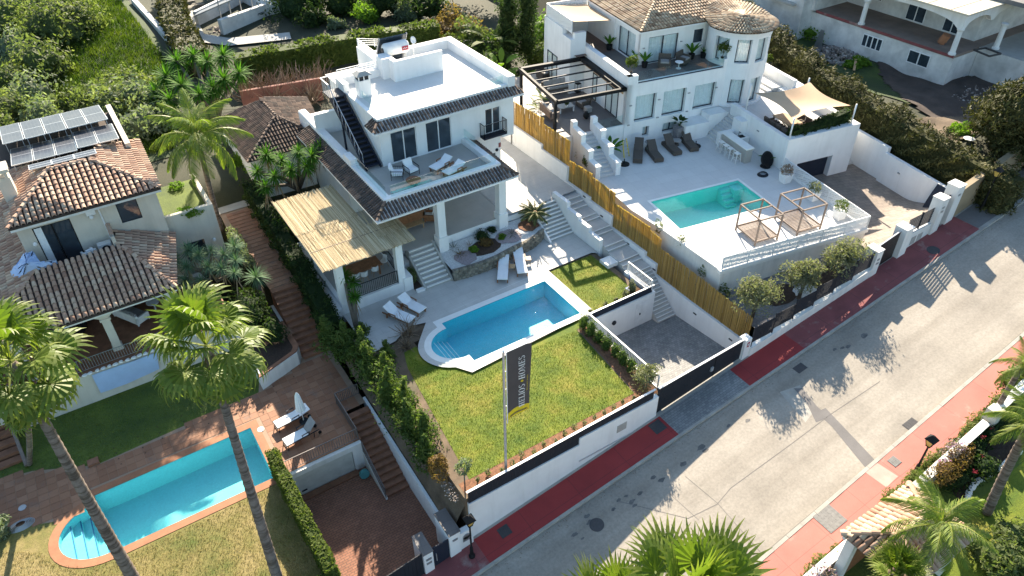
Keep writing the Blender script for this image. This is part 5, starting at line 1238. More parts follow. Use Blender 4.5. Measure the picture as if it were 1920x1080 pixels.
arc=B2();arc_wall(arc,TR-.75,.05,-200,40,4.2,10,24);arc.build('room_shade',M['dark_room'],vl)
tsl=B2();arc_wall(tsl,TR+.12,.2,-190,20,2.4,4.3,30);tsl.build('tower_plinth',M['white'],vl)
# roofs
ev0=[(4.7,19.1),(11.1,19.1)];rz0=10.16;e=[w2(4.7,19.1,rz0),w2(14.3,19.1,rz0),w2(14.3,27.9,rz0),w2(4.7,27.9,rz0)];rp,rq=w2(8.7,23.4,11.25),w2(10.5,23.4,11.25)
sl=MB();sl.add(e+[rp,rq],[(0,1,5,4),(1,2,5),(2,3,4,5),(3,0,4),(3,2,1,0)]);sl.build('roof_slab',M['under_v2'],vl)
B2().prism([(4.72,19.12),(14.2,19.12),(14.2,27.8),(4.72,27.8)],10.02,10.15,bottom=True).build('roof_soffit',M['white'],vl)
mats=face_tiles([e[0],e[1],rq,rp],.27,.40)+face_tiles([e[3],e[0],rp],.27,.40)+face_tiles([e[1],e[2],rq],.27,.4)
mats=[m for m in mats if((V2I@m.translation).xy-Vector(TC)).length>2.72]
rid=ridge_tiles(e[0],rp,.4)+ridge_tiles(rp,rq,.4)
AP=(13.1,17.8,10.72);RE=2.85;cone=B2();nc=40;rzf=lambda a:rz0+max(0,math.sin(a))*.75
cone.add([(TC[0]+RE*math.cos(6.2832*k/nc),TC[1]+RE*math.sin(6.2832*k/nc),rzf(6.2832*k/nc))for k in range(nc)]+[AP],[(k,(k+1)%nc,nc)for k in range(nc)]+[tuple(reversed(range(nc)))]);cone.build('tower_roof_slab',M['under_v2'],vl)
cm=[]
for ringi in range(7):
 r=RE-ringi*.40;n_=max(5,int(2*math.pi*r/.25))if r>.3 else 5
 for k in range(n_):
  a=6.2832*(k+.5*(ringi%2)*0)/n_;fr=1-r/RE;lo=Vector((TC[0]+RE*math.cos(a),TC[1]+RE*math.sin(a),rzf(a))).lerp(Vector(AP),fr);hi_=Vector(AP);y=(w2(*hi_)-w2(*lo)).normalized();x=y.cross(Vector((0,0,1))).normalized();nm=x.cross(y);nm=nm if nm.z>0 else-nm;x=y.cross(nm)
  cm.append(Matrix.Translation(w2(*lo)+nm*.02)@Matrix((x,y,nm)).transposed().to_4x4())
lay_tiles(vl,cm+mats,290,.46,.105,M['tile_v2'],M['tile_v2_mesh'],rmats=rid)
# roof terrace fence (perforated panels) on the rear wing
M['perf']=None
def perf_mat():
 m,n,l,b=mat_new('perforated_white_sheet');out=n['Material Output'];p=pos(n);mp=n.new('ShaderNodeMapping');mp.inputs['Rotation'].default_value=(R_(20),R_(31),R_(10));l.new(p,mp.inputs[0]);v=n.new('ShaderNodeTexVoronoi');v.inputs['Scale'].default_value=12;v.inputs['Randomness'].default_value=.25;l.new(mp.outputs[0],v.inputs[0])
 th=n.new('ShaderNodeMath');th.operation='LESS_THAN';l.new(v.outputs['Distance'],th.inputs[0]);th.inputs[1].default_value=.37
 b.inputs['Base Color'].default_value=(.80,.80,.79,1);tr=n.new('ShaderNodeBsdfTransparent');mx=n.new('ShaderNodeMixShader');l.new(th.outputs[0],mx.inputs[0]);l.new(b.outputs[0],mx.inputs[1]);l.new(tr.outputs[0],mx.inputs[2]);l.new(mx.outputs[0],out.inputs[0]);return m
M['perf']=perf_mat()
def perf_fence(name,label,pts,h,panel=1.9,par=None):
 t=par or thing(name,label,'fence',tuple(w2(*pts[0])),A2);fr=B2()
 for a,c in zip(pts[:-1],pts[1:]):
  a=Vector(a);c=Vector(c);L=(c-a).length;k=max(1,int(round(L/panel)))
  for i in range(k):
   p,q=a.lerp(c,i/k),a.lerp(c,(i+1)/k);z=Vector((0,0,1))
   fr.bar(p,p+z*h,.07);fr.bar(p+z*h,q+z*h,.06);fr.bar(p+z*.06,q+z*.06,.05)
   d=(q-p).normalized();nn=Vector((-d.y,d.x,0))*.008;x=p+d*.04;y=q-d*.04;pb=B2()
   pb.add([x-nn+z*.09,y-nn+z*.09,y+nn+z*.09,x+nn+z*.09,x-nn+z*(h-.04),y-nn+z*(h-.04),y+nn+z*(h-.04),x+nn+z*(h-.04)],[(3,2,1,0),(4,5,6,7),(0,1,5,4),(2,3,7,6)]);pb.build('perforated_panel',M['perf'],t)
  fr.bar(c,c+Vector((0,0,h)),.07)
 fr.build('fence_frame',M['metal_white'],t);return t
perf_fence('perforated_fence','',[(1.1,23.5,9.2),(1.1,28.2,9.2),(4.9,28.2,9.2)],1.0,par=vl)
sail_=B2();sail_.grid(lambda a,c:Vector((1.25+3.4*a,23.5+4.4*c,10.12-.22*math.sin(math.pi*a)*math.sin(math.pi*c)-.35*a)),10,10);so=sail_.build('shade_sail',M['fabric_beige'],None,True,label='beige shade cloth stretched over the roof terrace behind the white perforated fence',cat='shade sail')
# side glazing under the pergola
for(v0,z0,w,h)in((19.55,4.25,1.9,2.2),(21.8,4.25,.7,2.2)):window(V2M@frame4((2.345,v0,z0),(0,-1,0),(1,0,0)),w,h,vl,'metal_navy','glass_pane',.05,1 if w>1 else 0,.06,True)
window(V2M@frame4((.99,27.6,4.25),(0,-1,0),(1,0,0)),1.9,2.3,vl,'metal_navy','glass_pane',.05,1,.06,True)
B2().box(2.3,2.349,17.0,23.4,6.5,6.98).build('awning_cassette',M['wood_pale'],vl)
# wall lights
wlm=B2()
for(u,z)in((2.75,5.7),(5.25,5.75),(7.95,5.8),(10.5,5.8),(2.7,4.1),(5.3,4.25),(8.0,4.25)):wlm.box(u-.1,u+.1,W0-.08,W0,z,z+.07)
for(u,z)in((5.35,8.7),(8.75,8.75),(12.0,8.7)):wlm.box(u-.08,u+.08,19.41,19.49,z,z+.07)
wlm.build('wall_light',M['metal_grey'],vl)
# lower terrace under the steel pergola
lt=thing('pergola_terrace','raised dark tiled terrace with white steps under the black steel pergola','terrace',tuple(w2(0,20,2.4)),A2)
b=B2();b.prism([(-3.4,16.62),(2.34,16.62),(2.34,28.4),(-5.0,28.4)],1.5,4.15);b.build('base',M['white'],lt);B2().sheet([(-3.4,16.62),(2.34,16.62),(2.34,23.4),(.99,23.4),(.99,28.4),(-5.0,28.4)],4.2).build('floor',M['terr_grey'],lt);B2().box(-3.4,2.34,16.5,16.62,1.5,4.19).build('terrace_edge',M['white'],lt)
B2().box(.1,2.2,16.55,16.57,4.2,5.0).build('glass_panel',M['glass'],lt)
s3=thing('terrace_stairs','white steps between stepped white walls left of the brown loungers','stairs',tuple(w2(-1.1,14.7,2.4)),A2)
n=11
for k in range(n):z=2.4+1.8*(k+1)/n;v0=12.75+3.85*k/n;B2().box(-1.72,-.42,v0,v0+.36,2.2,z-.002).build('step',M['deck2'],s3)
b=B2()
for(v0,v1,z)in((12.6,13.75,3.45),(13.76,15.05,4.15),(15.06,16.45,4.85)):b.box(-.42,-.02,v0,v1,2.3,z);b.box(-2.1,-1.72,v0,v1,2.0,z)
b.build('stepped_wall',M['white'],s3)
b=B2()
for(v0,v1,z)in((12.55,13.78,3.45),(13.76,15.08,4.15),(15.06,16.47,4.85)):
 for(u0,u1)in((-.46,.02),(-2.14,-1.68)):b.box(u0,u1,v0,v1,z,z+.05)
b.build('wall_cap',M['coping'],s3);b=B2();b.box(-.42,-.02,16.46,16.9,4.2,5.3);b.box(-2.1,-1.72,16.46,16.9,4.2,5.3);b.build('pillar',M['white'],s3)
pm_=thing('steel_pergola','open black steel pergola frame over the dark terrace beside the tower villa','pergola',tuple(w2(-.4,21,4.2)),A2)
b=B2();z=7.1
for(p,q,w_)in(((-3.55,16.55),(2.3,16.55),.2),((2.05,16.45),(2.05,23.4),.5),((2.3,23.25),(-3.55,23.25),.3),((-3.48,23.4),(-3.48,16.45),.2)):b.bar((*p,z),(*q,z),w_,.26)
b.build('frame',M['metal_black'],pm_)
for k in range(4):v=17.9+k*1.4;B2().bar((-3.4,v,z+.02),(1.8,v,z+.02),.08,.1).build('cross_beam',M['metal_dark'],pm_)
for(u,v)in((-3.4,16.9),(-3.4,23.2)):B2().box(u-.1,u+.1,v-.1,v+.1,4.2,z).build('post',M['metal_black'],pm_)
# right hand terrace with garage below
rt=thing('garage_terrace','white raised terrace with a dark garage door below the beige shade sail','terrace',tuple(w2(14,12,.9)),A2)
b=B2();g4=frame4((11.25,8.3,.3),(1,0,0),(0,1,0));wall_holes(b,g4,6.2,4.6,[(1.4,4.75,.0,2.35)],.55);b.box(11.25,11.6,8.86,15.2,2.3,4.9);b.box(11.6,17.6,15.6,28,1.0,4.18);b.box(17.45,17.9,8.3,15.59,.3,4.9)
b.box(11.61,17.44,8.86,15.59,3.95,4.18);b.build('wall',M['white'],rt);B2().sheet([(11.6,8.85),(17.45,8.85),(17.45,28),(11.0,28),(11.0,15.2),(11.6,15.2)],4.2).build('floor',M['deck2'],rt)
gd2=B2();
for k in range(6):gd2.box(12.65,16.0,8.72,8.76,.3+k*.39,.3+k*.39+.382)
gd2.build('garage_door',M['metal_navy'],rt)
for(v,z)in((11.6,4.1),(13.8,4.1)):B2().box(11.19,11.25,v-.12,v+.12,z,z+.07).build('wall_light',M['metal_grey'],rt)
b=B2()
for k in range(5):b.box(11.0,12.9,15.3-.0,15.3,4.2,4.21)
# steps from deck to terrace
s4=thing('deck_steps','pale steps climbing from the deck past the bar to the upper terrace','stairs',tuple(w2(10.2,15,2.4)),A2)
for k in range(9):z=2.4+1.8*(k+1)/9;B2().box(9.3+k*.26,9.3+k*.26+.28,13.9,15.2,2.2,z).build('step',M['deck2'],s4)
b=B2();b.box(7.15,9.35,15.1,16.44,2.2,3.72);b.box(9.351,12.2,15.25,16.3,2.2,4.19);b.build('white_block',M['white'],s4)
b=B2();b.box(10.6,11.24,12.9,13.88,2.3,4.4);b.box(9.3,10.6,13.4,13.88,2.3,3.4);b.build('white_pier',M['white'],s4)
# second upper terrace parts behind
b=B2();b.box(17.0,19.4,15.6,19.2,3.9,4.6);b.box(17.6,17.9,15.6,24,4.2,5.5);b.build('rear_terrace_wall',M['white'],rt)
for k in range(3):B2().box(15.4+k*.5,17.5,16.6,19.6,4.2,4.36+.16*k).build('step',M['deck2'],rt)
# driveway of the second villa
dv=B2();zz=lambda u,v:.85+0.0*u
dv2=MB();q=[w2(11.3,-1.2),w2(11.3,8.3),w2(17.9,8.3),w2(17.9,9.2),w2(19.2,9.2),w2(19.2,-4.2),w2(11.3,-3.0)]
def zd(x,y):
 t=sm(24,19.5,y);return.85+t*(sz(x)+.14-.85)*.9
gr=MB();
for i in range(12):
 for j in range(12):
  pass
def Dv(a,c):u=11.2+8.1*a;v=-4.4+13.7*c;p=w2(u,v);return Vector((p.x,p.y,zd(p.x,p.y)))
dvm=MB();dvm.grid(Dv,16,24);V_=[(p,f)for p,f in((0,0),)]
vs=dvm.v;fs=[f for f in dvm.f if all(vs[i][1]>19.25 for i in f)];dvm.f=fs;dvm.t=[.5]*len(fs);dvm.build('driveway',M['stamped'],kind='structure')
rwl=thing('boundary_wall','white wall along the stamped driveway below the big conifer hedge','wall',tuple(w2(19.2,5,.8)),A2)
b=B2();b.box(19.2,19.5,6.3,10.5,0,3.55);b.box(19.0,19.3,-.9,6.299,-.2,3.2);b.box(18.2,19.2,9.4,15.5,0.4,3.2);b.build('wall',M['white'],rwl)
for k in range(6):B2().box(17.9+.02,19.19,9.0+k*.3,9.3+k*.3+.01,.4,1.0+.2*k).build('step',M['deck2'],rwl)
for v in(4.6,1.4):B2().box(18.93,19.0,v-.1,v+.1,2.3,2.37).build('wall_light',M['metal_grey'],rwl)
perf_fence('perforated_fence','white perforated metal fence around the front and right edge of the deck',[(-.1,-.17,2.46),(11.35,-.17,2.46),(11.35,9.2,2.46)],.92)
b=B2();b.box(11.2,11.5,-.0,8.29,2.3,2.44);b.build('fence_kerb',M['coping'],d2)
# low white wall of deck left
# olive bed and street wall
ob=MB();ol=[(30.0,19.5),(40.2,19.5),w2(11.0,-.3)[:2],w2(-.1,-.28)[:2],(30.0,28.2)]
ob.sheet([tuple(p[:2])for p in ol],lambda x,y:.45+.1*(x-30)*.8);obo=ob.build('olive_bed',M['gravel_grey'],kind='structure')
b=MB();b.sheet(blobpoly(33.4,21.3,1.4,.9,seed=8),lambda x,y:.47+.1*(x-30)*.8);b.sheet(blobpoly(37.2,20.8,1.6,.8,seed=9),lambda x,y:.47+.1*(x-30)*.8);b.build('dark_soil',M['soil'],obo)
b=MB();b.sheet(blobpoly(34.9,20.6,.8,.6,seed=18),lambda x,y:.476+.1*(x-30)*.8);b.build('white_gravel',M['gravel_white'],obo)
sw=thing('street_wall','white street wall under dark slatted panels in front of the olive trees','wall',(34,19.2,-.2))
b=MB();b.prism([(28.76,19.16),(39.2,19.12),(39.2,19.42),(28.76,19.46)],lambda x,y:sz(x)-.3,lambda x,y:.15+(x-28.7)*.145);b.build('wall',M['white2'],sw)
sf=thing('slat_fence','stepped anthracite slat panels on the street wall before the olive trees','fence',(34,19.3,.8))
slm=MB().box(0,1,0,.03,0,.095).mesh('slat',M['metal_dark']);npan=6
for k in range(npan):
 x0=28.85+k*1.72;x1=x0+1.68;z0=.20+(x0+1.7-28.7)*.145
 MB().box(x0-.03,x0+.03,19.27,19.33,z0-.35,z0+1.2).build('post',M['metal_dark'],sf)
 for j in range(10):child('slat',slm,sf,Matrix.Translation((x0+.03,19.28,z0+.03+j*.115))@Matrix.Diagonal((x1-x0-.02,1,1,1)))
def pillar(label,x,y,w,d,z0,z1,plates=0):
 b=MB();b.box(x-w/2,x+w/2,y-d/2,y+d/2,z0,z1-.06);b.box(x-w/2-.03,x+w/2+.03,y-d/2-.03,y+d/2+.03,z1-.06,z1)
 o=b.build('gate_pillar',M['white2'],None,label=label,cat='pillar')
 for k in range(plates):MB().box(x-.12,x+.12,y-d/2-.02,y-d/2,z1-.75-k*.3,z1-.6-k*.3).build('name_plate',M['metal_grey'],o)
 return o
pillar('tall white pillar at the end of the olive tree bed left of the brown gate',39.45,19.5,.6,.8,sz(39.4)-.3,3.0,2)
pillar('white pillar right of the brown sliding gate',42.2,19.55,.75,.8,sz(42)-.3,3.6,0)
pillar('white gate pillar with two small plates beside the pedestrian gate',45.6,19.6,.75,.7,sz(45.6)-.3,4.6,2)
pillar('tall white pillar next to the tan street wall',47.2,19.7,.8,.8,sz(47)-.3,5.0,1)
g2=thing('driveway_gate','dark brown sliding gate of the tower villa between white pillars','gate',(40.8,19.5,1.1));M['gate_brown']=plain('dark_brown_metal',(.035,.026,.024),.5)
for k in range(20):MB().box(39.77+k*.105,39.77+k*.105+.098,19.5,19.55,sz(40)+.0,2.95+k*.02).build('gate_slat',M['gate_brown'],g2)
MB().bar((39.75,19.52,2.97),(41.85,19.52,3.38),.08,.05).build('gate_cap',M['alu'],g2)
lw2=thing('low_wall','low white wall with open slats between two gate pillars','wall',(44,19.5,1.4))
MB().box(42.58,45.22,19.4,19.75,sz(42)-.3,2.75).build('wall',M['white2'],lw2);
for k in range(9):MB().box(42.6,45.2,19.55,19.6,2.82+k*.125,2.88+k*.125).build('slat',M['metal_dark'],lw2)
MB().box(43.9,44.0,19.52,19.63,2.76,3.98).build('post',M['metal_dark'],lw2)
for x in(43.3,44.0):MB().box(x,x+.5,19.385,19.4,1.75,2.35).build('meter_cover',M['stone_grey'],lw2)
pg2=thing('pedestrian_gate','narrow dark gate standing open between white pillars','gate',(46.4,19.6,2));MB().box(46.0,46.78,19.6,19.65,sz(46)+.15,4.3).build('gate_leaf',M['metal_navy'],pg2)
og=thing('dark_mat','curved dark sheet leaning against the white driveway wall','mat',tuple(w2(18.3,.6,.9)),A2)
b=B2();b.grid(lambda a,c:Vector((18.15+.72*c**1.6,-.2+1.5*a,.95+2.3*c)),2,8);b.build('sheet',M['metal_navy'],og)
# ================================================================ LEFT PLOT: terracotta terraces, pool and tiled house
LZ=-1.9
def lpool():
 a,r=27.30,31.36
 pts=[(2.45,a),(2.45,r),(-5.70,r-.08),(-5.68,r-.48)]
 cx,cy,rx,ry=-5.6,(a+r-.5)/2,2.05,(r-.5-a-.1)/2
 for k in range(1,18):
  t=math.pi/2+math.pi*k/18;pts.append((cx+rx*math.cos(t),cy+ry*math.sin(t)))
 pts.append((-5.35,a+.02));return pts
LP=lpool();M['blue_nosing']=plain('blue_step_nosing',(.03,.16,.30),.5)
def grow(pts,e):
 c=(sum(p[0]for p in pts)/len(pts),sum(p[1]for p in pts)/len(pts));out=[];n=len(pts)
 ar=sum(pts[i][0]*pts[(i+1)%n][1]-pts[(i+1)%n][0]*pts[i][1]for i in range(n));sg=1 if ar>0 else-1
 for i in range(n):
  a,b_,d=Vector((*pts[i-1],0)),Vector((*pts[i],0)),Vector((*pts[(i+1)%n],0));d1=(b_-a).normalized();d2_=(d-b_).normalized();n1=Vector((d1.y,-d1.x,0));n2=Vector((d2_.y,-d2_.x,0));nn=(n1+n2)
  nn=nn.normalized()/max(.5,math.sqrt((1+n1.dot(n2))/2));q=b_+nn*e*sg;out.append((q.x,q.y))
 return out
LH=grow(LP,.45)
base=MB();base.prism([(-16,27.2),(8.65,27.2),(8.65,35),(-16,35)],-6,-3.4)
base.sheet([(-16,27.2),(7.25,27.2),(7.25,29.6),(8.65,29.6),(8.65,38.4),(-16,38.4)],LZ-.012,[LP]);tb_=base.build('left_terrace',M['grout'],kind='structure')
MB().box(3.0,7.24,27.2,27.5,-3.4,LZ-.013).build('terrace_edge',M['cream'],tb_)
def inpoly(x,y,poly):
 c=False;j=len(poly)-1
 for i in range(len(poly)):
  if(poly[i][1]>y)!=(poly[j][1]>y)and x<(poly[j][0]-poly[i][0])*(y-poly[i][1])/(poly[j][1]-poly[i][1])+poly[i][0]:c=not c
  j=i
 return c
dkp=[(-10.5,31.9),(-6.7,30.4),(-6.2,31.2),(-5.9,31.8),(2.9,31.8),(2.9,27.2),(7.25,27.2),(7.25,29.7),(8.65,29.7),(8.65,34.9),(6.9,34.9),(3.7,33.75),(-5.3,33.3),(-8.2,34.7),(-10.5,35.6)]
hole=lambda x,y:not inpoly(x,y,dkp)
pavers(tb_,-10.5,8.7,27.2,36,LZ-.010,.47,.47,.016,M['paver'],M['paver_mesh'],300,hole,.0,'paver',.012)
MB().sheet(LH,LZ+.016,[LP]).build('pool_rim',M['terracotta_pot'],tb_)
# diamond inlay in the paving
inl=MB()
for k in range(9):
 for j in range(4):
  p=P(640/3+k*41,720+360/3-k*19.5+0,LZ).lerp(P(640/3+14+k*41,720+360/3+30-k*19,LZ),j/3);p.x+=.12*(k%2);inl.box(p.x-.035,p.x+.035,p.y-.035,p.y+.035,LZ,LZ+.006)
inl.build('paving_inlay',M['soil'],tb_)
lpl=pool('swimming_pool','long pale aqua pool with rounded steps in the terracotta terrace between the tall palms',LP,LZ+.01,LZ-.09,1.4,M['pool_left'],M['water_calm'],None,None)
for k in range(4):
 x=-7.05+k*.42;MB().box(-7.66,x,27.5,30.85,LZ-1.39,LZ-.32-.24*k).build('pool_step',M['pool_left'],lpl);MB().box(x-.06,x,27.5,30.85,LZ-.3199-.24*k,LZ-.31-.24*k).build('step_nosing',M['blue_nosing'],lpl)
# lawns
llb=MB();llb.prism([(-20,17.5),(2.6,17.5),(2.6,27.25),(-20,27.25)],-7,-2.3);ll=[(-20,18),(2.75,18),(2.75,27.2),(2.9,26.9),(-5.3,26.88),(-6.7,27.3),(-7.7,28.1),(-8.1,29.2),(-7.6,30.2),(-6.9,30.4),(-10.5,31.9),(-20,33)]
llw=MB();llw.sheet(ll,LZ-.006);lwn=llw.build('lawn',M['lawn_dry'],kind='structure');llb.build('lawn_base',M['earth'],lwn)
grass('grass',[(-11,20),(2.7,20),(2.75,26.8),(-5.3,26.7),(-6.7,27.1),(-7.9,28.1),(-8.4,29.2),(-11,31)],LZ-.006,260,M['blade_dry'],.06,.022)
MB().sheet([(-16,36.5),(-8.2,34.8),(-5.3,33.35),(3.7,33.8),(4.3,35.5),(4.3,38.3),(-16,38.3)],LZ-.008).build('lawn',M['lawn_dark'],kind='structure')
grass('grass',[(-12,36),(-8.2,34.9),(-5.3,33.4),(3.7,33.9),(4.2,35.5),(4.2,38.2),(-12,38.2)],LZ-.008,200,M['blade'],.05)
MB().box(-5.65,-5.1,33.35,33.8,LZ-.3,LZ+.14).build('stone_plinth',M['terracotta'],None,label='low terracotta block at the edge of the shaded lawn beside the palm trunk',cat='block')
# driveway, garage
drv=MB();drv.sheet([(2.6,19.25),(8.75,19.25),(8.75,27.19),(2.6,27.19)],lambda x,y:-3.95+(19.2-y)*0.0);dr=drv.build('brick_driveway',M['brick_drive'],kind='structure')
gr_=thing('garage','white garage front with a pale sectional door below the terracotta terrace','garage',(5.3,27.1,-3.95))
gb=MB();wall_holes(gb,frame4((2.9,26.98,-4.1),(1,0,0),(0,1,0)),4.36,2.17,[(.45,3.75,.1,1.82)],.22);gb.build('wall',M['white2'],gr_);gd_=MB()
for k in range(4):gd_.box(3.36,6.62,27.06,27.1,-3.98+k*.43,-3.98+k*.43+.424)
gd_.build('garage_door',M['door_grey'],gr_);MB().box(3.55,3.85,27.045,27.06,-3.7,-3.58).build('door_handle',M['metal_dark'],gr_);MB().box(3.35,6.7,26.6,26.98,-3.95,-3.86).build('ramp_edge',M['terracotta'],gr_)
rl=thing('terrace_railing','brown metal balustrade around the corner of the terracotta terrace above the garage','railing',(5,27.25,LZ));M['rail_brown']=plain('grey_brown_metal',(.14,.115,.105),.5)
railing(rl,(2.95,27.28,LZ),(7.2,27.28,LZ),.85,M['rail_brown'],.13,.022,.045);railing(rl,(7.22,27.3,LZ),(7.22,30.4,LZ),.85,M['rail_brown'],.13,.022,.045);railing(rl,(7.24,30.4,LZ),(8.6,30.4,LZ),.85,M['rail_brown'],.10,.03,.05)
ls=thing('terracotta_stairs','brown tiled stairs between the terrace railing and the white boundary wall','stairs',(7.9,26.5,-3.95));n=13
for k in range(n):z=-3.95+2.05*(k+1)/n;y0=24.35+4.9*k/n;MB().box(7.32,8.66,y0,y0+4.9/n+.03,-4.3,z).build('step',M['terracotta'],ls)
b=MB();b.prism([(7.22,24.25),(7.32,24.25),(7.32,26.97),(7.22,26.97)],-4.2,lambda x,y:-3.8+(y-24.3)*.42);b.build('stringer',M['white2'],ls)
rl2=thing('stair_railing','dark barred handrail beside the lower brown stairs','railing',(7.25,25.6,-3.9));railing(rl2,(7.25,24.3,-3.85),(7.25,26.95,-2.75),.9,M['rail_brown'],.13,.022,.045)
us=thing('terracotta_stairs','upper brown tiled stairs climbing beside the white planter to the side path','stairs',(7.8,37.5,LZ));n=12
for k in range(n):z=LZ+2.15*(k+1)/n;y0=34.95+5.1*k/n;MB().box(6.95,8.66,y0,y0+5.1/n+.02,-2.3,z).build('step',M['terracotta'],us)
pthb=MB();pthb.sheet([(6.95,40.05),(8.66,40.05),(8.9,47),(9.0,56),(6.9,56),(6.5,47)],lambda x,y:.25+(y-40)*.07);sp=pthb.build('side_path',M['grout'],kind='structure')
pavers(sp,6.95,8.7,40.08,49.6,lambda x,y:.245+(y-40)*.07,.43,.43,.014,M['paver'],M['paver_mesh'],90,None,0,'paver',.02)
MB().sheet([(6.3,49.7),(8.9,49.7),(9.0,56),(6.3,56)],lambda x,y:.30+(y-40)*.07).build('crazy_paving',M['stone_grey'],sp)
lwall=thing('boundary_wall','white sloping boundary wall right of the brown stairs','wall',(8.75,26,-4));b=MB();b.prism([(8.67,19.3),(8.83,19.3),(8.83,30.0),(8.67,30.0)],-5,lambda x,y:-2.45+(y-19.3)*.055);b.build('wall',M['white'],lwall)
bank=MB();bank.grid(lambda a,c:Vector((8.83+.9*a,19.6+30*c,-2.35+min(1,c*2.2)*1.0+a*(1.9-min(1,c*2.2)*1.0)+.05*math.sin(c*90+a*5))),6,60);bank.build('dry_bank',M['earth'],kind='structure')
pln=thing('planter','white walled planter with terracotta rim beside the upper brown stairs','planter',(5.6,35.2,LZ));b=MB();b.prism([(4.0,33.85),(6.6,34.75),(6.9,35.3),(6.9,40),(4.0,40)],LZ-.1,-.95);b.build('wall',M['white2'],pln);MB().prism([(4.2,34.1),(6.5,34.95),(6.7,35.4),(6.7,39.9),(4.2,39.9)],-.96,-.9).build('soil',M['soil'],pln)
MB().prism([(6.65,34.85),(6.9,35.3),(6.9,38),(6.55,38),(6.55,35.3),(6.3,34.95),(4.0,34.1),(4.0,33.86)],-.949,-.86).build('rim',M['terracotta'],pln)
# gates to the street
gl=thing('driveway_gate','anthracite sliding gate of the brick driveway','gate',(5,19.1,-3.9));
for k in range(20):MB().box(3.0+k*.195,3.0+k*.195+.185,19.08,19.13,sz(3+k*.195)+.15,-2.45+k*.03).build('gate_slat',M['metal_dark'],gl)
def lpill(x0,x1,z1,label,d=.9,plates=1):
 b=MB();b.box(x0,x1,19.0,19.0+d,sz(x0)-.3,z1);o=b.build('gate_pillar',M['white'],None,label=label,cat='pillar');MB().box(x0-.03,x1+.03,18.97,19.03+d,z1,z1+.06).build('pillar_cap',M['terr_grey'],o)
 for k in range(plates):MB().box((x0+x1)/2-.14,(x0+x1)/2+.14,18.975,19.0,z1-.55-k*.32,z1-.4-k*.32).build('name_plate',M['metal_grey'],o)
lpill(6.92,7.42,-2.0,'white pillar with two plates between the brick driveway gate and the narrow gate',1.2,2);lpill(8.35,8.95,-1.62,'white pillar right of the narrow dark gate next to the letter box',1.5,1)
pg3=thing('pedestrian_gate','narrow anthracite gate between the two white pillars at the brick driveway','gate',(7.9,19.1,-3.6));MB().box(7.43,8.34,19.1,19.15,sz(7.4)+.1,-1.95).build('gate_leaf',M['metal_navy'],pg3);MB().box(7.6,7.63,19.05,19.1,-3.1,-2.5).build('handle',M['alu'],pg3)
lb=thing('letter_box_wall','low white wall with a dark arched letter box beside the lamp post','wall',(9.3,19.1,-3.5));MB().box(8.96,9.68,19.05,19.35,sz(9)-.3,-1.98).build('wall',M['white'],lb);b=MB();b.box(9.1,9.5,19.02,19.05,-2.75,-2.4);b.tube([(9.3,19.02,-2.4),(9.3,19.05,-2.4)],.2,14);b.build('letter_box',M['metal_grey'],lb)
# tiled house
lh=thing('tiled_villa','cream villa with terracotta barrel tile roofs and solar panels behind the aqua pool','house',(-1,45,-1.9))
b=MB();b.prism([(-13,38.3),(4.1,38.3),(4.1,44.6),(-13,44.6)],LZ-.1,.2);b.box(-4.9,2.75,45.05,49.95,.2,6.95);b.box(-12,2.74,43.3,45.04,.25,3.6);b.box(-12,-4.91,43.31,56,.25,4.2);b.box(-4.9,2.4,49.96,57,.2,7.2)
b.box(2.76,5.75,45.2,45.45,-.3,4.5);b.box(5.5,5.76,45.451,50,-.3,4.5);b.box(2.76,5.49,45.46,50,-.3,4.1);b.box(-4.9,-4.6,43.35,44.79,3.6,4.9);b.build('wall',M['cream'],lh)
up=MB();dpx=[PY(60,429,44.8),PY(132,409,44.8),PY(152,463,44.8),PY(84,482,44.8)];wpx=[PY(216,384,44.8),PY(268,408,44.8)]
dx0,dx1,dz0,dz1=-3.75,-1.75,3.72,6.15;wx0,wx1,wz0,wz1=.62,1.98,4.95,6.05
dx0=(dpx[0].x+dpx[3].x)/2;dx1=(dpx[1].x+dpx[2].x)/2;dz1=(dpx[0].z+dpx[1].z)/2;wx0,wz1=wpx[0].x,wpx[0].z+.05;wx1,wz0=wpx[1].x,wpx[1].z
wall_holes(up,frame4((-4.9,44.8,3.6),(1,0,0),(0,1,0)),7.65,3.35,[(dx0+4.9,dx1+4.9,.12,dz1-3.6),(wx0+4.9,wx1+4.9,wz0-3.6,wz1-3.6)],.25);up.build('upper_wall',M['cream'],lh)
window(frame4((dx0,44.9,3.72),(1,0,0),(0,1,0)),dx1-dx0,dz1-3.72,lh,'metal_black','pane',.05,1,.06);window(frame4((wx0,44.9,wz0),(1,0,0),(0,1,0)),wx1-wx0,wz1-wz0,lh,'metal_black','pane',.05,0,.04)
MB().box(dx0+.03,dx0+.45,44.86,44.875,3.8,dz1-.1).build('curtain',M['curtain'],lh)
MB().box(-4.6,-.3,43.32,44.79,3.6,3.75).build('balcony_floor',M['terracotta'],lh);MB().box(-4.6,-.25,43.2,43.34,3.6,4.62).build('balcony_parapet',M['cream'],lh);MB().box(-.5,-.3,43.35,44.79,3.6,5.3).build('side_parapet',M['cream'],lh)
MB().sheet([(2.8,45.5),(5.45,45.5),(5.45,49.9),(2.8,49.9)],4.16).build('roof_garden',M['lawn_dark'],lh)
for(x,z)in((-4.3,5.45),(-1.05,6.15),(5.2,1.9)):b=MB();b.lathe((x,44.7 if x<3 else 45.1,z),[(.03,-.1),(.12,0),(.1,.12),(.02,.2)],10);b.build('wall_lantern',M['metal_white'],lh)
MB().box(-1.25,-.75,44.62,44.8,6.35,6.75).build('meter_box',M['plastic_white'],lh);MB().tube([(-.55,44.75,6.9),(-.5,44.75,4.2)],.05,6).build('downpipe',M['metal_white'],lh)
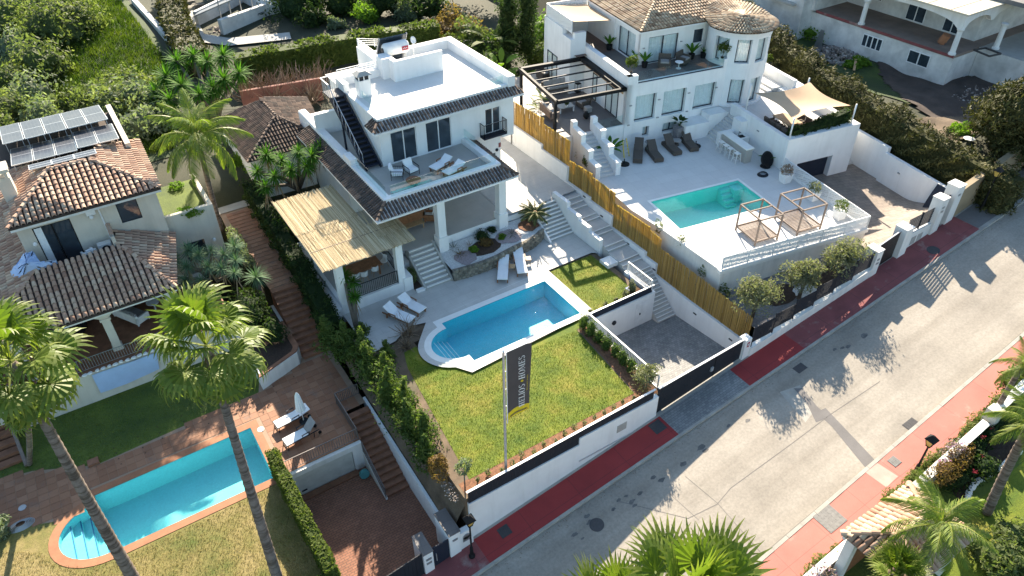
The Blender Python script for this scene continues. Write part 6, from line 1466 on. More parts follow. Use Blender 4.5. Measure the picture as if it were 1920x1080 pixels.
acu=thing('air_conditioner','white outdoor air conditioning unit on the upper balcony of the tiled villa','air conditioner',(-.95,44.35,3.75));MB().box(-1.35,-.6,44.1,44.5,3.85,4.55).build('casing',M['plastic_white'],acu);b=MB(Matrix.Translation((-.95,44.1,4.2))@Matrix.Rotation(R_(90),4,'X'));b.lathe((0,0,0),[(.26,0),(.26,.02),(.2,.025),(.05,.03)],16);b.build('fan_grille',M['metal_dark'],acu);MB().box(-1.3,-1.2,44.15,44.45,3.75,3.85).box(-.75,-.65,44.15,44.45,3.75,3.85).build('feet',M['metal_dark'],acu)
gi=MB();gi.box(3.3,4.6,45.17,45.2,.9,2.2);gi.build('lower_window',M['pane'],lh)
for k in range(8):MB().box(3.35+k*.16,3.38+k*.16,45.1,45.13,.85,2.25).build('window_bar',M['metal_black'],lh)
# porch
MB().box(-13,4.1,38.32,43.29,.2,.275).build('porch_floor',M['terracotta'],lh)
sm_=stone_mesh(77,M['coping'])
for k in range(46):x=-12+k*.33;child('edge_stone',sm_,lh,Matrix.Translation((x+random.uniform(-.03,.03),38.28+random.uniform(-.03,.03),.24))@Matrix.Diagonal((.3*random.uniform(.8,1.2),.26,.12,1)))
for x in(-6.9,-2.35,1.25):
 MB().box(x-.22,x+.22,39.4,39.84,.27,2.75).build('column',M['cream'],lh);MB().box(x-.29,x+.29,39.33,39.91,2.55,2.68).build('column_cap',M['cream'],lh);MB().box(x-.28,x+.28,39.34,39.9,.276,.5).build('column_foot',M['cream'],lh)
ar_=MB()
for(x0,x1)in((-11.2,-7.1),(-6.7,-2.57),(-2.13,1.03)):
 n=12
 for k in range(n):
  a,c=k/n,(k+1)/n;f=lambda t:2.7+.55*math.sin(math.pi*t)**.7;ar_.prism([(x0+(x1-x0)*a,39.42),(x0+(x1-x0)*c,39.42),(x0+(x1-x0)*c,39.8),(x0+(x1-x0)*a,39.8)],lambda x,y,x0=x0,x1=x1,f=f:f(min(1,max(0,(x-x0)/(x1-x0)))),3.42,bottom=True)
for x in(-6.9,-2.35,1.25):ar_.box(x-.218,x+.218,39.421,39.799,2.7,3.42)
ar_.build('arcade',M['cream'],lh)
rp_=thing('porch_railing','thin grey metal railing along the porch edge of the tiled villa','railing',(-3,38.5,.27));railing(rp_,(-11,38.55,.28),(3.8,38.55,.28),.85,M['metal_grey'],.14,.02,.04)
MB().box(-4.2,-2.9,43.27,43.3,.3,2.6).build('porch_door',M['pane'],lh);MB().box(-1.6,.9,43.27,43.3,.3,2.6).build('porch_door',M['pane'],lh)
# roofs
E0=3.5
lo=[(-8.6,38.85,E0),(1.75,38.85,E0),(-.2,43.2,4.72),(-4.75,43.2,4.72)];ri=[(1.75,38.85,E0),(3.05,44.78,E0),(-.28,44.78,4.9),(-.2,43.2,4.72)];le=[(-8.6,56,E0),(-8.6,38.85,E0),(-4.75,43.2,4.72),(-4.95,56,4.72)]
upf=[(-5.15,44.38,7.0),(3.08,44.38,7.0),(.04,48.1,8.15),(-2.3,48.1,8.15)];upr=[(3.08,44.38,7.0),(3.3,51.6,7.0),(.7,49.6,8.1),(.04,48.1,8.15)];upl=[(-5.15,52,7.0),(-5.15,44.38,7.0),(-2.3,48.1,8.15),(-3.4,50.4,7.75)]
sl=MB();mats=[]
for f in(lo,ri,le,upf,upr,upl):
 sl.add(f+[(p[0],p[1],p[2]-.12)for p in f],[(0,1,2,3),(7,6,5,4),(0,4,5,1),(1,5,6,2),(2,6,7,3),(3,7,4,0)]);mats+=face_tiles(f,.315,.41)
sl.build('roof_slab',M['under'],lh)
MB().box(-5.1,3.05,44.42,44.8,6.72,6.87).build('eave_soffit',M['white2'],lh);MB().box(-8.4,1.7,38.9,39.42,3.25,3.38).build('eave_soffit',M['white2'],lh)
rid=ridge_tiles(upf[0],upf[3],.42)+ridge_tiles(upf[1],upf[2],.42)+ridge_tiles(upf[3],upf[2],.42)+ridge_tiles(upr[2],upr[1],.42)+ridge_tiles(lo[1],lo[2],.42)+ridge_tiles(lo[0],lo[3],.42)+ridge_tiles((-.4,44.7,5.35),(-.4,43.3,5.35),.42)
lay_tiles(lh,mats,300,.50,.122,M['tile'],M['tile_mesh'],rmats=rid,rr=1.1)
MB().sheet([(-5.0,49.0),(2.3,49.0),(2.3,57),(-5.0,57)],7.22).build('flat_roof',M['under'],lh);MB().box(2.3,2.62,50,57,6.5,7.75).build('roof_parapet',M['cream'],lh)
ch=MB();ch.box(-4.9,-4.2,47.2,48.2,6.6,8.7);co=ch.build('chimney',M['cream'],lh);MB().box(-5.0,-4.1,47.1,48.3,9.05,9.25).build('chimney_cap',M['cream'],co);MB().box(-4.85,-4.7,47.2,47.35,8.7,9.05).box(-4.4,-4.25,47.2,47.35,8.7,9.05).box(-4.85,-4.7,48.0,48.15,8.7,9.05).box(-4.4,-4.25,48.0,48.15,8.7,9.05).build('chimney_posts',M['cream'],co)
# solar panels
def solar_mat():
 m,n,l,b=mat_new('solar_cells');tc=n.new('ShaderNodeTexCoord');t=n.new('ShaderNodeTexBrick');t.offset=0;l.new(tc.outputs['Object'],t.inputs[0]);t.inputs['Color1'].default_value=(.05,.057,.074,1);t.inputs['Color2'].default_value=(.06,.068,.085,1);t.inputs['Mortar'].default_value=(.11,.115,.13,1);t.inputs['Scale'].default_value=1;t.inputs['Brick Width'].default_value=.21;t.inputs['Row Height'].default_value=.9;t.inputs['Mortar Size'].default_value=.006;t.inputs['Mortar Smooth'].default_value=0
 ns=noise(n,l,.6,4,.6,pos(n));l.new(mix(n,l,ramp(n,l,ns,[(.45,(0,0,0)),(.75,(.3,)*3)]),t.outputs[0],(.15,.15,.155)),b.inputs['Base Color']);b.inputs['Roughness'].default_value=.3;b.inputs['Specular IOR Level'].default_value=.12;return m
M['solar']=solar_mat()
def solar_row(pix,n,zf,zn,offs=None):
 a,b_,c,d=P(*pix[0],zf),P(*pix[1],zf),P(*pix[2],zn),P(*pix[3],zn)
 for k in range(n):
  p=a.lerp(b_,k/n);q=a.lerp(b_,(k+1)/n);r=d.lerp(c,(k+1)/n);s=d.lerp(c,k/n);o_=(p+q+r+s)/4;o_.z-=(offs[k]if offs else 0);x=(r-s).normalized();y=(p-s);y=(y-x*y.dot(x)).normalized();nm=x.cross(y);w,h=(r-s).length-.03,(p-s).length
  Mx=Matrix.Translation(o_)@Matrix((x,y,nm)).transposed().to_4x4();f=MB(Mx);f.box(-w/2,w/2,-h/2,-h/2+.035,-.03,.024);f.box(-w/2,w/2,h/2-.035,h/2,-.03,.024);f.box(-w/2,-w/2+.035,-h/2+.035,h/2-.035,-.03,.024);f.box(w/2-.035,w/2,-h/2+.035,h/2-.035,-.03,.024);f.box(-w/2+.04,w/2-.04,-.02,.02,.0201,.023);f.box(-w/2+.03,w/2-.03,-h/2+.03,h/2-.03,-.03,.005);t=f.build('solar_panel',M['alu'],lh)
  gm_=MB().box(-w/2+.03,w/2-.03,-h/2+.03,h/2-.03,.012,.02).mesh('cells',M['solar']);child('cells',gm_,t,Mx)
  lg=MB()
  for e in(-.4,.4):p1=o_+x*e*w-y*h*.42;lg.bar(p1-nm*.03,(p1.x,p1.y,7.22),.04);p2=o_+x*e*w+y*h*.42;lg.bar(p2-nm*.03,(p2.x,p2.y,7.22),.04)
  lg.build('mount_leg',M['alu'],t)
solar_row([(-6,240),(187,197),(202,223),(7,270)],5,7.75,8.25)
solar_row([(12,279),(209,232),(226,259),(24,307)],5,7.75,8.25,[.12,.12,.12,0,0])
solar_row([(52,311),(176,280),(184,287),(55,319)],3,8.3,8.36)
# cloths
def cloth(name,label,corners,nu,nv,amp,mat='blue_cloth',sagz=0.0):
 a,b_,c,d=[Vector(p)for p in corners];nrm=(b_-a).cross(d-a).normalized()
 def f(u,v):
  p=a.lerp(b_,u).lerp(d.lerp(c,u),v);return p+nrm*(amp*(math.sin(u*17+v*3)*.5+math.sin(u*7-v*4)))-Vector((0,0,sagz*math.sin(math.pi*u)*v))
 m=MB();m.grid(f,nu,nv);return m.build(name,M[mat],None,True,label=label,cat='cloth')
cloth('hanging_tarp','pale blue tarp hanging on the cream terrace wall of the tiled villa',[PY(172,704,38.2),PY(293,661,38.2),PY(299,692,38.2),PY(189,737,38.2)],24,8,.02,sagz=.08)
tp_=MB();tpt=[P(20,510,4.5),P(45,476,5.2),P(62,471,5.4),P(76,492,5.0),P(105,488,4.9),P(80,503,4.75),P(36,538,4.0),P(22,528,4.2)];cpt=P(50,495,5.35)
for i in range(8):
 a,c=tpt[i],tpt[(i+1)%8];tp_.grid(lambda u,v,a=a,c=c:cpt.lerp(a.lerp(c,u),v)+Vector((0,0,.08*math.sin(u*9+v*6))),4,4)
for i in range(8):
 a,c=tpt[i],tpt[(i+1)%8];tp_.add([a,c,c-Vector((0,0,.7)),a-Vector((0,0,.7))],[(0,1,2,3)])
tp_.build('roof_tarp',M['blue_cloth'],None,True,label='pale blue tarp draped over the roof corner of the tiled villa',cat='cloth')
# ================================================================ BACKGROUND
# ruined house top right
rn=thing('derelict_house','unfinished white house with arched terrace and rubble behind the conifer hedge','house',(66,36,4.2))
SZ=6.9;xf=62.4;GZ=4.0
b=MB();b.box(xf,65.99,30.2,31.0,GZ-1,SZ-.25);b.box(xf+.0,xf+.4,31.0,44.5,GZ,SZ-.25);b.box(66,90,24.6,30.19,GZ-1,SZ-.05)
b.box(xf+4.4,xf+4.7,31.5,44.5,SZ,SZ+3.2);b.box(xf+4.4,90,31.2,31.49,SZ,SZ+3.2);b.box(xf-.4,xf+4.39,44.0,44.4,SZ,SZ+3.2);b.box(xf-1.6,xf+1,44.41,52,GZ,SZ+3.6);b.build('wall',M['white_dirty'],rn)
MB().box(xf-.05,90,30.2,44.0,SZ-.24,SZ).build('terrace_slab',M['ruin_floor'],rn);MB().box(xf-.08,xf-.05,30.2,44.0,SZ-.2,SZ+.02).build('slab_edge',M['red_worn'],rn);MB().sheet([(66,25),(90,25),(90,30.19),(66,30.19)],SZ-.04).build('side_floor',M['stone_grey'],rn)
for(x,y)in((xf+.1,30.5),(xf+.1,39.2),(66.6,29.2),(69.5,25.4)):
 b=MB();b.lathe((x,y,SZ),[(.3,0),(.3,.15),(.22,.2),(.2,1.9),(.28,2.0),(.3,2.12)],12);b.build('column',M['white2'],rn)
b=MB()
def arch_x(x,y0,y1,zt,zb,rise,th):
 n=14
 for k in range(n):
  a,c=k/n,(k+1)/n;f=lambda t:zb+rise*math.sqrt(max(0,1-(2*t-1)**2));ya,yc=y0+(y1-y0)*a,y0+(y1-y0)*c
  b.add([(x,ya,f(a)),(x,yc,f(c)),(x,yc,zt),(x,ya,zt),(x+th,ya,f(a)),(x+th,yc,f(c)),(x+th,yc,zt),(x+th,ya,zt)],[(3,2,1,0),(4,5,6,7),(0,1,5,4),(3,7,6,2)])
arch_x(xf-.1,30.7,39.0,SZ+3.3,SZ+2.1,.75,.4);arch_x(xf-.1,39.4,44.0,SZ+3.3,SZ+2.1,.75,.4)
n=12
for(x0,x1)in((xf+.3,66.4),(66.8,72)):
 for k in range(n):
  a,c=k/n,(k+1)/n;f=lambda t:SZ+2.1+.7*math.sqrt(max(0,1-(2*t-1)**2));xa,xc=x0+(x1-x0)*a,x0+(x1-x0)*c
  b.add([(xa,30.3,f(a)),(xc,30.3,f(c)),(xc,30.3,SZ+3.3),(xa,30.3,SZ+3.3),(xa,30.7,f(a)),(xc,30.7,f(c)),(xc,30.7,SZ+3.3),(xa,30.7,SZ+3.3)],[(0,1,2,3),(7,6,5,4),(4,5,1,0),(3,2,6,7)])
b.box(xf-.1,xf+.3,30.3,30.7,SZ+2.1,SZ+3.3);b.box(66.4,66.8,30.3,30.7,SZ+2.1,SZ+3.3);b.box(xf-.1,xf+.3,39.0,39.4,SZ+2.1,SZ+3.3);b.build('arcade',M['white2'],rn)
rfm=MB();rfm.box(xf-.5,xf+5.2,30.0,44.8,SZ+3.31,SZ+3.45);rfm.build('canopy_slab',M['slab_cream'],rn)
for k in range(7):MB().box(xf-.45,xf+5.1,31.5+k*2,31.54+k*2,SZ+3.452,SZ+3.47).build('slab_joint',M['stain'],rn)
MB().box(xf+4.5,92,26,62,SZ+3.46,SZ+3.8).build('flat_roof',M['asphalt_patch'],rn);MB().box(xf+4.4,92,25.8,26,SZ+3.3,SZ+3.9).build('roof_edge',M['terracotta_pot'],rn)
for(y,w)in((40.5,1.6),(36.0,1.8),(32.6,1.6)):window(frame4((xf+4.38,y+w,SZ+.1 if y<40 else SZ+.9),(0,-1,0),(1,0,0)),w,2.1 if y<40 else 1.3,rn,'metal_white','pane',.05,1,.06)
for y in(32.0,36.6):window(frame4((xf-.01,y+2.0,GZ+1.2),(0,-1,0),(1,0,0)),2.0,1.1,rn,'metal_white','pane',.06,1 if y<33 else 3,.07)
window(frame4((xf-1.62,47.2,SZ+1.2),(0,-1,0),(1,0,0)),1.3,1.3,rn,'metal_white','pane',.05,1,.06);b=MB();b.box(xf-2.2,xf-1.6,45.2,48.2,SZ+.4,SZ+.6);b.build('window_ledge',M['stone_grey'],rn)
rc=thing('rusty_drum','rusty brown drum left on the terrace of the derelict house','drum',(64,32.3,SZ));b=MB(Matrix.Translation((64,32.3,SZ+.45))@Matrix.Rotation(R_(20),4,'X'));b.lathe((0,0,-.4),[(.32,0),(.35,.2),(.33,.8),(.28,.8)],12);b.build('body',M['terracotta_pot'],rc);b=MB();[b.bar((64+.3*math.cos(a),32.3+.3*math.sin(a),SZ),(64+.2*math.cos(a),32.3+.2*math.sin(a),SZ+.3),.03)for a in(.3,2.4,4.5)];b.build('legs',M['iron'],rc)
fr_=thing('scrap_metal','rusty rectangular steel frame lying on the slab edge of the derelict house','scrap metal',(65,30,SZ));b=MB();q=[(64.6,29.9),(65.8,29.6),(65.6,28.2),(64.3,28.4)];[b.bar((*q[i],SZ+.12),(*q[(i+1)%4],SZ+.12),.12)for i in range(4)];b.build('bars',M['iron'],fr_)
lsht=thing('leaning_sheet','grey metal sheet leaning against the rubble by the derelict house','sheet',(60.5,41,GZ));b=MB();b.grid(lambda u,v:Vector((60.6-.3*v,41.2+1.0*u*(1-.6*v),GZ+2.2*v)),2,4);b.build('sheet',M['metal_grey'],lsht)
# earth patches, rubble
def patch(name,pix,z,mat,off=.03,kind='structure'):
 b=MB();pts=[P(*q,z)for q in pix];pp_=[(p.x,p.y)for p in pts];xs_=[p[0]for p in pp_];ys_=[p[1]for p in pp_];n=40;vs={};
 g=MB();g.grid(lambda u,v:Vector((min(xs_)+(max(xs_)-min(xs_))*u,min(ys_)+(max(ys_)-min(ys_))*v,0)),n,n);V=[(p[0],p[1],ground_z(p[0],p[1])+off+.08*math.sin(p[0]*2.3)*math.sin(p[1]*1.9))for p in g.v];g.v=V;g.f=[f for f in g.f if inpoly(sum(V[i][0]for i in f)/4,sum(V[i][1]for i in f)/4,pp_)];g.t=[.5]*len(g.f);return g.build(name,M[mat],None,True,kind=kind)
patch('burnt_earth',[(1640,95),(1700,95),(1790,150),(1920,150),(1900,190),(1850,230),(1760,232),(1700,200),(1650,140)],4.2,'earth_dark',.14);patch('pale_earth',[(1740,225),(1840,215),(1850,250),(1780,275),(1700,230)],4.2,'earth',.18)
def rubble(name,label,c,rx,ry,h,n,s,mat='rubble_mesh'):
 m=MB()
 for k in range(n):
  a=random.uniform(0,6.28);r=math.sqrt(random.random());x,y=c[0]+rx*r*math.cos(a),c[1]+ry*r*math.sin(a);z=c[2]+h*(1-r)*random.uniform(.3,1);q=s*random.uniform(.4,1.2);R3=Euler((random.uniform(0,3),random.uniform(0,3),random.uniform(0,3))).to_matrix().to_4x4();old=m.M;m.M=Matrix.Translation((x,y,z))@R3;m.box(-q/2,q/2,-q/3,q/3,-q/4,q/4,random.random());m.M=old
 m.build(name,M[mat],None,label=label,cat='rubble',kind='stuff')
rubble('rubble','heap of broken masonry beside the derelict house',(60.8,39.6,4.2),2.2,2.4,.7,420,.3);rubble('rubble','pale rubble by the upper corner of the derelict house',(60.2,48.5,4.4),1.8,4.5,.8,420,.35);rubble('rubble','scattered debris on burnt ground',(64,28,4.2),3,2.0,.3,260,.2)
pl_=thing('broken_plank','pale planks lying in the grass before the derelict house','plank',(59.5,36,4.3));MB().bar((58.6,36.2,4.5),(60.2,37.3,4.8),.2,.05).build('board',M['wood_pale'],pl_)
dh=thing('white_dish','small white round dish lying in the weeds behind the hedge','dish',tuple(P(1817,262,4.5)));b=MB();b.lathe(P(1817,262,4.5),[(.05,0),(.35,.05),(.4,.1),(.36,.12)],14);b.build('bowl',M['plastic_white'],dh)
# tan wall along the street, right
tn=thing('street_wall','rough tan wall along the street below the big conifers on the right','wall',(55,19.7,3));M['tan_wall']=plain('tan_render',(.30,.235,.15),.9,var=.2,scale=.8,bumps=.2);MB().prism([(47.7,19.4),(95,21.0),(95,21.4),(47.7,19.8)],lambda x,y:sz(x)-.5,lambda x,y:sz(x)+2.3).build('wall',M['tan_wall'],tn)
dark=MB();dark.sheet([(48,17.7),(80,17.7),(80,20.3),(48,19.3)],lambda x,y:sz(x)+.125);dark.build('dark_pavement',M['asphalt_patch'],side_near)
# street lamp right far
def lamp(label,base,h):
 t=thing('street_lamp',label,'street lamp',tuple(base),0,'black lantern posts along the street');x,y,z=base
 b=MB();b.lathe(base,[(.16,0),(.16,.1),(.10,.2),(.08,.8),(.05,.85),(.045,h-.75)],10);b.build('post',M['metal_black'],t)
 b=MB();k=h-.75
 for sx,sy in((-1,-1),(1,-1),(1,1),(-1,1)):b.bar((x+sx*.10,y+sy*.10,z+k),(x+sx*.2,y+sy*.2,z+k+.42),.025)
 b.box(x-.12,x+.12,y-.12,y+.12,z+k-.04,z+k);b.add([(x-.25,y-.25,z+k+.42),(x+.25,y-.25,z+k+.42),(x+.25,y+.25,z+k+.42),(x-.25,y+.25,z+k+.42),(x-.04,y-.04,z+k+.7),(x+.04,y-.04,z+k+.7),(x+.04,y+.04,z+k+.7),(x-.04,y+.04,z+k+.7)],[(3,2,1,0),(4,5,6,7),(0,1,5,4),(1,2,6,5),(2,3,7,6),(3,0,4,7)]);b.build('lantern_frame',M['metal_black'],t)
 b=MB();b.add([(x-.09,y-.09,z+k),(x+.09,y-.09,z+k),(x+.09,y+.09,z+k),(x-.09,y+.09,z+k),(x-.19,y-.19,z+k+.41),(x+.19,y-.19,z+k+.41),(x+.19,y+.19,z+k+.41),(x-.19,y+.19,z+k+.41)],[(3,2,1,0),(4,5,6,7),(0,1,5,4),(1,2,6,5),(2,3,7,6),(3,0,4,7)]);b.build('lantern_glass',M['lamp_glass'],t)
M['lamp_glass']=plain('amber_lamp_glass',(.62,.42,.10),.3)
pb_=ST(1713,890,.12);lamp('black lantern post leaning over the oleander strip on the far side of the street',pb_,3.0)
pb_=ST(885,1043,.12);lamp('black lantern post at the corner of the white street wall and letter box',pb_,3.45)
pb_=ST(1840,392,.12);lamp('black lantern post in the shade against the tan street wall',pb_,3.3)
# upper garden behind the hedges: concrete basin and path
hz=2.9
bs=thing('ruined_pool','roofless white block walls of a derelict basin behind the back hedge','ruin',(18,80,hz))
a_,b_,c_,d_=P(418,68,hz),P(508,35,hz),P(458,8,hz),P(372,52,hz)
b=MB();b.wall([a_[:2],b_[:2]],hz-.5,hz+1.7,.5);b.wall([d_[:2],c_[:2]],hz-.5,hz+1.7,.4);b.wall([b_[:2],c_[:2]],hz-.5,hz+1.9,.4);e_=P(515,30,hz);b.box(e_.x-1.2,e_.x+2.2,e_.y-1,e_.y+2.4,hz-.5,hz+1.6);b.build('wall',M['white_dirty'],bs)
for k in range(4):p=a_.lerp(d_,.3+.1*k).lerp(b_,.15+k*.2);MB().tube([(p.x,p.y,hz),(p.x+.1,p.y,hz+3.4)],.06,6).build('prop',M['metal_grey'],bs)
p=P(368,27,hz+1.5);q=P(430,0,hz+3);b=MB();b.bar(p,q+(q-p)*.6,1.4,.12);b.build('sheet_roof',M['metal_grey'],bs)
b=MB();q0=P(487,38,hz+.6)
for k in range(4):b.bar(P(484+k*3.6,36-k*1.2,hz),P(484+k*3.6,26-k*1.2,hz+1.2),.05)
b.bar(P(484,26,hz+1.2),P(495,22,hz+1.2),.05);b.build('ladder_rail',M['metal_navy'],bs)
gp_=[P(*q,2.75)for q in((340,45),(362,25),(385,72),(430,78),(545,72),(548,82),(430,90),(385,86),(376,70))];pa=MB();pa.sheet([(p.x,p.y)for p in gp_],lambda x,y:ground_z(x,y)+.12);pa.build('gravel_path',M['stone_grey'],kind='structure')
rubble('rubble','stones and debris in the derelict basin',(a_.lerp(d_,.4).x+1.5,a_.lerp(d_,.4).y,hz),2.5,2,.5,150,.4)
for k,(px,py,s)in enumerate(((355,8,1.6),(372,14,1.4),(350,22,1.8),(340,12,1.3))):p=P(px,py,hz);m=stone_mesh(40+k,M['rubble']);o=bpy.data.objects.new('boulder',m);link(o);o.location=p;o.scale=(s*1.3,s,s*.7);setp(o,f'{["second lowest", "rightmost", "lowest", "leftmost"][k]} grey boulder in the pile beside the derelict basin','boulder','boulders by the derelict basin')
lwl=thing('garden_wall','long whitewashed wall running between the meadow and the tall clipped hedge','wall',(10.5,84,2.5));b=MB();p,q=P(248,-5,4),P(347,103,4);b.wall([p[:2],q[:2]],1.8,4.0,.5);b.build('wall',M['white_dirty'],lwl)
bw3=thing('back_wall','pink rendered garden wall behind the bare shrubs','wall',(15,62,2));M['pink_wall']=plain('pink_render',(.22,.095,.07),.9,var=.25,scale=.7);p,q=P(450,175,4),P(600,150,4);b=MB();b.wall([p[:2],q[:2]],1.5,4.2,.3);b.build('wall',M['pink_wall'],bw3)
# big meadow sheet
def gsheet(name,poly,mat,off,n=40):
 xs_=[p[0]for p in poly];ys_=[p[1]for p in poly];g=MB();g.grid(lambda u,v:Vector((min(xs_)+(max(xs_)-min(xs_))*u,min(ys_)+(max(ys_)-min(ys_))*v,0)),n,n);V=[(p[0],p[1],ground_z(p[0],p[1])+off)for p in g.v];g.v=V;g.f=[f for f in g.f if inpoly(sum(V[i][0]for i in f)/4,sum(V[i][1]for i in f)/4,poly)];g.t=[.5]*len(g.f);g.build(name,M[mat],None,True,kind='structure')
gsheet('meadow',[(-40,57),(6,57),(10,75),(9.5,110),(-40,130)],'meadow',.05);grass('grass',[(-22,58),(6,58),(9.5,75),(9.2,100),(-22,110)],lambda x,y:ground_z(x,y)+.05,75,M['blade_wild'],.32,.07)
gsheet('weeds',[(57,26),(62,30),(61.8,55),(57,60),(55,48)],'meadow',.06)
# ================================================================ garden across the street (bottom right)
gx=MB();gx.sheet([(12,-3),(60,-3),(60,8.2),(12,8.2)],lambda x,y:sz(x)+.10);gx.build('garden_ground',M['lawn_dark'],kind='structure')
gx=MB();gx.sheet([(24,-2),(40,-2),(40,6.0),(24,6.0)],lambda x,y:sz(x)+.106);gx.build('lawn',M['lawn'],kind='structure')
gwl=thing('garden_wall','cream garden wall with pillars along the far pavement','wall',(30,8,0));b=MB();b.prism([(13,7.55),(23.4,7.75),(23.4,8.05),(13,7.85)],lambda x,y:sz(x)-.3,lambda x,y:sz(x)+1.25);b.prism([(26.2,7.75),(33.5,8.0),(33.5,8.3),(26.2,8.05)],lambda x,y:sz(x)-.3,lambda x,y:sz(x)+1.15);b.prism([(34.2,8.05),(48,8.6),(48,8.95),(34.2,8.4)],lambda x,y:sz(x)-.3,lambda x,y:sz(x)+1.35);b.build('wall',M['cream'],gwl)
b=MB();b.prism([(13,7.5),(23.4,7.7),(23.4,8.1),(13,7.9)],lambda x,y:sz(x)+1.251,lambda x,y:sz(x)+1.31);b.prism([(26.2,7.7),(33.5,7.95),(33.5,8.35),(26.2,8.1)],lambda x,y:sz(x)+1.151,lambda x,y:sz(x)+1.21);b.prism([(34.2,8.0),(48,8.55),(48,9.0),(34.2,8.45)],lambda x,y:sz(x)+1.351,lambda x,y:sz(x)+1.41);b.build('wall_cap',M['coping'],gwl)
b=MB();
for x in(23.7,25.9,34.0,37.6):y=7.8+(x-23)*.035;b.box(x-.3,x+.3,y-.3,y+.3,sz(x)-.3,sz(x)+1.75)
b.build('wall_pillar',M['cream'],gwl)
gh=thing('gate_house','small gate porch with a terracotta tiled roof under the feather palm','gatehouse',(24,6.5,-1));c0=Vector((23.9,6.2,0));rz=1.9
hw_,hd=2.35,1.6;e=[(c0.x-hw_,c0.y-hd,rz),(c0.x+hw_,c0.y-hd,rz),(c0.x+hw_,c0.y+hd,rz),(c0.x-hw_,c0.y+hd,rz)];rp,rq=(c0.x-.8,c0.y,rz+.85),(c0.x+.8,c0.y,rz+.85)
sl=MB();sl.add(e+[rp,rq],[(0,1,5,4),(1,2,5),(2,3,4,5),(3,0,4),(3,2,1,0)]);sl.build('roof_slab',M['under_v2'],gh);lay_tiles(gh,face_tiles([e[0],e[1],rq,rp],.27,.42)+face_tiles([e[2],e[3],rp,rq],.27,.42)+face_tiles([e[3],e[0],rp],.27,.42)+face_tiles([e[1],e[2],rq],.27,.42),220,.5,.13,M['tile'],M['tile_mesh'],rmats=ridge_tiles(e[3],rp,.4)+ridge_tiles(e[0],rp,.4)+ridge_tiles(rp,rq,.4)+ridge_tiles(e[2],rq,.4))
for sx in(-1,1):
 for sy in(-1,1):MB().box(c0.x+sx*1.9-.2,c0.x+sx*1.9+.2,c0.y+sy*1.2-.2,c0.y+sy*1.2+.2,-2,rz-.02).build('pillar',M['white2'],gh)
MB().box(c0.x-2.25,c0.x+2.25,c0.y+1.41,c0.y+1.55,rz-.3,rz-.01).build('lintel',M['white2'],gh);MB().box(22.2,25.6,7.3,7.36,-1.6,.7).build('gate_leaf',M['wood'],gh)
gs_=thing('stone_edging','curved row of pale boulders edging the flower bed in the corner garden','edging',tuple(ST(1830,900,.1)))
sms=[stone_mesh(60+i,M['coping'])for i in range(3)];pe=along([tuple(ST(*q,.1)[:2])for q in((1812,945),(1815,925),(1830,905),(1850,893),(1875,880),(1895,862),(1910,850))],24)
for k,q in enumerate(pe):child('stone',sms[k%3],gs_,Matrix.Translation((q[0],q[1],sz(q[0])+.2))@Matrix.Rotation(random.random()*3,4,'Z')@Matrix.Diagonal((.34,.28,.24,1)))
MB().sheet([tuple(p)for p in pe]+[tuple(ST(*q,.1)[:2])for q in((1915,835),(1880,800),(1800,850),(1770,890),(1790,930))],lambda x,y:sz(x)+.112).build('flower_bed',M['soil'],kind='structure')
# ================================================================ VEGETATION
ORD=['first','second','third','fourth','fifth','sixth','seventh','eighth','ninth','tenth','eleventh','twelfth','thirteenth','fourteenth','fifteenth','sixteenth','seventeenth','eighteenth','nineteenth','twentieth']+['last']*20
def ranks(xs):o=sorted(range(len(xs)),key=lambda i:xs[i]);return{k:ORD[r]for r,k in enumerate(o)}
FAN=[fan_mesh('frond',M['leaf_palm'],1.15,.98,24,.75+.25*i)for i in range(3)];FANS=[fan_mesh('frond',M['leaf_palm'],.75,.85,26,.2+.12*i)for i in range(3)]
FAN2=[fan_mesh('frond',M['leaf_palm'],1.25,1.0,26,.15+.1*i)for i in range(3)]
FEA=[feather_mesh('frond',M['leaf_queen'],2.5,40,.72,1.7+.35*i,.034)for i in range(3)]
ROS=[rosette_mesh('leaf_rosette',M['leaf_yucca'],85,.62,.055,.8,-.55)for i in range(2)];DRG=[rosette_mesh('leaf_rosette',M['leaf_drago'],110,.72,.038,.6,-.45)for i in range(2)]
# tall fan palms on the left
palm('fan_palm','tall fan palm leaning over the right part of the aqua pool',P(527,1105,-1.95),P(388,652,9.3),.25,.17,FAN,26,(75,-65),1.3,'tall fan palms of the tiled villa',thatch=(60,.9),seed=1)
palm('fan_palm','tall fan palm at the left edge of the photo in front of the tiled porch',P(262,1105,-1.95),P(22,680,9.6),.28,.19,FAN,28,(75,-65),1.36,'tall fan palms of the tiled villa',thatch=(60,.9),seed=5)
t3=P(40,740,8.0);palm('fan_palm','thin second fan palm trunk at the left edge behind the bigger one',P(55,870,-1.9),t3,.14,.11,FAN,12,(50,-60),.9,'tall fan palms of the tiled villa',seed=9)
palm('fan_palm','fan palm whose top fills the bottom edge before the road',ST(1300,1290,.2),P(1295,1150,8.0),.2,.16,FAN2,16,(70,12),1.3,'fan palms at the lower edge',seed=3)
palm('fan_palm','low fan palm crown cut off by the bottom edge left of the bigger one',ST(1150,1200,.2),P(1150,1165,6.5),.2,.16,FAN2,12,(70,12),1.1,'fan palms at the lower edge',seed=4)
q=P(1680,1075,2.6);palm('fan_palm','grey green fan palm beside the tiled gate porch at the bottom edge',(q.x,q.y,sz(q.x)),q,.2,.18,FANS,20,(70,-10),.8,'fan palms at the lower edge',seed=6)
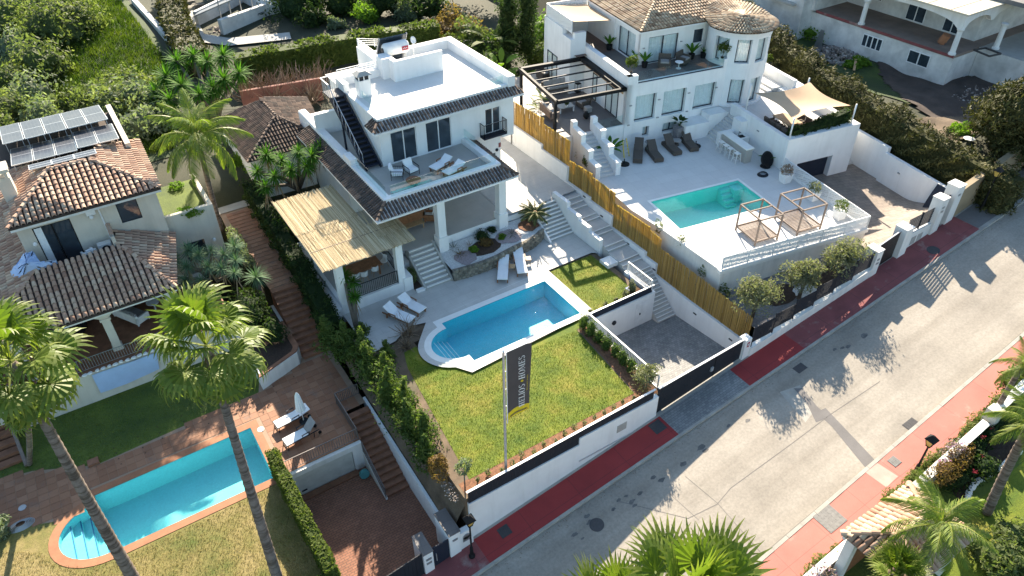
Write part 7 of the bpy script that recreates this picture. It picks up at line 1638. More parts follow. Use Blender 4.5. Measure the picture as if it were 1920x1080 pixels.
# feather palms
q=P(372,262,7.6);palm('feather_palm','feather palm with yellowing fronds beside the solar panel roof',P(415,432,.4),q,.2,.16,FEA,24,(75,-35),1.4,'feather palms',seed=7)
q=P(1757,990,4.6);palm('feather_palm','feather palm spreading over the tiled gate porch',(q.x+.5,q.y-.2,sz(q.x)),q,.2,.17,FEA,18,(65,-15),.9,'feather palms',seed=8)
q=P(1930,800,5.5);palm('feather_palm','feather palm at the right edge above the flower bed',ST(1850,962,.1),q,.22,.18,FEA,16,(65,-15),.85,'feather palms',seed=12)
q=P(1915,690,4.2);palm('feather_palm','small feather palm at the right edge beyond the white garden wall',(q.x,q.y,sz(q.x)),q,.15,.12,FEA,12,(65,-5),.6,'feather palms',seed=13)
# rosette trees
def rosettes(name,label,base,heads,meshes,sc=1.0,group=None,trunk_r=.11,skirts=0,cat='yucca'):
 base=Vector(base);t=thing(name,label,cat,base,0,group);tb=MB();nb=NB()
 for h in heads:
  h=Vector(h);mid=base.lerp(h,.55)+Vector((random.uniform(-.2,.2),random.uniform(-.2,.2),0));mid.x=base.x+(mid.x-base.x)*.7;tb.tube([base,mid,h],[trunk_r*1.4,trunk_r,trunk_r*.8],7)
  child('leaf_rosette',random.choice(meshes),t,Matrix.Translation(h)@Matrix.Rotation(random.uniform(0,6.28),4,'Z')@Matrix.Rotation(random.uniform(-.3,.3),4,'X')@Matrix.Scale(sc*random.uniform(.85,1.15),4))
  for i in range(skirts):
   th=random.uniform(0,6.28);nb.quads(blade(h-Vector((0,0,random.uniform(.1,.5))),(math.cos(th)*.35,math.sin(th)*.35,-1),random.uniform(.8,1.8),.08,.1,2),[random.random()]*2)
 tb.build('trunk',M['trunk'],t,True)
 if skirts:nb.build('dead_leaves',M['thatch'],t)
 return t
def hp(px,py,z):return P(px,py,z)
rosettes('yucca_tree','large yucca with long dead leaf skirts behind the feather palm',P(405,235,2.2),[hp(x,y,z)for x,y,z in((332,115,6.2),(362,105,6.4),(388,115,6.4),(418,105,6.2),(312,143,5.8),(448,137,5.8),(420,148,5.6),(290,172,5.2),(340,160,5.6),(318,188,5.0),(375,178,5.2),(400,165,5.2))],ROS,2.15,'yuccas',.16,46)
rosettes('yucca_tree','many headed green yucca casting its shadow on the reed pergola',P(560,355,1.0),[hp(x,y,z)for x,y,z in((500,290,5.0),(528,300,5.0),(515,330,4.4),(483,322,4.2),(560,285,5.4),(585,292,5.4),(600,280,5.4),(575,312,4.8),(545,318,4.8),(498,350,4.0))],ROS,1.5,'yuccas',.13,10)
rosettes('yucca','three headed yucca in front of the dining terrace balustrade',P(668,612,.0),[hp(645,517,2.6),hp(662,528,2.4),hp(665,556,1.8)],ROS,1.05,'yuccas',.12,8)
rosettes('dragon_tree','blue green rosette shrub cluster between the tiled roof and the brown path',P(400,530,-.9),[hp(x,y,z)for x,y,z in((372,478,3.2),(396,470,3.3),(420,478,3.2),(442,488,3.0),(350,500,2.8),(390,500,3.0),(416,504,2.9),(440,512,2.8),(320,520,2.4),(348,527,2.3),(378,528,2.3),(300,540,2.0),(325,488,2.9),(440,462,3.0),(355,470,3.1))],DRG,1.0,'rosette shrubs',.10,6,'dragon tree')
rosettes('dragon_tree','single big rosette plant standing by the brown stairs',P(490,580,-.9),[hp(481,520,1.4)],DRG,1.35,'rosette shrubs',.16,26,'dragon tree')
rosettes('dry_rosette','dried brown rosette plant in the white planter by the brown stairs',P(527,636,-.9),[hp(527,632,-.6),hp(538,622,-.6)],[rosette_mesh('leaf_rosette',M['leaf_dry'],60,.5,.04,.8,-.1)],1.0,None,.06,0,'dry plant')
CYM=[feather_mesh('frond',M['leaf_cycad'],1.15,34,.22,.85,.028)]
q=P(1003,400,1.5);t=thing('cycad','cycad with a ring of stiff fronds and an orange cone beside the side stairs','cycad',(q.x,q.y,.95));MB().tube([(q.x,q.y,.9),(q.x,q.y,1.5)],[.3,.26],10).build('trunk',M['trunk'],t)
for k in range(26):child('frond',CYM[0],t,frond_M(q,k*2.4,R_(25-55*k/26),0,random.uniform(.95,1.15)))
b=MB();b.lathe(q,[(.05,-.05),(.2,0),(.2,.1),(.02,.22)],10);b.build('cone',M['wood_pale'],t)
# conifers along the lawn edge
def conifer(label,x,y,z0,h,r,n,group,mat='leaf_cypress',sz_=.11):
 t=thing('conifer_shrub',label,'conifer',(x,y,z0),0,group);nb=NB();lv=9;sd_=random.randrange(999)
 for i in range(lv):
  f=i/(lv-1);rr_=r*(1-f)**.75*(.8+.35*math.sin(i*2.1+sd_));c=(x+random.uniform(-.12,.12)*r,y+random.uniform(-.12,.12)*r,z0+h*(.08+.86*f));blob_leaves(nb,c,(max(.12,rr_),max(.12,rr_),h/lv*1.1),int(n*(1-f*.75)/lv*1.6),sz_,sd_+i,2.6,.35,(.4,1.1),.45+.15*f,low=-.9,spread=.6)
 nb.build('crown',M[mat],t);MB().tube([(x,y,z0-.2),(x,y,z0+h*.8)],[.09,.02],6).build('trunk',M['trunk'],t)
cp=[(8.5,34.0,2.2,1.0),(9.1,32.6,2.5,1.0),(9.6,31.2,2.6,1.0),(9.3,29.9,2.9,1.0),(9.9,28.7,2.8,1.0),(9.4,27.4,3.0,1.05),(9.8,26.2,2.7,1.0),(9.4,25.0,2.6,1.0),(9.75,24.0,2.5,.9),(10.6,30.4,2.0,.8),(9.3,23.0,1.9,.8),(10.4,33.3,1.4,.9)]
rk_=ranks([c[1]for c in cp])
for k,(x,y,h,r)in enumerate(cp):conifer(f'{rk_[k]} conifer counted from the street in the feathery row along the lawn edge',x,y,-.7,h,r,2600,'conifers along the lawn edge')
bush('straw_shrub','sparse reddish dry shrub at the lower end of the conifer row','shrub',M['leaf_red'],(9.35,21.6,-.6),[((9.35,21.6,.3),(.45,.45,.9))],900,.09,core=False)
bush('standard_olive','thin young silver leaved tree at the corner of the lawn and street fence','tree',M['leaf_silver'],(9.9,20.0,-.2),[((9.95,20.05,1.5),(.4,.4,.38))],420,.08,trunk=[([(9.9,20,-.2),(9.95,20.05,1.4)],[.04,.03])],core=False)
rubble('white_pebbles','white pebbles under the thin young tree at the lawn corner',(9.3,20.4,-.35),.35,.7,.06,110,.07,'rubble_mesh')
def twigs(name,label,c,r,h,n,grp=None,mat='leaf_dry',w=.022):
 t=thing(name,label,'bare shrub',tuple(c),0,grp);nb=NB();c=np.array(c,float)
 for i in range(n):
  a=random.uniform(0,6.28);d=unit(np.array([math.cos(a)*random.uniform(.1,.9),math.sin(a)*random.uniform(.1,.9),random.uniform(.4,1.1)]));p=c.copy();L=h*random.uniform(.5,1.1);seg=4;tv=random.random()
  for k in range(seg):
   d2=unit(d+np.random.default_rng(i*7+k).normal(0,.25,3));e=p+d2*L/seg;s=np.cross(d2,[0.3,.2,1]);s=unit(s)*w*(1-k/seg*.7);s2=unit(np.cross(d2,s))*w*(1-k/seg*.7);nb.quads([[p-s,p+s,e+s*.7,e-s*.7]],[tv]);nb.quads([[p-s2,p+s2,e+s2*.7,e-s2*.7]],[tv])
   if k>0:
    f_=unit(d2+np.random.default_rng(i*5+k).normal(0,.7,3));g_=p+f_*L*.3;nb.quads([[p-s*.6,p+s*.6,g_+s*.2,g_-s*.2]],[tv])
   p=e;d=d2
 nb.build('branches',M[mat],t);return t
twigs('bare_shrub','leafless shrub in front of the two crossed wooden loungers by the pool',(12.6,31.5,-.1),1,1.7,55,None);twigs('bare_shrub','dry thorny twigs in the corner between the deck and the conifers',(12.0,30.6,-.15),.8,1.0,60,None)
for k,(px,py)in enumerate(((470,165),(500,160),(535,150),(565,150),(600,140),(585,165),(520,170))):p=P(px,py+30,2.3);twigs('bare_shrub',f'{ORD[k]} tangled bare grey shrub in front of the pink back wall',tuple(p),1.5,3.0,70,'bare shrubs before the back wall',w=.045)
# hedges
hedge('hedge','dark overgrown hedge between the brown path and the reed pergola',[(9.25,50.2),(9.2,46),(9.15,40.5),(9.1,36.0),(9.0,34.4)],1.0,[.6,.4,-.3,-1.2,-1.6],[2.6,2.4,1.9,.9,.6],M['leaf_dark'],110,.10,rough_=.2)
p=P(452,330,1.2);bush('shrub','bright green leafy shrub beside the yucca above the brown path','shrub',M['leaf_bright'],(p.x,p.y,.5),[((p.x,p.y,2.0),(.9,.8,1.0)),((p.x+.3,p.y-1.2,1.7),(.7,.7,.8))],1500,.12)
p=P(524,440,1.2);bush('shrub','light green shrub growing from the dark hedge by the reed roof edge','shrub',M['leaf_bright'],(p.x,p.y,-.5),[((p.x,p.y,1.5),(.5,.8,.9)),((p.x-.1,p.y-.9,1.2),(.4,.5,.5))],900,.10)
p=P(418,400,.8);bush('shrub','variegated pale shrub along the left edge of the brown path','shrub',M['leaf_silver'],(6.6,45,.3),[((6.6,45.2,.9),(.45,1.6,.6)),((6.65,43.2,.8),(.4,.9,.5))],1200,.09)
bush('shrub','dark broadleaf shrub mass in the planter behind the rosette plants','shrub',M['leaf_dark'],(5.2,37.5,-.9),[((5.2,38.5,.3),(1.3,1.6,1.2)),((5.9,36.5,-.1),(.7,.9,.8))],1800,.11)
hedge('clipped_hedge','clipped green hedge between the dry lawn and the brick driveway',[(2.72,27.5),(2.78,23.5),(2.84,19.8)],.55,-2.6,[-.05,-.35,-.5],M['leaf_hedge'],260,.085,rough_=.05,topvar=.04,tint0=.62)
hedge('clipped_hedge','low clipped hedge corner at the bottom of the dry lawn',[(2.6,19.9),(.6,19.6)],.5,-2.6,-.9,M['leaf_hedge'],240,.085,rough_=.05,topvar=.04,tint0=.62)
def hz_(x,y,d):return ground_z(x,y)+d
hb=[P(438,102,5),P(520,88,5),P(620,72,5),P(720,58,5),P(818,44,5)];hedge('clipped_hedge','tall clipped hedge behind the white villa along its whole back',[(p.x,p.y)for p in hb],1.7,[1.6]*5,[4.9,4.9,5.0,5.1,5.0],M['leaf_hedge'],62,.17,rough_=.14,tint0=.5)
hl=[P(318,-20,5),P(325,30,5),P(360,95,5)];hedge('clipped_hedge','tall clipped hedge running away beside the long whitewashed wall',[(p.x,p.y)for p in hl],2.4,[2]*3,[5.2,5.0,5.0],M['leaf_conifer'],50,.2,rough_=.25,tint0=.6)
# big conifer hedge on the right boundary
bp=[w2(21.0,-2.6),w2(20.9,0),w2(20.9,4),w2(20.9,9),w2(21.0,14),w2(21.2,19),w2(22.2,25),w2(23,32)]
hedge('conifer_hedge','huge shaggy conifer hedge between the tower villa and the derelict plot',[tuple(p[:2])for p in bp],1.6,[1.0,1.0,1.1,1.2,1.5,2.0,2.6,3.2],[5.0,5.1,5.1,5.2,5.4,5.7,6.1,6.6],M['leaf_conifer'],130,.17,rough_=.36,topvar=.34,tint0=.52,asp=3.4)
blobs=[]
for k in range(0):
 f=k/29*(len(bp)-1);i=min(len(bp)-2,int(f));p=bp[i].lerp(bp[i+1],f-i);zt=5.0+3.2*(k/29)+random.uniform(-.5,.35);z0=1.4+1.8*k/29
 blobs.append(((p.x+random.uniform(-.2,.2),p.y+random.uniform(-.3,.3),(zt+z0)/2),(1.65+random.uniform(-.2,.4),1.35,(zt-z0)/2+.3)))
bl=[];c=P(1940,225,7);c.y+=.6
for k in range(12):a=random.uniform(0,6.28);bl.append(((c.x+1.9*math.cos(a)*random.random()-.4,c.y+2.2*math.sin(a)*random.random(),5.4+k*.27),(1.75-.05*k,1.9-.05*k,1.5)))
bush('conifer_tree','big dark conifer at the right edge above the tan street wall','tree',M['leaf_conifer'],(c.x,c.y,3.2),bl,22000,.19,asp=3.2,trunk=[([(c.x,c.y,3),(c.x,c.y,8)],[.3,.1])],amp=.3,shell=(.78,1.12),tint0=.42,low=-1)
# hillside shrubs, top left
for k,(px,py)in enumerate(((395,-60),(330,-75),(300,-55),(360,-38),(430,-38),(470,-50),(540,-45),(610,-40),(690,-45),(770,-40),(850,-45),(910,-30))):p=P(px,py,3);conifer(f'tall dark tree, {ORD[k]} along the top edge behind the garden',p.x,p.y,2.5,10,2.6,4200,'tall trees at the top edge','leaf_dark',.28)
hill=[(20,60,3.2),(60,30,2.6),(110,75,3.0),(150,60,2.6),(40,110,2.8),(90,130,2.4),(20,160,2.6),(60,185,2.0),(0,10,3.0),(30,215,2.0),(90,225,1.7),(215,185,2.3),(245,175,2.4),(265,200,2.4),(180,205,1.7),(235,215,2.2),(270,240,2.0),(150,190,1.6),(130,20,2.4),(85,0,2.6),(285,215,2.0),(10,250,1.6)]
for k,(px,py,s)in enumerate(hill):
 p=P(px,py+s*9,2.6);z=ground_z(p.x,p.y);mt='leaf_silver' if k%3==1 else 'leaf_bush'
 bd_=(py>70)+(py>150);rk_=ranks([h[0]if(h[1]>70)+(h[1]>150)==bd_ else 9999 for h in hill]);bush('wild_bush',f'{"silvery" if mt == "leaf_silver" else "green"} wild bush, {rk_[k]} from the left in the {["top", "middle", "lowest"][bd_]} band of the overgrown slope','bush',M[mt],(p.x,p.y,z),[((p.x,p.y,z+s*.55),(s*.85,s*.85,s*.75)),((p.x+s*.5,p.y+.3,z+s*.35),(s*.6,s*.6,s*.55)),((p.x-s*.5,p.y-.2,z+s*.3),(s*.55,s*.55,s*.5))],int(1500+420*s),.20,'wild bushes on the slope',amp=.4,tint0=.5 if k%3 else.62,shell=(.5,1.15))
# garden behind the villas
back=[(850,55,2.6,'leaf_red'),(880,70,2.4,'leaf_bush'),(900,90,2.2,'leaf_dark'),(860,85,2.0,'leaf_hedge'),(925,110,2.0,'leaf_dark'),(640,20,2.6,'leaf_dark'),(560,25,2.8,'leaf_dark'),(720,15,3.0,'leaf_dark'),(800,20,2.6,'leaf_dark'),(690,40,1.4,'leaf_bright'),(765,28,1.8,'leaf_silver'),(630,58,1.0,'leaf_silver'),(590,50,1.5,'leaf_dark'),(1010,70,2.2,'leaf_hedge'),(1000,110,1.6,'leaf_hedge'),(985,130,1.4,'leaf_dark'),(540,8,2.5,'leaf_dark'),(850,25,2.4,'leaf_dark'),(1015,30,2.4,'leaf_bright')]
for k,(px,py,s,mt)in enumerate(back):
 p=P(px,py+s*6,2.8);z=ground_z(p.x,p.y);nm={'leaf_red':'orange tinged','leaf_bush':'mid green','leaf_dark':'dark green','leaf_hedge':'yellow green','leaf_bright':'bright green','leaf_silver':'pale'}[mt]
 rk_=ranks([h[0]for h in back]);bush('garden_shrub',f'{nm} shrub, {rk_[k]} from the left in the shady garden behind the white villa','shrub',M[mt],(p.x,p.y,z),[((p.x,p.y,z+s*.55),(s*.8,s*.8,s*.7)),((p.x+s*.55,p.y,z+s*.35),(s*.5,s*.5,s*.45))],int(900+350*s),.18,'shrubs behind the white villa',amp=.35,shell=(.55,1.12))
for k,(px,py)in enumerate(((955,95),(985,95))):
 p=P(px,py,2.6);conifer(('left of the two tall dark cypresses between the villas','right of the two tall dark cypresses, browner along its right side')[k],p.x,p.y,2.2,9.5,1.45,9000,'tall cypresses between the villas','leaf_dark',.17)
def banana(label,base,n,L,w,mat='leaf_bright',grp=None,name='banana_plant',stiff=.9):
 base=Vector(base);t=thing(name,label,'plant',tuple(base),0,grp)
 for k in range(n):
  th=k*2.4+random.uniform(-.3,.3);el=random.uniform(.9,2.2);nb=NB();nb.quads(blade(base,(math.cos(th),math.sin(th),el*1.6),L*.55,.06,.2,3,w0=1),[.6]*3);tip=np.mean(nb.V[0][-1][2:],axis=0);nb.quads(blade(tip,(math.cos(th)*1.2,math.sin(th)*1.2,el*.8),L*.6,w,stiff*random.uniform(.7,1.4),5),np.clip([random.gauss(.5,.15)]*5,0,1));nb.build('leaf',M[mat],t)
for k,(px,py,L,w,mt)in enumerate(((925,80,4.2,.7,'leaf_hedge'),(940,118,2.8,.6,'leaf_bright'),(955,150,2.4,.55,'leaf_bright'),(985,180,2.0,.5,'leaf_bright'),(975,135,2.2,.4,'leaf_hedge'))):p=P(px,py+22,2.4);banana(('tall banana plant with one long arching leaf before the cypresses','bright green broadleaf plant below the tall banana plant','banana plant beside the roof corner of the white villa','banana plant at the corner of the black pergola','narrow leaved banana plant right of the bright one')[k],(p.x,p.y,2.0),9,L,w,mt)
for k,(px,py)in enumerate(((1005,205),(1015,188))):p=P(px,py,4.2);palm('small_palm',('small yellow green palm behind the bamboo screen by the pergola post','small palm next to the sofa under the pergola')[k],(p.x,p.y,3.2),(p.x,p.y,4.2),.07,.06,FEA,9,(60,0),.38,None,rings=False)
for k,(px,py,s)in enumerate(((1075,262,.8),(1090,285,.6),(1078,245,.5),(1100,300,.5))):p=P(px,py,3.2);bush('trailing_shrub',f'{ORD[k]} small shrub between the bamboo screen and the white steps','shrub',M['leaf_bush' if k else 'leaf_hedge'],(p.x,p.y,2.3),[((p.x,p.y,3.0),(s*.5,s*.8,s))],500,.08,'shrubs along the bamboo screen')
for k,(x,y,z)in enumerate(((30.6,27.4,2.6),(30.4,25.0,1.8),(30.5,29.4,2.6),(30.5,23.2,1.3))):bush('weed',f'{["second tallest", "second lowest", "topmost", "lowest"][k]} weedy tuft growing behind the bamboo screen','weed',M['leaf_hedge'],(x,y,z-.8),[((x,y,z-.4),(.25,.4,.5))],240,.07,'weeds behind the bamboo screen',core=False)
# olives
for k,(px,py,s,lab)in enumerate(((1415,560,1.0,'left most olive tree with a bare twiggy side before the white retaining wall'),(1503,525,1.0,'middle olive tree with the yellowest crown before the white retaining wall'),(1577,490,1.0,'right most and densest olive tree next to the end pillar'))):
 p=P(px,py+14,1.4+k*.3);z=.5+.08*(p.x-30);c=(p.x,p.y,z+1.75)
 bush('olive_tree',lab,'tree',M['leaf_olive'],(p.x,p.y,z),[((c[0],c[1],c[2]),(1.05,1.0,.85)),((c[0]+.5,c[1]-.2,c[2]+.35),(.7,.7,.6)),((c[0]-.55,c[1]+.3,c[2]+.1),(.7,.7,.6)),((c[0],c[1]+.2,c[2]+.6),(.65,.65,.5))],4600,.10,'olive trees before the retaining wall',trunk=[([(p.x,p.y,z),(p.x+.1,p.y,z+.8),(p.x-.3,p.y+.1,z+1.7)],[.13,.1,.05]),([(p.x+.1,p.y,z+.8),(p.x+.5,p.y-.1,z+1.8)],[.08,.04])],core=False,asp=3,amp=.4,shell=(.35,1.12),low=-.9,tint0=.55)
p=Vector((21.75,20.3,-.1));bush('olive_tree','small olive shrub at the gate end of the balustrade','tree',M['leaf_olive'],tuple(p),[((p.x,p.y,.7),(.55,.55,.6)),((p.x+.3,p.y+.1,1.15),(.4,.4,.4)),((p.x-.3,p.y,1.0),(.35,.35,.35))],2200,.08,trunk=[([tuple(p),(p.x,p.y,.8)],[.05,.03])],core=False,asp=3,amp=.4,shell=(.3,1.15),tint0=.6)
for k in range(8):y=26.2-k*.74;bush('box_shrub',f'{ORD[k]} small upright shrub from the pool end of the row beside the white balustrade','shrub',M['leaf_cypress'],(21.85,y,-.1),[((21.85,y,.35),(.3,.28,.5+.1*(k%2)))],420,.07,'shrubs along the balustrade',low=-1)
for k,(x,y)in enumerate(((22.9,26.95),(24.2,27.0),(25.0,27.0),(25.9,27.1),(26.6,27.35))):s=(.16,.2,.16,.26,.34)[k];bush('box_shrub',f'{ORD[k]} small bushy plant from the left behind the short fence above the garage wall','shrub',M['leaf_olive'],(x,y,-.1),[((x,y,s*.9),(s,s,s*1.3))],240,.06,'plants behind the short fence',low=-1)
for k in range(16):x=10.6+k*.66;s=random.uniform(.10,.2);bush('seedling',f'{ORD[k]} young plant from the left in the mulch strip behind the street fence','plant',M['leaf_olive'],(x,19.95,-.1),[((x,19.95+random.uniform(-.15,.15),s),(s*.9,s*.9,s*1.5))],120,.055,'young plants behind the street fence',core=False,low=-1)
# planting bed
for k,(px,py,n,L,mt,lab)in enumerate(((850,467,40,.7,'leaf_dark','dark spiky plant nearest the porch stairs'),(862,478,40,.6,'leaf_red','bronze spiky plant on the mauve gravel'),(880,462,30,.5,'leaf_dry','dry grass tuft on the mulch mound'),(943,422,40,.7,'leaf_dark','dark spiky plant in the white gravel nearest the right column'),(960,440,40,.65,'leaf_dark','dark spiky plant on the mauve gravel by the cycad'))):p=P(px,py,.85);t=thing('spiky_plant',lab,'plant',tuple(p));child('leaf_rosette',rosette_mesh('leaf_rosette',M[mt],n,L,.03,.9,.05),t,Matrix.Translation(p))
for k,(px,py,s,mt,lab)in enumerate(((905,448,.5,'leaf_dark','dark mound shrub on the bark mulch'),(922,435,.35,'leaf_dark','small dark shrub at the back of the mulch mound'),(888,471,.3,'leaf_bright','round yellow green ball plant at the edge of the mulch'),(941,447,.28,'leaf_bright','round yellow green ball plant on the mauve gravel'),(912,460,.45,'leaf_red','brown heather mound on the mulch'))):p=P(px,py,.85);bush('mound_plant',lab,'plant',M[mt],(p.x,p.y,.8),[((p.x,p.y,.85+s*.4),(s,s,s*.7))],500,.06)
bush('fern','feathery green fern beside the porch stairs','plant',M['leaf_bush'],(15.2,35.9,.05),[((15.2,36.0,.55),(.3,.6,.5))],900,.07,core=False,asp=4)
# roof garden tufts, weeds
for k,(px,py)in enumerate(((350,395),(330,350),(362,400))):p=P(px,py,4.3);bush('grass_tuft',f'{ORD[k]} yellow green tuft on the roof garden of the tiled villa','plant',M['leaf_bright'],(p.x,p.y,4.15),[((p.x,p.y,4.3),(.5,.4,.25))],400,.08,'tufts on the roof garden',core=False)
for k,(px,py,s)in enumerate(((1530,30,2.2),(1550,10,2.2),(1520,62,1.6),(1575,62,1.8),(1605,120,.9),(1620,118,.7),(1795,245,.8),(1830,240,.8),(1810,255,.7),(1545,55,1.6),(1620,75,1.0))):p=P(px,py,4.4);bush('weed_clump',f'{ORD[k]} bright green weed clump from the upper corner of the derelict house','weed',M['leaf_bright'],(p.x,p.y,4.0),[((p.x,p.y,4.2+s*.3),(s,s,s*.5))],1100,.13,'weed clumps by the derelict house',amp=.4,tint0=.6)
# far side strips
def oleander(label,x0,x1,off,h=.45):
 bl=[];n=int((x1-x0)/.45)
 for k in range(n):x=x0+(x1-x0)*(k+.5)/n;y=yf(x)-2.08-off+random.uniform(-.08,.08);bl.append(((x,y,sz(x)+.15+h*.6),(.38,.30,h*random.uniform(.6,1.1))))
 bush('oleander_strip',label,'hedge',M['leaf_strip'],((x0+x1)/2,yf(x0)-2.1,sz((x0+x1)/2)),bl,int(900*n),.085,asp=3.2,amp=.4,tint0=.6,spread=.6,core=True,shell=(.5,1.2))
oleander('low oleander strip between the far pavement and the cream wall at the bottom edge',15,22.8,0);oleander('low oleander strip around the leaning lamp post on the far side',26.4,34.0,.0);oleander('low oleander strip at the right edge below the white wall',34.2,44,.05)
for k,(px,py,s,lab)in enumerate(((1535,1075,.5,'pink flowering bougainvillea on the cream wall at the bottom edge'),(1785,838,.5,'pink flowering bougainvillea beside the wall pillar'),(1762,868,.35,'small pink flowering branch on the wall'))):
 p=ST(px,py,1.2);t=bush('bougainvillea',lab,'shrub',M['leaf_dry'],(p.x,p.y-.2,sz(p.x)),[((p.x,p.y-.2,sz(p.x)+1.1),(s*1.3,s,s))],700,.06,core=False);nb=NB();blob_leaves(nb,(p.x,p.y-.2,sz(p.x)+1.2),(s*1.2,s*.9,s),130,.06,5);nb.build('blossom',M['flower_pink'],t)
p=ST(1800,870,.3);t=bush('flower_shrub','dark shrubs with red blossoms in the corner flower bed','shrub',M['leaf_dark'],tuple(p),[((p.x+dx,p.y+dy,sz(p.x+dx)+.5),(.8,.7,.55))for dx,dy in((0,0),(1.2,.2),(2.4,.3),(.6,-.9),(-.9,-.2),(3.4,.5))],4200,.09);nb=NB()
for dx,dy in((0,.3),(.5,-.5),(1.5,.1),(2.3,.2),(-.5,-.8),(1.0,.6),(-.8,-.3),(3,.4)):blob_leaves(nb,(p.x+dx,p.y+dy,sz(p.x+dx)+1.05),(.12,.12,.08),14,.07,3)
nb.build('blossom',M['flower_red'],t)
p=ST(1740,895,.6);bush('climbing_shrub','twiggy brown climbing shrub behind the garden wall','shrub',M['leaf_red'],(p.x+.2,p.y-.5,sz(p.x)),[((p.x+.2,p.y-.4,sz(p.x)+1.2),(.8,.5,.6)),((p.x+1.6,p.y-.3,sz(p.x)+1.2),(.9,.5,.6))],2200,.07,core=False)
for k,(px,py,s)in enumerate(((1890,1010,1.3),(1850,1040,1.2),(1900,720,1.2),(1880,770,1.0),(1640,1000,.5),(1900,1060,1.0))):p=ST(px,py,.5);bush('garden_shrub',f'leafy shrub of the garden across the street, {ranks([1890, 1850, 1901, 1880, 1640, 1902])[k]} from the left','shrub',M['leaf_bush'],(p.x,p.y,sz(p.x)),[((p.x,p.y,sz(p.x)+s*.6),(s*.8,s*.8,s*.7))],1600,.10,'shrubs across the street',amp=.4)
p=P(0,985,-1.5);bush('silver_shrub','silvery shrub at the left edge beside the garden hose','shrub',M['leaf_silver'],(p.x-.3,p.y,-2),[((p.x-.3,p.y,-1.5),(.7,.7,.6))],1500,.10)
# ================================================================ FURNITURE AND SMALL THINGS
def wood_lounger(label,head,foot,z,back=35,grp='wooden sun loungers',W_=.72,side=0):
 h,f=Vector(head),Vector(foot);d=(f-h);L=d.length;rz=math.atan2(d.y,d.x);t=thing('sun_lounger',label,'sun lounger',(h.x,h.y,z),rz,grp);Mx=ROOTM[t.name];q=MB(Mx);s=.36*L
 q.box(.0,L,-W_/2,-W_/2+.06,.26,.33);q.box(.0,L,W_/2-.06,W_/2,.26,.33)
 for k in range(9):q.box(s+(L-s)*k/9,s+(L-s)*k/9+.09,-W_/2+.06,W_/2-.06,.28,.31)
 q.build('frame',M['wood'],t)
 for x in(.35,L-.12):
  for y in(-W_/2+.03,W_/2-.03):MB(Mx).box(x-.04,x+.04,y-.035,y+.035,0,.26).build('leg',M['wood'],t)
 a=R_(back);bx,bz=s-s*math.cos(a),.33+s*math.sin(a);b=MB(Mx);b.bar((s,0,.36),(bx,0,bz+.03),W_-.12,.03);b.build('backrest',M['wood'],t);b=MB(Mx);b.grid(lambda u,v:(lambda xx:Vector((xx,(v-.5)*(W_-.03),(.40 if xx>s else.40+(s-xx)*math.tan(a))+.012*math.sin(u*25))))(bx+(L-bx)*u),22,2);n_=len(b.v);b.v+=[(p[0],p[1],p[2]-.06)for p in b.v];
 v2_=list(b.v);b.v=v2_;m0=MB(Mx)
 b2=MB(Mx);b2.bar((s-.01,0,.385),(L+.02,0,.385),W_-.03,.075);b2.bar((s+.01,0,.39),(bx,0,bz+.075),W_-.03,.075);b2.build('cushion',M['fabric_white'],t)
 ar=MB(Mx)
 for y in(-W_/2-.03,W_/2+.03):ar.bar((s*.75,y,.52),(s*1.5,y,.52),.07,.035);ar.bar((s*.8,y,.26),(s*.8,y,.51),.05);ar.bar((s*1.45,y,.26),(s*1.45,y,.51),.05)
 ar.build('armrest',M['wood'],t)
 if side:b=MB(Mx);b.box(s*.9,s*.9+.45,side*(W_/2+.02),side*(W_/2+.42),.36,.40);b.bar((s*.9+.2,side*(W_/2+.38),0),(s*.9+.2,side*(W_/2+.38),.36),.04);b.build('side_tray',M['wood_pale'],t)
 return t
wood_lounger('left white cushioned lounger of the pair on the deck by the rubble wall',P(945,479,.5),P(942,524,.35),0,12,side=1)
wood_lounger('right white cushioned lounger of the pair on the deck by the rubble wall',P(970,466,.5),P(980,512,.35),0,12,side=1)
wood_lounger('upper wooden lounger behind the bare shrub at the left end of the deck',P(750,555,.6),P(792,582,.35),0,32)
wood_lounger('lower wooden lounger tangled in the bare shrub at the left end of the deck',P(722,573,.6),P(772,600,.35),0,32)
wood_lounger('left wooden lounger on the roof terrace of the white villa',P(843,290,6.3),P(812,316,5.95),5.6,32);wood_lounger('right wooden lounger on the roof terrace nearest the glass balustrade',P(868,300,6.3),P(836,325,5.95),5.6,32)
def wire_chair(label,p,rz):
 t=thing('armchair',label,'chair',tuple(p),rz,'cushioned armchairs on the roof terrace');Mx=ROOTM[t.name]
 b=MB(Mx);b.box(-.33,.33,-.35,.32,.30,.46);b.build('seat_cushion',M['fabric_white'],t);b=MB(Mx);b.bar((0,.30,.42),(0,.46,.95),.62,.14);b.build('back_cushion',M['fabric_white'],t);b=MB(Mx)
 for x in(-.38,.38):
  b.bar((x,-.36,0),(x,-.36,.62),.03);b.bar((x,.4,0),(x,.4,.75),.03);b.bar((x,-.36,.62),(x,.42,.66),.04);b.bar((x,-.36,.28),(x,.4,.28),.025)
  for k in range(6):b.bar((x,-.26+k*.12,.28),(x,-.26+k*.12,.64),.012)
 b.bar((-.38,-.36,.28),(.38,-.36,.28),.03);b.bar((-.38,.4,.28),(.38,.4,.28),.03);b.build('frame',M['metal_dark'],t);return t
q=P(746,333,5.6);wire_chair('left white cushioned armchair beside the fire bowl on the roof terrace',q,R_(62));q=P(772,326,5.6);wire_chair('right white cushioned armchair facing the fire bowl on the roof terrace',q,R_(8))
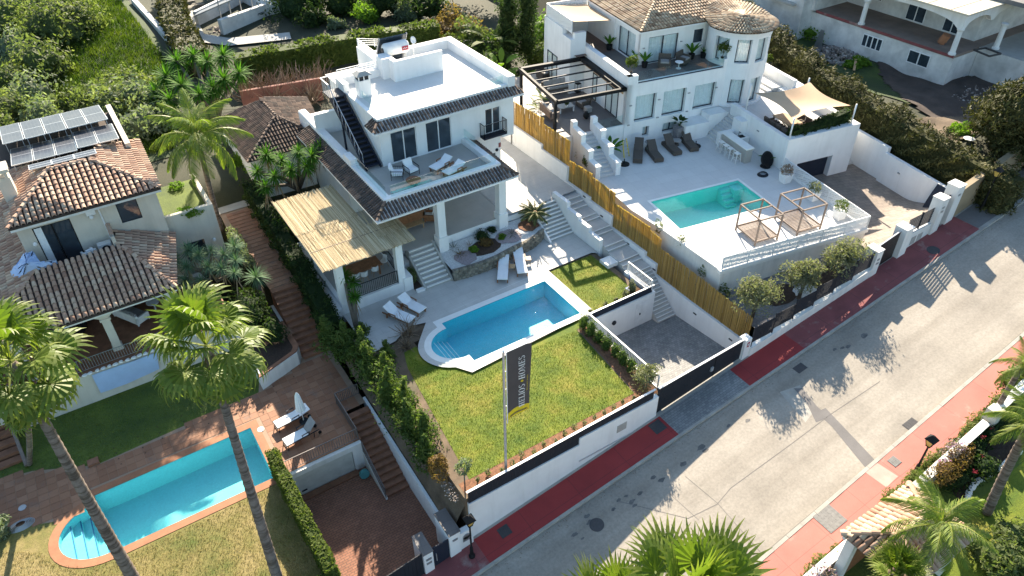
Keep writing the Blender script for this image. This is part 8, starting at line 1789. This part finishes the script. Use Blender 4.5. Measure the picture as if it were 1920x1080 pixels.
q=P(776,346,5.6);fb_=thing('fire_bowl','round rusty fire bowl behind the glass balustrade on the roof terrace','fire bowl',tuple(q));b=MB();b.lathe(q,[(.2,.15),(.45,.28),(.5,.36),(.46,.36),(.3,.22),(.02,.2)],20);b.build('bowl',M['terracotta'],fb_);b=MB();b.lathe(q,[(.25,0),(.22,.14)],12);b.build('foot',M['iron'],fb_)
# porch furniture
def sofa(name,label,o,rz,w,d,mat='fabric_white',fr='wood',cat='sofa',grp=None,arms=True):
 t=thing(name,label,cat,tuple(o),rz,grp);Mx=ROOTM[t.name];b=MB(Mx);b.box(-w/2,w/2,-d/2,d/2,.12,.28)
 if arms:b.box(-w/2,-w/2+.12,-d/2,d/2,.28,.58);b.box(w/2-.12,w/2,-d/2,d/2,.28,.58)
 b.box(-w/2,w/2,d/2-.14,d/2,.281,.74);b.build('frame',M[fr],t);n=max(1,int(w/.75));wi=(w-(.26 if arms else.02))/n
 for k in range(n):x=-w/2+(.13 if arms else.01)+wi*k;MB(Mx).box(x+.01,x+wi-.01,-d/2+.02,d/2-.15,.285,.45).build('seat_cushion',M[mat],t);MB(Mx).bar((x+wi/2,d/2-.2,.45),(x+wi/2,d/2-.12,.82),wi-.03,.14).build('back_cushion',M[mat],t)
 for x in(-w/2+.06,w/2-.06):
  for y in(-d/2+.06,d/2-.06):MB(Mx).box(x-.04,x+.04,y-.04,y+.04,0,.12).build('leg',M[fr],t)
 return t
sofa('sofa','white cushioned sofa with a wooden base on the porch',P(765,414,1.9),R_(180),2.2,.85);sofa('armchair','white wooden framed armchair on the porch beside the middle column',P(808,412,1.6),R_(235),.8,.8,cat='armchair')
q=P(792,398,1.6);tb=thing('side_table','square wooden side table on the porch by the white armchair','table',tuple(q));MB().box(q.x-.4,q.x+.4,q.y-.35,q.y+.35,1.98,2.03).build('table_top',M['wood'],tb)
for sx in(-1,1):
 for sy in(-1,1):MB().box(q.x+sx*.35-.03,q.x+sx*.35+.03,q.y+sy*.3-.03,q.y+sy*.3+.03,1.6,1.98).build('leg',M['wood'],tb)
q=P(775,428,1.6);tb=thing('coffee_table','long slatted wooden bench table on the porch edge','table',tuple(q));b=MB()
for k in range(7):MB().box(q.x-.75,q.x+.75,q.y-.35+k*.1,q.y-.35+k*.1+.085,1.98,2.02).build('slat',M['wood_pale'],tb)
for sx in(-1,1):
 for sy in(-1,1):MB().box(q.x+sx*.65-.03,q.x+sx*.65+.03,q.y+sy*.3-.03,q.y+sy*.3+.03,1.6,1.98).build('leg',M['wood_pale'],tb)
# dining set
dt=thing('dining_table','long dark wooden dining table under the reed roof','dining table',(12.3,37.3,.79));MB().box(10.9,13.6,36.9,38.0,1.5,1.57).build('table_top',M['wood'],dt)
for x in(11.1,13.4):
 for y in(37.0,37.9):MB().box(x-.05,x+.05,y-.05,y+.05,.79,1.5).build('leg',M['wood'],dt)
def shell_chair(label,x,y,z,rz):
 t=thing('dining_chair',label,'chair',(x,y,z),rz,'white shell chairs at the dining table');Mx=ROOTM[t.name];b=MB(Mx);b.grid(lambda u,v:Vector((.25*math.sin((u-.5)*3.0)*1.0,.24-.26*math.cos((u-.5)*3.0)*0-(.05 if v<.1 else 0)+.02*v+.2*(1-abs(2*u-1))-.2,.44+.36*v)),10,3);b.lathe((0,0,.42),[(.24,0),(.25,.03),(.02,.04)],12);b.build('seat_shell',M['plastic_white'],t);b=MB(Mx)
 for sx in(-1,1):
  for sy in(-1,1):b.bar((sx*.12,sy*.12,.42),(sx*.22,sy*.22,0),.025)
 b.build('legs',M['wood_pale'],t)
for k,(px,py)in enumerate(((683,516),(703,506),(668,520))):q=P(px,py,1.2);shell_chair(('white shell chair on the railing side of the dining table','white shell chair on the railing side nearest the table end','white shell chair half hidden by the yucca')[k],q.x,q.y,.79,R_(180))
shell_chair('white shell chair at the right head of the dining table',14.0,37.6,.79,R_(-90))
# villa 2 loungers and props
def rattan(label,p,q,grp='brown rattan loungers by the turquoise pool'):
 h,f=Vector(p),Vector(q);d=f-h;L=d.length;rz=math.atan2(d.y,d.x);t=thing('rattan_lounger',label,'sun lounger',(h.x,h.y,2.4),rz,grp);Mx=ROOTM[t.name];MB(Mx).box(.0,L,-.36,.36,.04,.30).build('base',M['rattan'],t);MB(Mx).box(.42*L,L-.03,-.34,.34,.301,.36).build('seat_pad',M['rattan'],t);MB(Mx).bar((.42*L,0,.32),(.05*L,0,.95),.68,.07).build('backrest',M['rattan'],t)
for lab,a,c in(('leftmost brown rattan lounger, next to the umbrella base',(1197,277),(1195,307)),('second brown rattan lounger from the left beside the round table',(1217,281),(1236,305)),('third brown rattan lounger from the left',(1247,270),(1271,292)),('rightmost brown rattan lounger beside the stone planter',(1280,260),(1302,285))):rattan(lab,P(*a,2.4),P(*c,2.4))
for lab,px,py in(('small round rattan side table between the two left loungers',1217,275),('small round rattan side table between the two right loungers',1268,272)):q=P(px,py,2.4);t=thing('side_table',lab,'table',tuple(q));MB().lathe(q,[(.22,0),(.16,.2),(.2,.40)],14).build('base',M['rattan'],t);MB().lathe(q+Vector((0,0,.4)),[(.36,0),(.36,.04)],18).build('table_top',M['fabric_grey'],t)
for lab,px,py in(('black round umbrella base left of the rattan loungers',1170,308),('black round umbrella base right of the rattan loungers',1304,274)):q=P(px,py,2.4);t=thing('umbrella_base',lab,'umbrella base',tuple(q));MB().lathe(q,[(.42,0),(.42,.05),(.38,.07),(.06,.08)],20).build('plate',M['metal_black'],t);MB().lathe(q,[(.04,.08),(.04,.45)],10).build('tube',M['metal_black'],t)
# bar, stools
bar=thing('outdoor_bar','white outdoor bar counter with a small sink against the terrace wall','bar',tuple(w2(9.4,11.8,2.4)),A2);B2().box(9.35,9.95,10.3,13.3,2.4,3.52).build('counter',M['stone_grey'],bar);B2().box(9.3,10.02,10.25,13.35,3.52,3.6).build('counter_top',M['coping'],bar);B2().box(9.96,11.2,12.3,13.0,2.4,3.3).build('sink_unit',M['coping'],bar);B2().box(10.4,10.9,12.45,12.85,3.301,3.32).build('sink',M['metal_black'],bar);b=B2();b.tube([(10.6,12.9,3.3),(10.6,12.9,3.6),(10.6,12.7,3.6)],.025,6);b.build('tap',M['metal_dark'],bar)
for k in range(4):
 v=12.75-k*.58-(.25 if k==3 else 0);q=w2(8.95,v,2.4);t=thing('bar_stool',('bar stool at the terrace end of the bar','second white bar stool from the terrace end','third white bar stool from the terrace end','white bar stool standing apart at the near end of the bar')[k],'bar stool',tuple(q),A2,'white bar stools');Mx=ROOTM[t.name];MB(Mx).box(-.2,.2,-.2,.2,.72,.76).build('seat',M['plastic_white'],t);b=MB(Mx)
 for sx in(-1,1):
  for sy in(-1,1):b.bar((sx*.17,sy*.17,.73),(sx*.24,sy*.24,0),.03)
 for sx in(-1,1):b.bar((sx*.22,-.22,.28),(sx*.22,.22,.28),.022);b.bar((-.22,sx*.22,.28),(.22,sx*.22,.28),.022)
 b.build('legs',M['plastic_white'],t);b=MB(Mx);b.bar((-.2,-.18,.75),(-.2,-.2,1.0),.025);b.bar((-.2,.18,.75),(-.2,.2,1.0),.025);b.bar((-.2,-.2,1.0),(-.2,.2,1.0),.04);b.build('backrest',M['plastic_white'],t)
# daybed frames
def daybed(label,u0,v0,w,d,h=1.95):
 t=thing('daybed_frame',label,'daybed',tuple(w2(u0+w/2,v0+d/2,2.4)),A2,'daybed frames on the sunny deck');b=B2();z=2.4
 for u in(u0,u0+w):
  for v in(v0,v0+d):B2().box(u-.045,u+.045,v-.045,v+.045,z,z+h).build('post',M['wood_grey'],t)
 for(p,q)in(((u0,v0),(u0+w,v0)),((u0+w,v0),(u0+w,v0+d)),((u0+w,v0+d),(u0,v0+d)),((u0,v0+d),(u0,v0)),((u0,v0+d*.55),(u0+w,v0+d*.55))):b.bar((*p,z+h),(*q,z+h),.08,.09)
 b.build('top_frame',M['wood_grey'],t);b=B2()
 for(p,q)in(((u0,v0),(u0+w,v0)),((u0+w,v0),(u0+w,v0+d)),((u0+w,v0+d),(u0,v0+d)),((u0,v0+d),(u0,v0))):b.bar((*p,z+.30),(*q,z+.30),.07,.12)
 b.build('bed_frame',M['wood_grey'],t);n=15
 for k in range(n):v=v0+.08+(d-.16)*k/n;B2().box(u0+.05,u0+w-.05,v,v+.07,z+.29,z+.32).build('slat',M['wood_grey'],t)
daybed('left open daybed frame with slatted base on the sunny deck',3.38,1.15,1.75,2.0);daybed('right open daybed frame with slatted base nearer the corner of the fence',6.6,1.0,1.9,2.2)
def planter(label,u,v,s,h,mat,plant,z=2.4,ps=.45,name='planter'):
 t=thing(name,label,'planter',tuple(w2(u,v,z)),A2);b=B2();b.add([(u-s*.8,v-s*.8,z),(u+s*.8,v-s*.8,z),(u+s*.8,v+s*.8,z),(u-s*.8,v+s*.8,z),(u-s,v-s,z+h),(u+s,v-s,z+h),(u+s,v+s,z+h),(u-s,v+s,z+h)],[(3,2,1,0),(4,5,6,7),(0,1,5,4),(1,2,6,5),(2,3,7,6),(3,0,4,7)]);b.build('pot',M[mat],t);p=w2(u,v,z+h)
 if plant:nb=NB();blob_leaves(nb,(p.x,p.y,p.z+ps*.3),(s*1.1,s*1.1,ps),420,.08,4,2.5);nb.build('plant',M[plant],t)
 return t
planter('white square planter with brown trailing grass by the garden hose',10.4,6.9,.36,.75,'metal_white','leaf_dry');planter('white square planter behind the right daybed frame',10.6,4.2,.36,.75,'metal_white','leaf_olive');planter('white square planter with yellow green plant at the fence corner',10.6,1.6,.36,.75,'metal_white','leaf_hedge')
t=planter('tall grey stone planter with a glossy plant by the facade',6.95,15.7,.36,1.15,'gravel_grey',None);p=w2(6.95,15.7,3.5);banana('glossy big leaved plant in the grey stone planter',tuple(p),9,.9,.3,'leaf_dark',None,'potted_plant')
p=w2(.45,15.2,2.4);banana('strelitzia plant in the corner by the white steps',tuple(p),10,1.7,.32,'leaf_yucca',None,'strelitzia')
q=P(1168,290,2.4);t=thing('step_ladder','yellow legged folding step ladder against the white wall by the strelitzia','ladder',tuple(q));b=MB();
for sx in(-.25,.25):b.bar((q.x+sx,q.y-.45,2.4),(q.x+sx*.7,q.y,3.75),.05)
b.build('front_leg',M['flag_yellow'],t);b=MB();[b.bar((q.x+sx,q.y+.5,2.4),(q.x+sx*.7,q.y+.02,3.75),.04)for sx in(-.25,.25)];b.build('rear_leg',M['alu'],t)
for k in range(5):f=k/5+.1;MB().bar((q.x-.22,q.y-.45*(1-f),2.4+1.35*f),(q.x+.22,q.y-.45*(1-f),2.4+1.35*f),.08,.02).build('rung',M['alu'],t)
q=P(1430,328,2.4);hs_=MB();
for k in range(5):hs_.tube([(q.x+(.42-.03*k)*math.cos(a*.35),q.y+(.36-.03*k)*math.sin(a*.35),2.43+k*.03)for a in range(19)],.022,5)
hs_.build('garden_hose',M['metal_dark'],None,label='coiled dark garden hose on the white deck near the planter',cat='hose')
q=P(1437,305,2.9);t=thing('hanging_chair','round black egg shaped chair beside the perforated fence','chair',tuple(P(1440,312,2.4)));b=MB(Matrix.Translation(w2(10.55,9.3,3.0))@Matrix.Rotation(A2+R_(15),4,'Z')@Matrix.Rotation(R_(60),4,'X'));b.lathe((0,0,0),[(.1,-.3),(.45,-.2),(.62,.05),(.6,.12),(.4,-.05),(.05,-.15)],22);b.build('seat_shell',M['metal_black'],t);b=B2();b.lathe((10.55,9.3,2.4),[(.4,0),(.35,.1),(.1,.3)],14);b.build('base',M['metal_black'],t)
p=w2(10.9,9.6,2.4);banana('small broad leaved plant beside the black egg chair',tuple(p),7,.9,.2,'leaf_yucca',None,'potted_plant')
# balcony and terrace furniture
def rattan_chair(name,label,o,rz,w=.85,mat='rattan',grp=None):
 t=thing(name,label,'armchair',tuple(o),rz,grp);Mx=ROOTM[t.name];b=MB(Mx);b.box(-w/2,w/2,-.4,.4,.05,.4);b.box(-w/2,-w/2+.14,-.4,.4,.401,.62);b.box(w/2-.14,w/2,-.4,.4,.401,.62);b.bar((0,.34,.4),(0,.44,.9),w,.14);b.build('frame',M[mat],t);MB(Mx).box(-w/2+.15,w/2-.15,-.38,.26,.401,.52).build('cushion',M['fabric_grey'],t)
for k,(px,py,r)in enumerate(((1245,125,-40),(1280,119,15))):rattan_chair('rattan_armchair',('left brown rattan armchair on the balcony with the glass panels','right brown rattan armchair on the balcony beside the palm pot')[k],P(px,py,7.42),R_(r),.95)
q=P(1272,128,7.42);t=thing('bistro_table','small round white table between the balcony armchairs','table',tuple(q));MB().lathe(q,[(.03,0),(.03,.5)],8).build('stem',M['metal_white'],t);MB().lathe(q+Vector((0,0,.5)),[(.32,0),(.32,.03)],16).build('table_top',M['metal_white'],t);MB().lathe(q,[(.22,0),(.2,.03)],12).build('foot',M['metal_white'],t)
def pot(label,px,py,z,kind,r=.26,h=.42,s=.5,mat='metal_black'):
 q=P(px,py,z);t=thing('potted_plant',label,'plant',tuple(q));MB().lathe(q,[(r*.75,0),(r,h),(r*.85,h),(r*.8,h-.05)],14).build('pot',M[mat],t);top=q+Vector((0,0,h))
 if kind=='ball':nb=NB();blob_leaves(nb,top+Vector((0,0,s*1.7)),(s,s,s),700,.08,6);nb.build('crown',M['leaf_hedge'],t);MB().tube([top,top+Vector((.06,0,s*.7)),top+Vector((0,0,s*1.5))],.03,6).build('stem',M['trunk'],t)
 else:
  for k in range(8):th=k*2.4;nb=NB();nb.quads(blade(top,(math.cos(th)*.6,math.sin(th)*.6,1.2),s*1.5,.26 if kind=='broad' else.1,.8,5,w0=.1),[random.uniform(.3,.8)]*5);nb.build('leaf',M['leaf_yucca'],t)
pot('potted strelitzia by the side window of the upper storey',1142,93,7.42,'broad',s=.6);pot('potted strelitzia left of the wide balcony door',1208,126,7.42,'broad',s=.6);pot('potted plant at the corner of the balcony door',1192,118,7.42,'broad',s=.5);pot('potted palm beside the right balcony armchair',1296,110,7.42,'broad',s=.7);pot('dark vase with twigs by the narrow balcony door',1318,108,7.42,'thin',s=.35)
pot('yellow green bonsai ball on the balcony corner wall',1183,136,8.06,'ball',.12,.1,.42);pot('round topiary ball on the right end of the balcony wall',1354,109,8.07,'ball',.14,.1,.42);pot('small green ball plant on the tower window ledge',1372,191,4.3,'ball',.1,.06,.24);pot('dark potted ball plant by the right side of the tower',1437,128,4.2,'ball',.2,.35,.32)
sofa('rattan_sofa','long brown rattan sofa under the black pergola',P(1045,168,4.5),A2,2.6,.9,'fabric_grey','rattan');rattan_chair('rattan_armchair','brown rattan armchair under the pergola beside the low white table',P(1093,200,4.2),A2+R_(-80),.95);rattan_chair('rattan_armchair','brown armchair at the far left corner under the pergola',P(1018,145,4.2),A2+R_(20),.9);sofa('garden_sofa','wooden slatted sofa along the bamboo screen under the pergola',P(1030,215,4.4),A2+R_(90),2.0,.8,'fabric_grey','wood_grey')
q=P(1058,206,4.2);t=thing('low_table','low square white table with a bowl plant under the black pergola','table',tuple(q),A2);Mx=ROOTM[t.name];MB(Mx).box(-.65,.65,-.55,.55,.40,.45).build('table_top',M['stone_grey'],t)
for sx in(-1,1):
 for sy in(-1,1):MB(Mx).box(sx*.58-.04,sx*.58+.04,sy*.48-.04,sy*.48+.04,0,.4).build('leg',M['metal_white'],t)
pot('small plant in a white bowl on the low white table',1062,200,4.65,'ball',.12,.1,.14,'metal_white');q=P(1099,222,4.2);t=thing('floor_vase','dark round vase on the terrace floor by the glass panel','vase',tuple(q));MB().lathe(q,[(.12,0),(.27,.2),(.24,.4),(.1,.5),(.13,.56)],16).build('body',M['metal_black'],t)
q=P(1102,210,4.2);t=thing('stool_cushion','striped grey stool beside the pergola armchair','stool',tuple(q),A2);MB(ROOTM[t.name]).box(-.25,.25,-.25,.25,.05,.45).build('seat',M['fabric_grey'],t);q=P(1083,172,4.3);t=thing('lantern','black metal lantern against the wall under the pergola','lantern',tuple(q));b=MB();b.box(q.x-.2,q.x+.2,q.y-.2,q.y+.2,q.z,q.z+.05);b.box(q.x-.2,q.x+.2,q.y-.2,q.y+.2,q.z+.7,q.z+.76);[b.bar((q.x+sx*.18,q.y+sy*.18,q.z),(q.x+sx*.18,q.y+sy*.18,q.z+.7),.03)for sx in(-1,1)for sy in(-1,1)];b.build('cage',M['metal_black'],t)
# shade sail with poles, dining set below
zS=6.35;cs=[w2(11.75,13.5,zS),w2(16.4,12.75,zS+.35),w2(16.85,8.75,zS),w2(11.35,8.45,zS)]
def sail_f(u,v):
 uu=u+.10*math.sin(math.pi*v)*(1-2*u);vv=v+.12*math.sin(math.pi*u)*(1-2*v);p=cs[0].lerp(cs[1],uu).lerp(cs[3].lerp(cs[2],uu),vv);p.z-=.35*math.sin(math.pi*u)*math.sin(math.pi*v);return p
b=MB();b.grid(sail_f,20,20);b.build('shade_sail',M['fabric_beige'],None,True,label='beige shade sail stretched on white poles over the outdoor dining table',cat='shade sail')
for k,(u,v,h,lab)in enumerate(((11.55,13.75,2.1,'white sail pole on the terrace wall next to the tower'),(16.5,13.0,2.7,'white sail pole at the back corner by the conifer hedge'),(17.25,8.6,1.55,'white sail pole at the outer corner above the driveway'),(11.45,8.5,1.6,'white sail pole at the near corner above the egg chair'))):z=4.9 if k!=1 else 4.2;p=w2(u,v,z);b=MB();b.tube([p,p+Vector((0,0,h))],.06,8);b.build('sail_pole',M['metal_white'],None,True,label=lab,cat='pole',group='poles of the shade sail')
t=thing('outdoor_table','long pale outdoor dining table under the beige shade sail','table',tuple(w2(13.3,10.6,4.2)),A2);B2().box(12.7,13.9,9.3,12.0,4.92,4.98).build('table_top',M['wood_pale'],t)
for u in(12.8,13.8):
 for v in(9.4,11.9):B2().box(u-.05,u+.05,v-.05,v+.05,4.2,4.92).build('leg',M['wood_grey'],t)
for k in range(4):rattan_chair('dining_armchair',f'{ORD[k]} dark rattan dining chair from the near end, wall side of the outdoor table',w2(12.3,9.6+k*.68,4.2),A2+R_(90),.55,'rattan','rattan chairs at the outdoor table');rattan_chair('dining_armchair',f'{ORD[k]} dark rattan dining chair from the near end, hedge side of the outdoor table',w2(14.3,9.6+k*.68,4.2),A2+R_(-90),.55,'rattan','rattan chairs at the outdoor table')
hedge('terrace_hedge','dark green hedge planted along the edge above the garage door',[tuple(w2(12.0,8.95)[:2]),tuple(w2(14.5,9.0)[:2]),tuple(w2(17.2,9.1)[:2])],.6,4.3,[5.3,5.5,5.9],M['leaf_dark'],220,.10,rough_=.16)
# left plot props
def sling(label,a,c,up_):
 h,f=Vector(a),Vector(c);d=f-h;L=d.length;rz=math.atan2(d.y,d.x);t=thing('sling_lounger',label,'sun lounger',(h.x,h.y,LZ),rz,'sling loungers on the terracotta terrace');Mx=ROOTM[t.name];b=MB(Mx);s=.38*L
 for y in(-.33,.33):b.bar((s*.2,y,.38),(L,y,.38),.04);[b.bar((x,y,.38),(x+.05,y,0),.035)for x in(s*.6,L-.08)]
 b.bar((L,-.33,.38),(L,.33,.38),.04);b.bar((L-.03,-.33,.05),(L-.03,.33,.05),.03)
 for y in(-.36,.36):b.bar((s*.9,y,.62),(s*1.5,y,.6),.05,.03);b.bar((s*.95,y,.38),(s*.95,y,.62),.03);b.bar((s*1.45,y,.38),(s*1.45,y,.6),.03)
 b.build('frame',M['metal_dark'],t);MB(Mx).bar((s,0,.40),(L-.02,0,.40),.62,.02).build('sling_seat',M['fabric_white'],t);a_=R_(up_);MB(Mx).bar((s,0,.41),(s-s*math.cos(a_),0,.41+s*math.sin(a_)),.62,.03).build('backrest',M['fabric_white' if up_<30 else 'fabric_grey'],t)
 for y in(-.3,.3):b=MB(Mx@Matrix.Translation((.15,y,.1))@Matrix.Rotation(R_(90),4,'X'));b.lathe((0,0,-.03),[(.1,0),(.1,.06)],12);b.build('wheel',M['metal_black'],t)
sling('upper sling lounger beside the closed parasol on the terracotta terrace',P(578,765,LZ+.4),P(516,797,LZ+.4),12);sling('lower sling lounger with its grey back raised on the terracotta terrace',P(598,795,LZ+.4),P(533,830,LZ+.4),48)
q=P(574,812,LZ);q=P(570,790,LZ);t=thing('parasol','closed white parasol standing between the two sling loungers','parasol',tuple(q));MB().tube([q,q+Vector((0,0,2.3))],.025,8).build('pole',M['metal_white'],t);b=MB();n=12
vs=[];fs=[]
for(z,r)in((2.35,.03),(2.1,.12),(1.5,.19),(.95,.24)):
 for k in range(2*n):a=3.1416*k/n;rr_=r*(1.15 if k%2 else.8);vs.append(q+Vector((rr_*math.cos(a),rr_*math.sin(a),z)))
for i in range(3):
 for k in range(2*n):fs.append((i*2*n+k,(i+1)*2*n+k,(i+1)*2*n+(k+1)%(2*n),i*2*n+(k+1)%(2*n)))
b.add(vs,fs);b.build('canopy',M['fabric_white'],t);MB().lathe(q,[(.25,0),(.25,.08),(.05,.12)],14).build('base',M['metal_dark'],t)
q=P(686,897,-3.9);t=thing('garden_hose','teal coiled hose reel at the foot of the brown stairs','hose',tuple(q));b=MB(Matrix.Translation(q+Vector((0,.1,.3)))@Matrix.Rotation(R_(80),4,'X'));b.lathe((0,0,0),[(.15,-.1),(.28,-.1),(.28,.1),(.15,.1)],14);M['teal']=plain('teal_hose',(.08,.28,.28),.6);b.build('reel',M['teal'],t)
q=P(40,985,LZ);b=MB();[b.tube([(q.x+(.6-.06*k)*math.cos(a*.35+k),q.y+(.35-.03*k)*math.sin(a*.35+k),LZ+.0+.02*k)for a in range(19)],.02,5)for k in range(7)];b.build('garden_hose',M['metal_grey'],None,label='grey hose coiled on the dry lawn at the left edge',cat='hose')
for lab,px,py,mt in(('white round skimmer lid near the sling loungers',489,805,'metal_white'),('pale round lid by the pool edge behind the palm trunk',434,798,'fabric_grey'),('grey round lid on the terrace at the far left',42,952,'metal_grey')):q=P(px,py,LZ+.005);b=MB();b.lathe(q,[(.19,0),(.19,.015),(.02,.02)],18);b.build('skimmer_lid',M[mt],None,label=lab,cat='lid')
b=MB();z0=P(0,870,-1.9);t=thing('timber_stairs','brown steps with a timber stringer at the left edge of the photo','stairs',tuple(P(20,860,LZ)))
for k in range(7):p=P(0,880-k*15,LZ);MB().box(p.x-1.6,P(46-k*5,870-k*15,LZ).x,p.y-.1,p.y+.35,LZ-.1,LZ+.16*(k+1)).build('step',M['terracotta'],t)
MB().bar(P(50,873,LZ+.1),P(18,790,LZ+1.2),.16,.22).build('stringer',M['wood_grey'],t)
sofa('porch_sofa','pale grey sofa on the porch of the tiled villa',P(248,595,.5),R_(120),2.2,.9,'fabric_grey','white2');q=P(292,580,.3);t=thing('porch_table','small white round table with a glass on the tiled porch','table',tuple(q));MB().lathe(q,[(.05,0),(.05,.6)],8).build('stem',M['metal_white'],t);MB().lathe(q+Vector((0,0,.6)),[(.4,0),(.4,.04)],18).build('table_top',M['metal_white'],t)
q=P(140,625,.3);t=thing('black_armchair','black round armchair behind the porch column of the tiled villa','armchair',tuple(q));MB().lathe(q,[(.55,.05),(.8,.3),(.85,.65),(.7,.8),(.5,.5),(.02,.42)],18).build('shell',M['metal_black'],t)
q=P(166,463,3.75);
def bal(label,px,py,r):q=PY(px,py,44.2);q.z=3.75;sofa('balcony_chair',label,q,R_(r),.7,.7,'fabric_white','plastic_white','chair')
bal('white chair on the upper balcony of the tiled villa beside the air conditioner',163,465,200)
for lab,px,py in(('large terracotta pot on the patio behind the tall palm trunk',378,362),('terracotta pot with a plant beside the roof garden wall',403,352)):q=P(px,py,.9);t=thing('flower_pot',lab,'pot',tuple(q));MB().lathe(q,[(.25,0),(.42,.35),(.38,.7),(.44,.78),(.36,.78),(.3,.6)],18).build('pot',M['terracotta_pot'],t);nb=NB();blob_leaves(nb,q+Vector((0,0,1.0)),(.4,.4,.35),240,.09,3);nb.build('plant',M['leaf_bush'],t)
q=P(418,352,.95);t=thing('covered_table','pale draped garden table on the shaded patio','table',tuple(q));MB().add([(q.x-.5,q.y-.5,q.z),(q.x+.5,q.y-.5,q.z),(q.x+.5,q.y+.5,q.z),(q.x-.5,q.y+.5,q.z),(q.x-.4,q.y-.4,q.z+.75),(q.x+.4,q.y-.4,q.z+.75),(q.x+.4,q.y+.4,q.z+.75),(q.x-.4,q.y+.4,q.z+.75)],[(4,5,6,7),(0,1,5,4),(1,2,6,5),(2,3,7,6),(3,0,4,7)]).build('cloth',M['fabric_grey'],t)
q=P(1182,543,-.05);t=thing('hand_trolley','blue hand trolley left on the small lawn by the low wall','trolley',tuple(q));M['blue_paint']=plain('blue_paint',(.02,.07,.30),.5);MB().box(q.x-.3,q.x+.3,q.y-.15,q.y+.2,.02,.08).build('tray',M['blue_paint'],t);MB().bar((q.x+.1,q.y+.2,.05),(q.x+.1,q.y+.35,.9),.05).build('handle',M['blue_paint'],t)
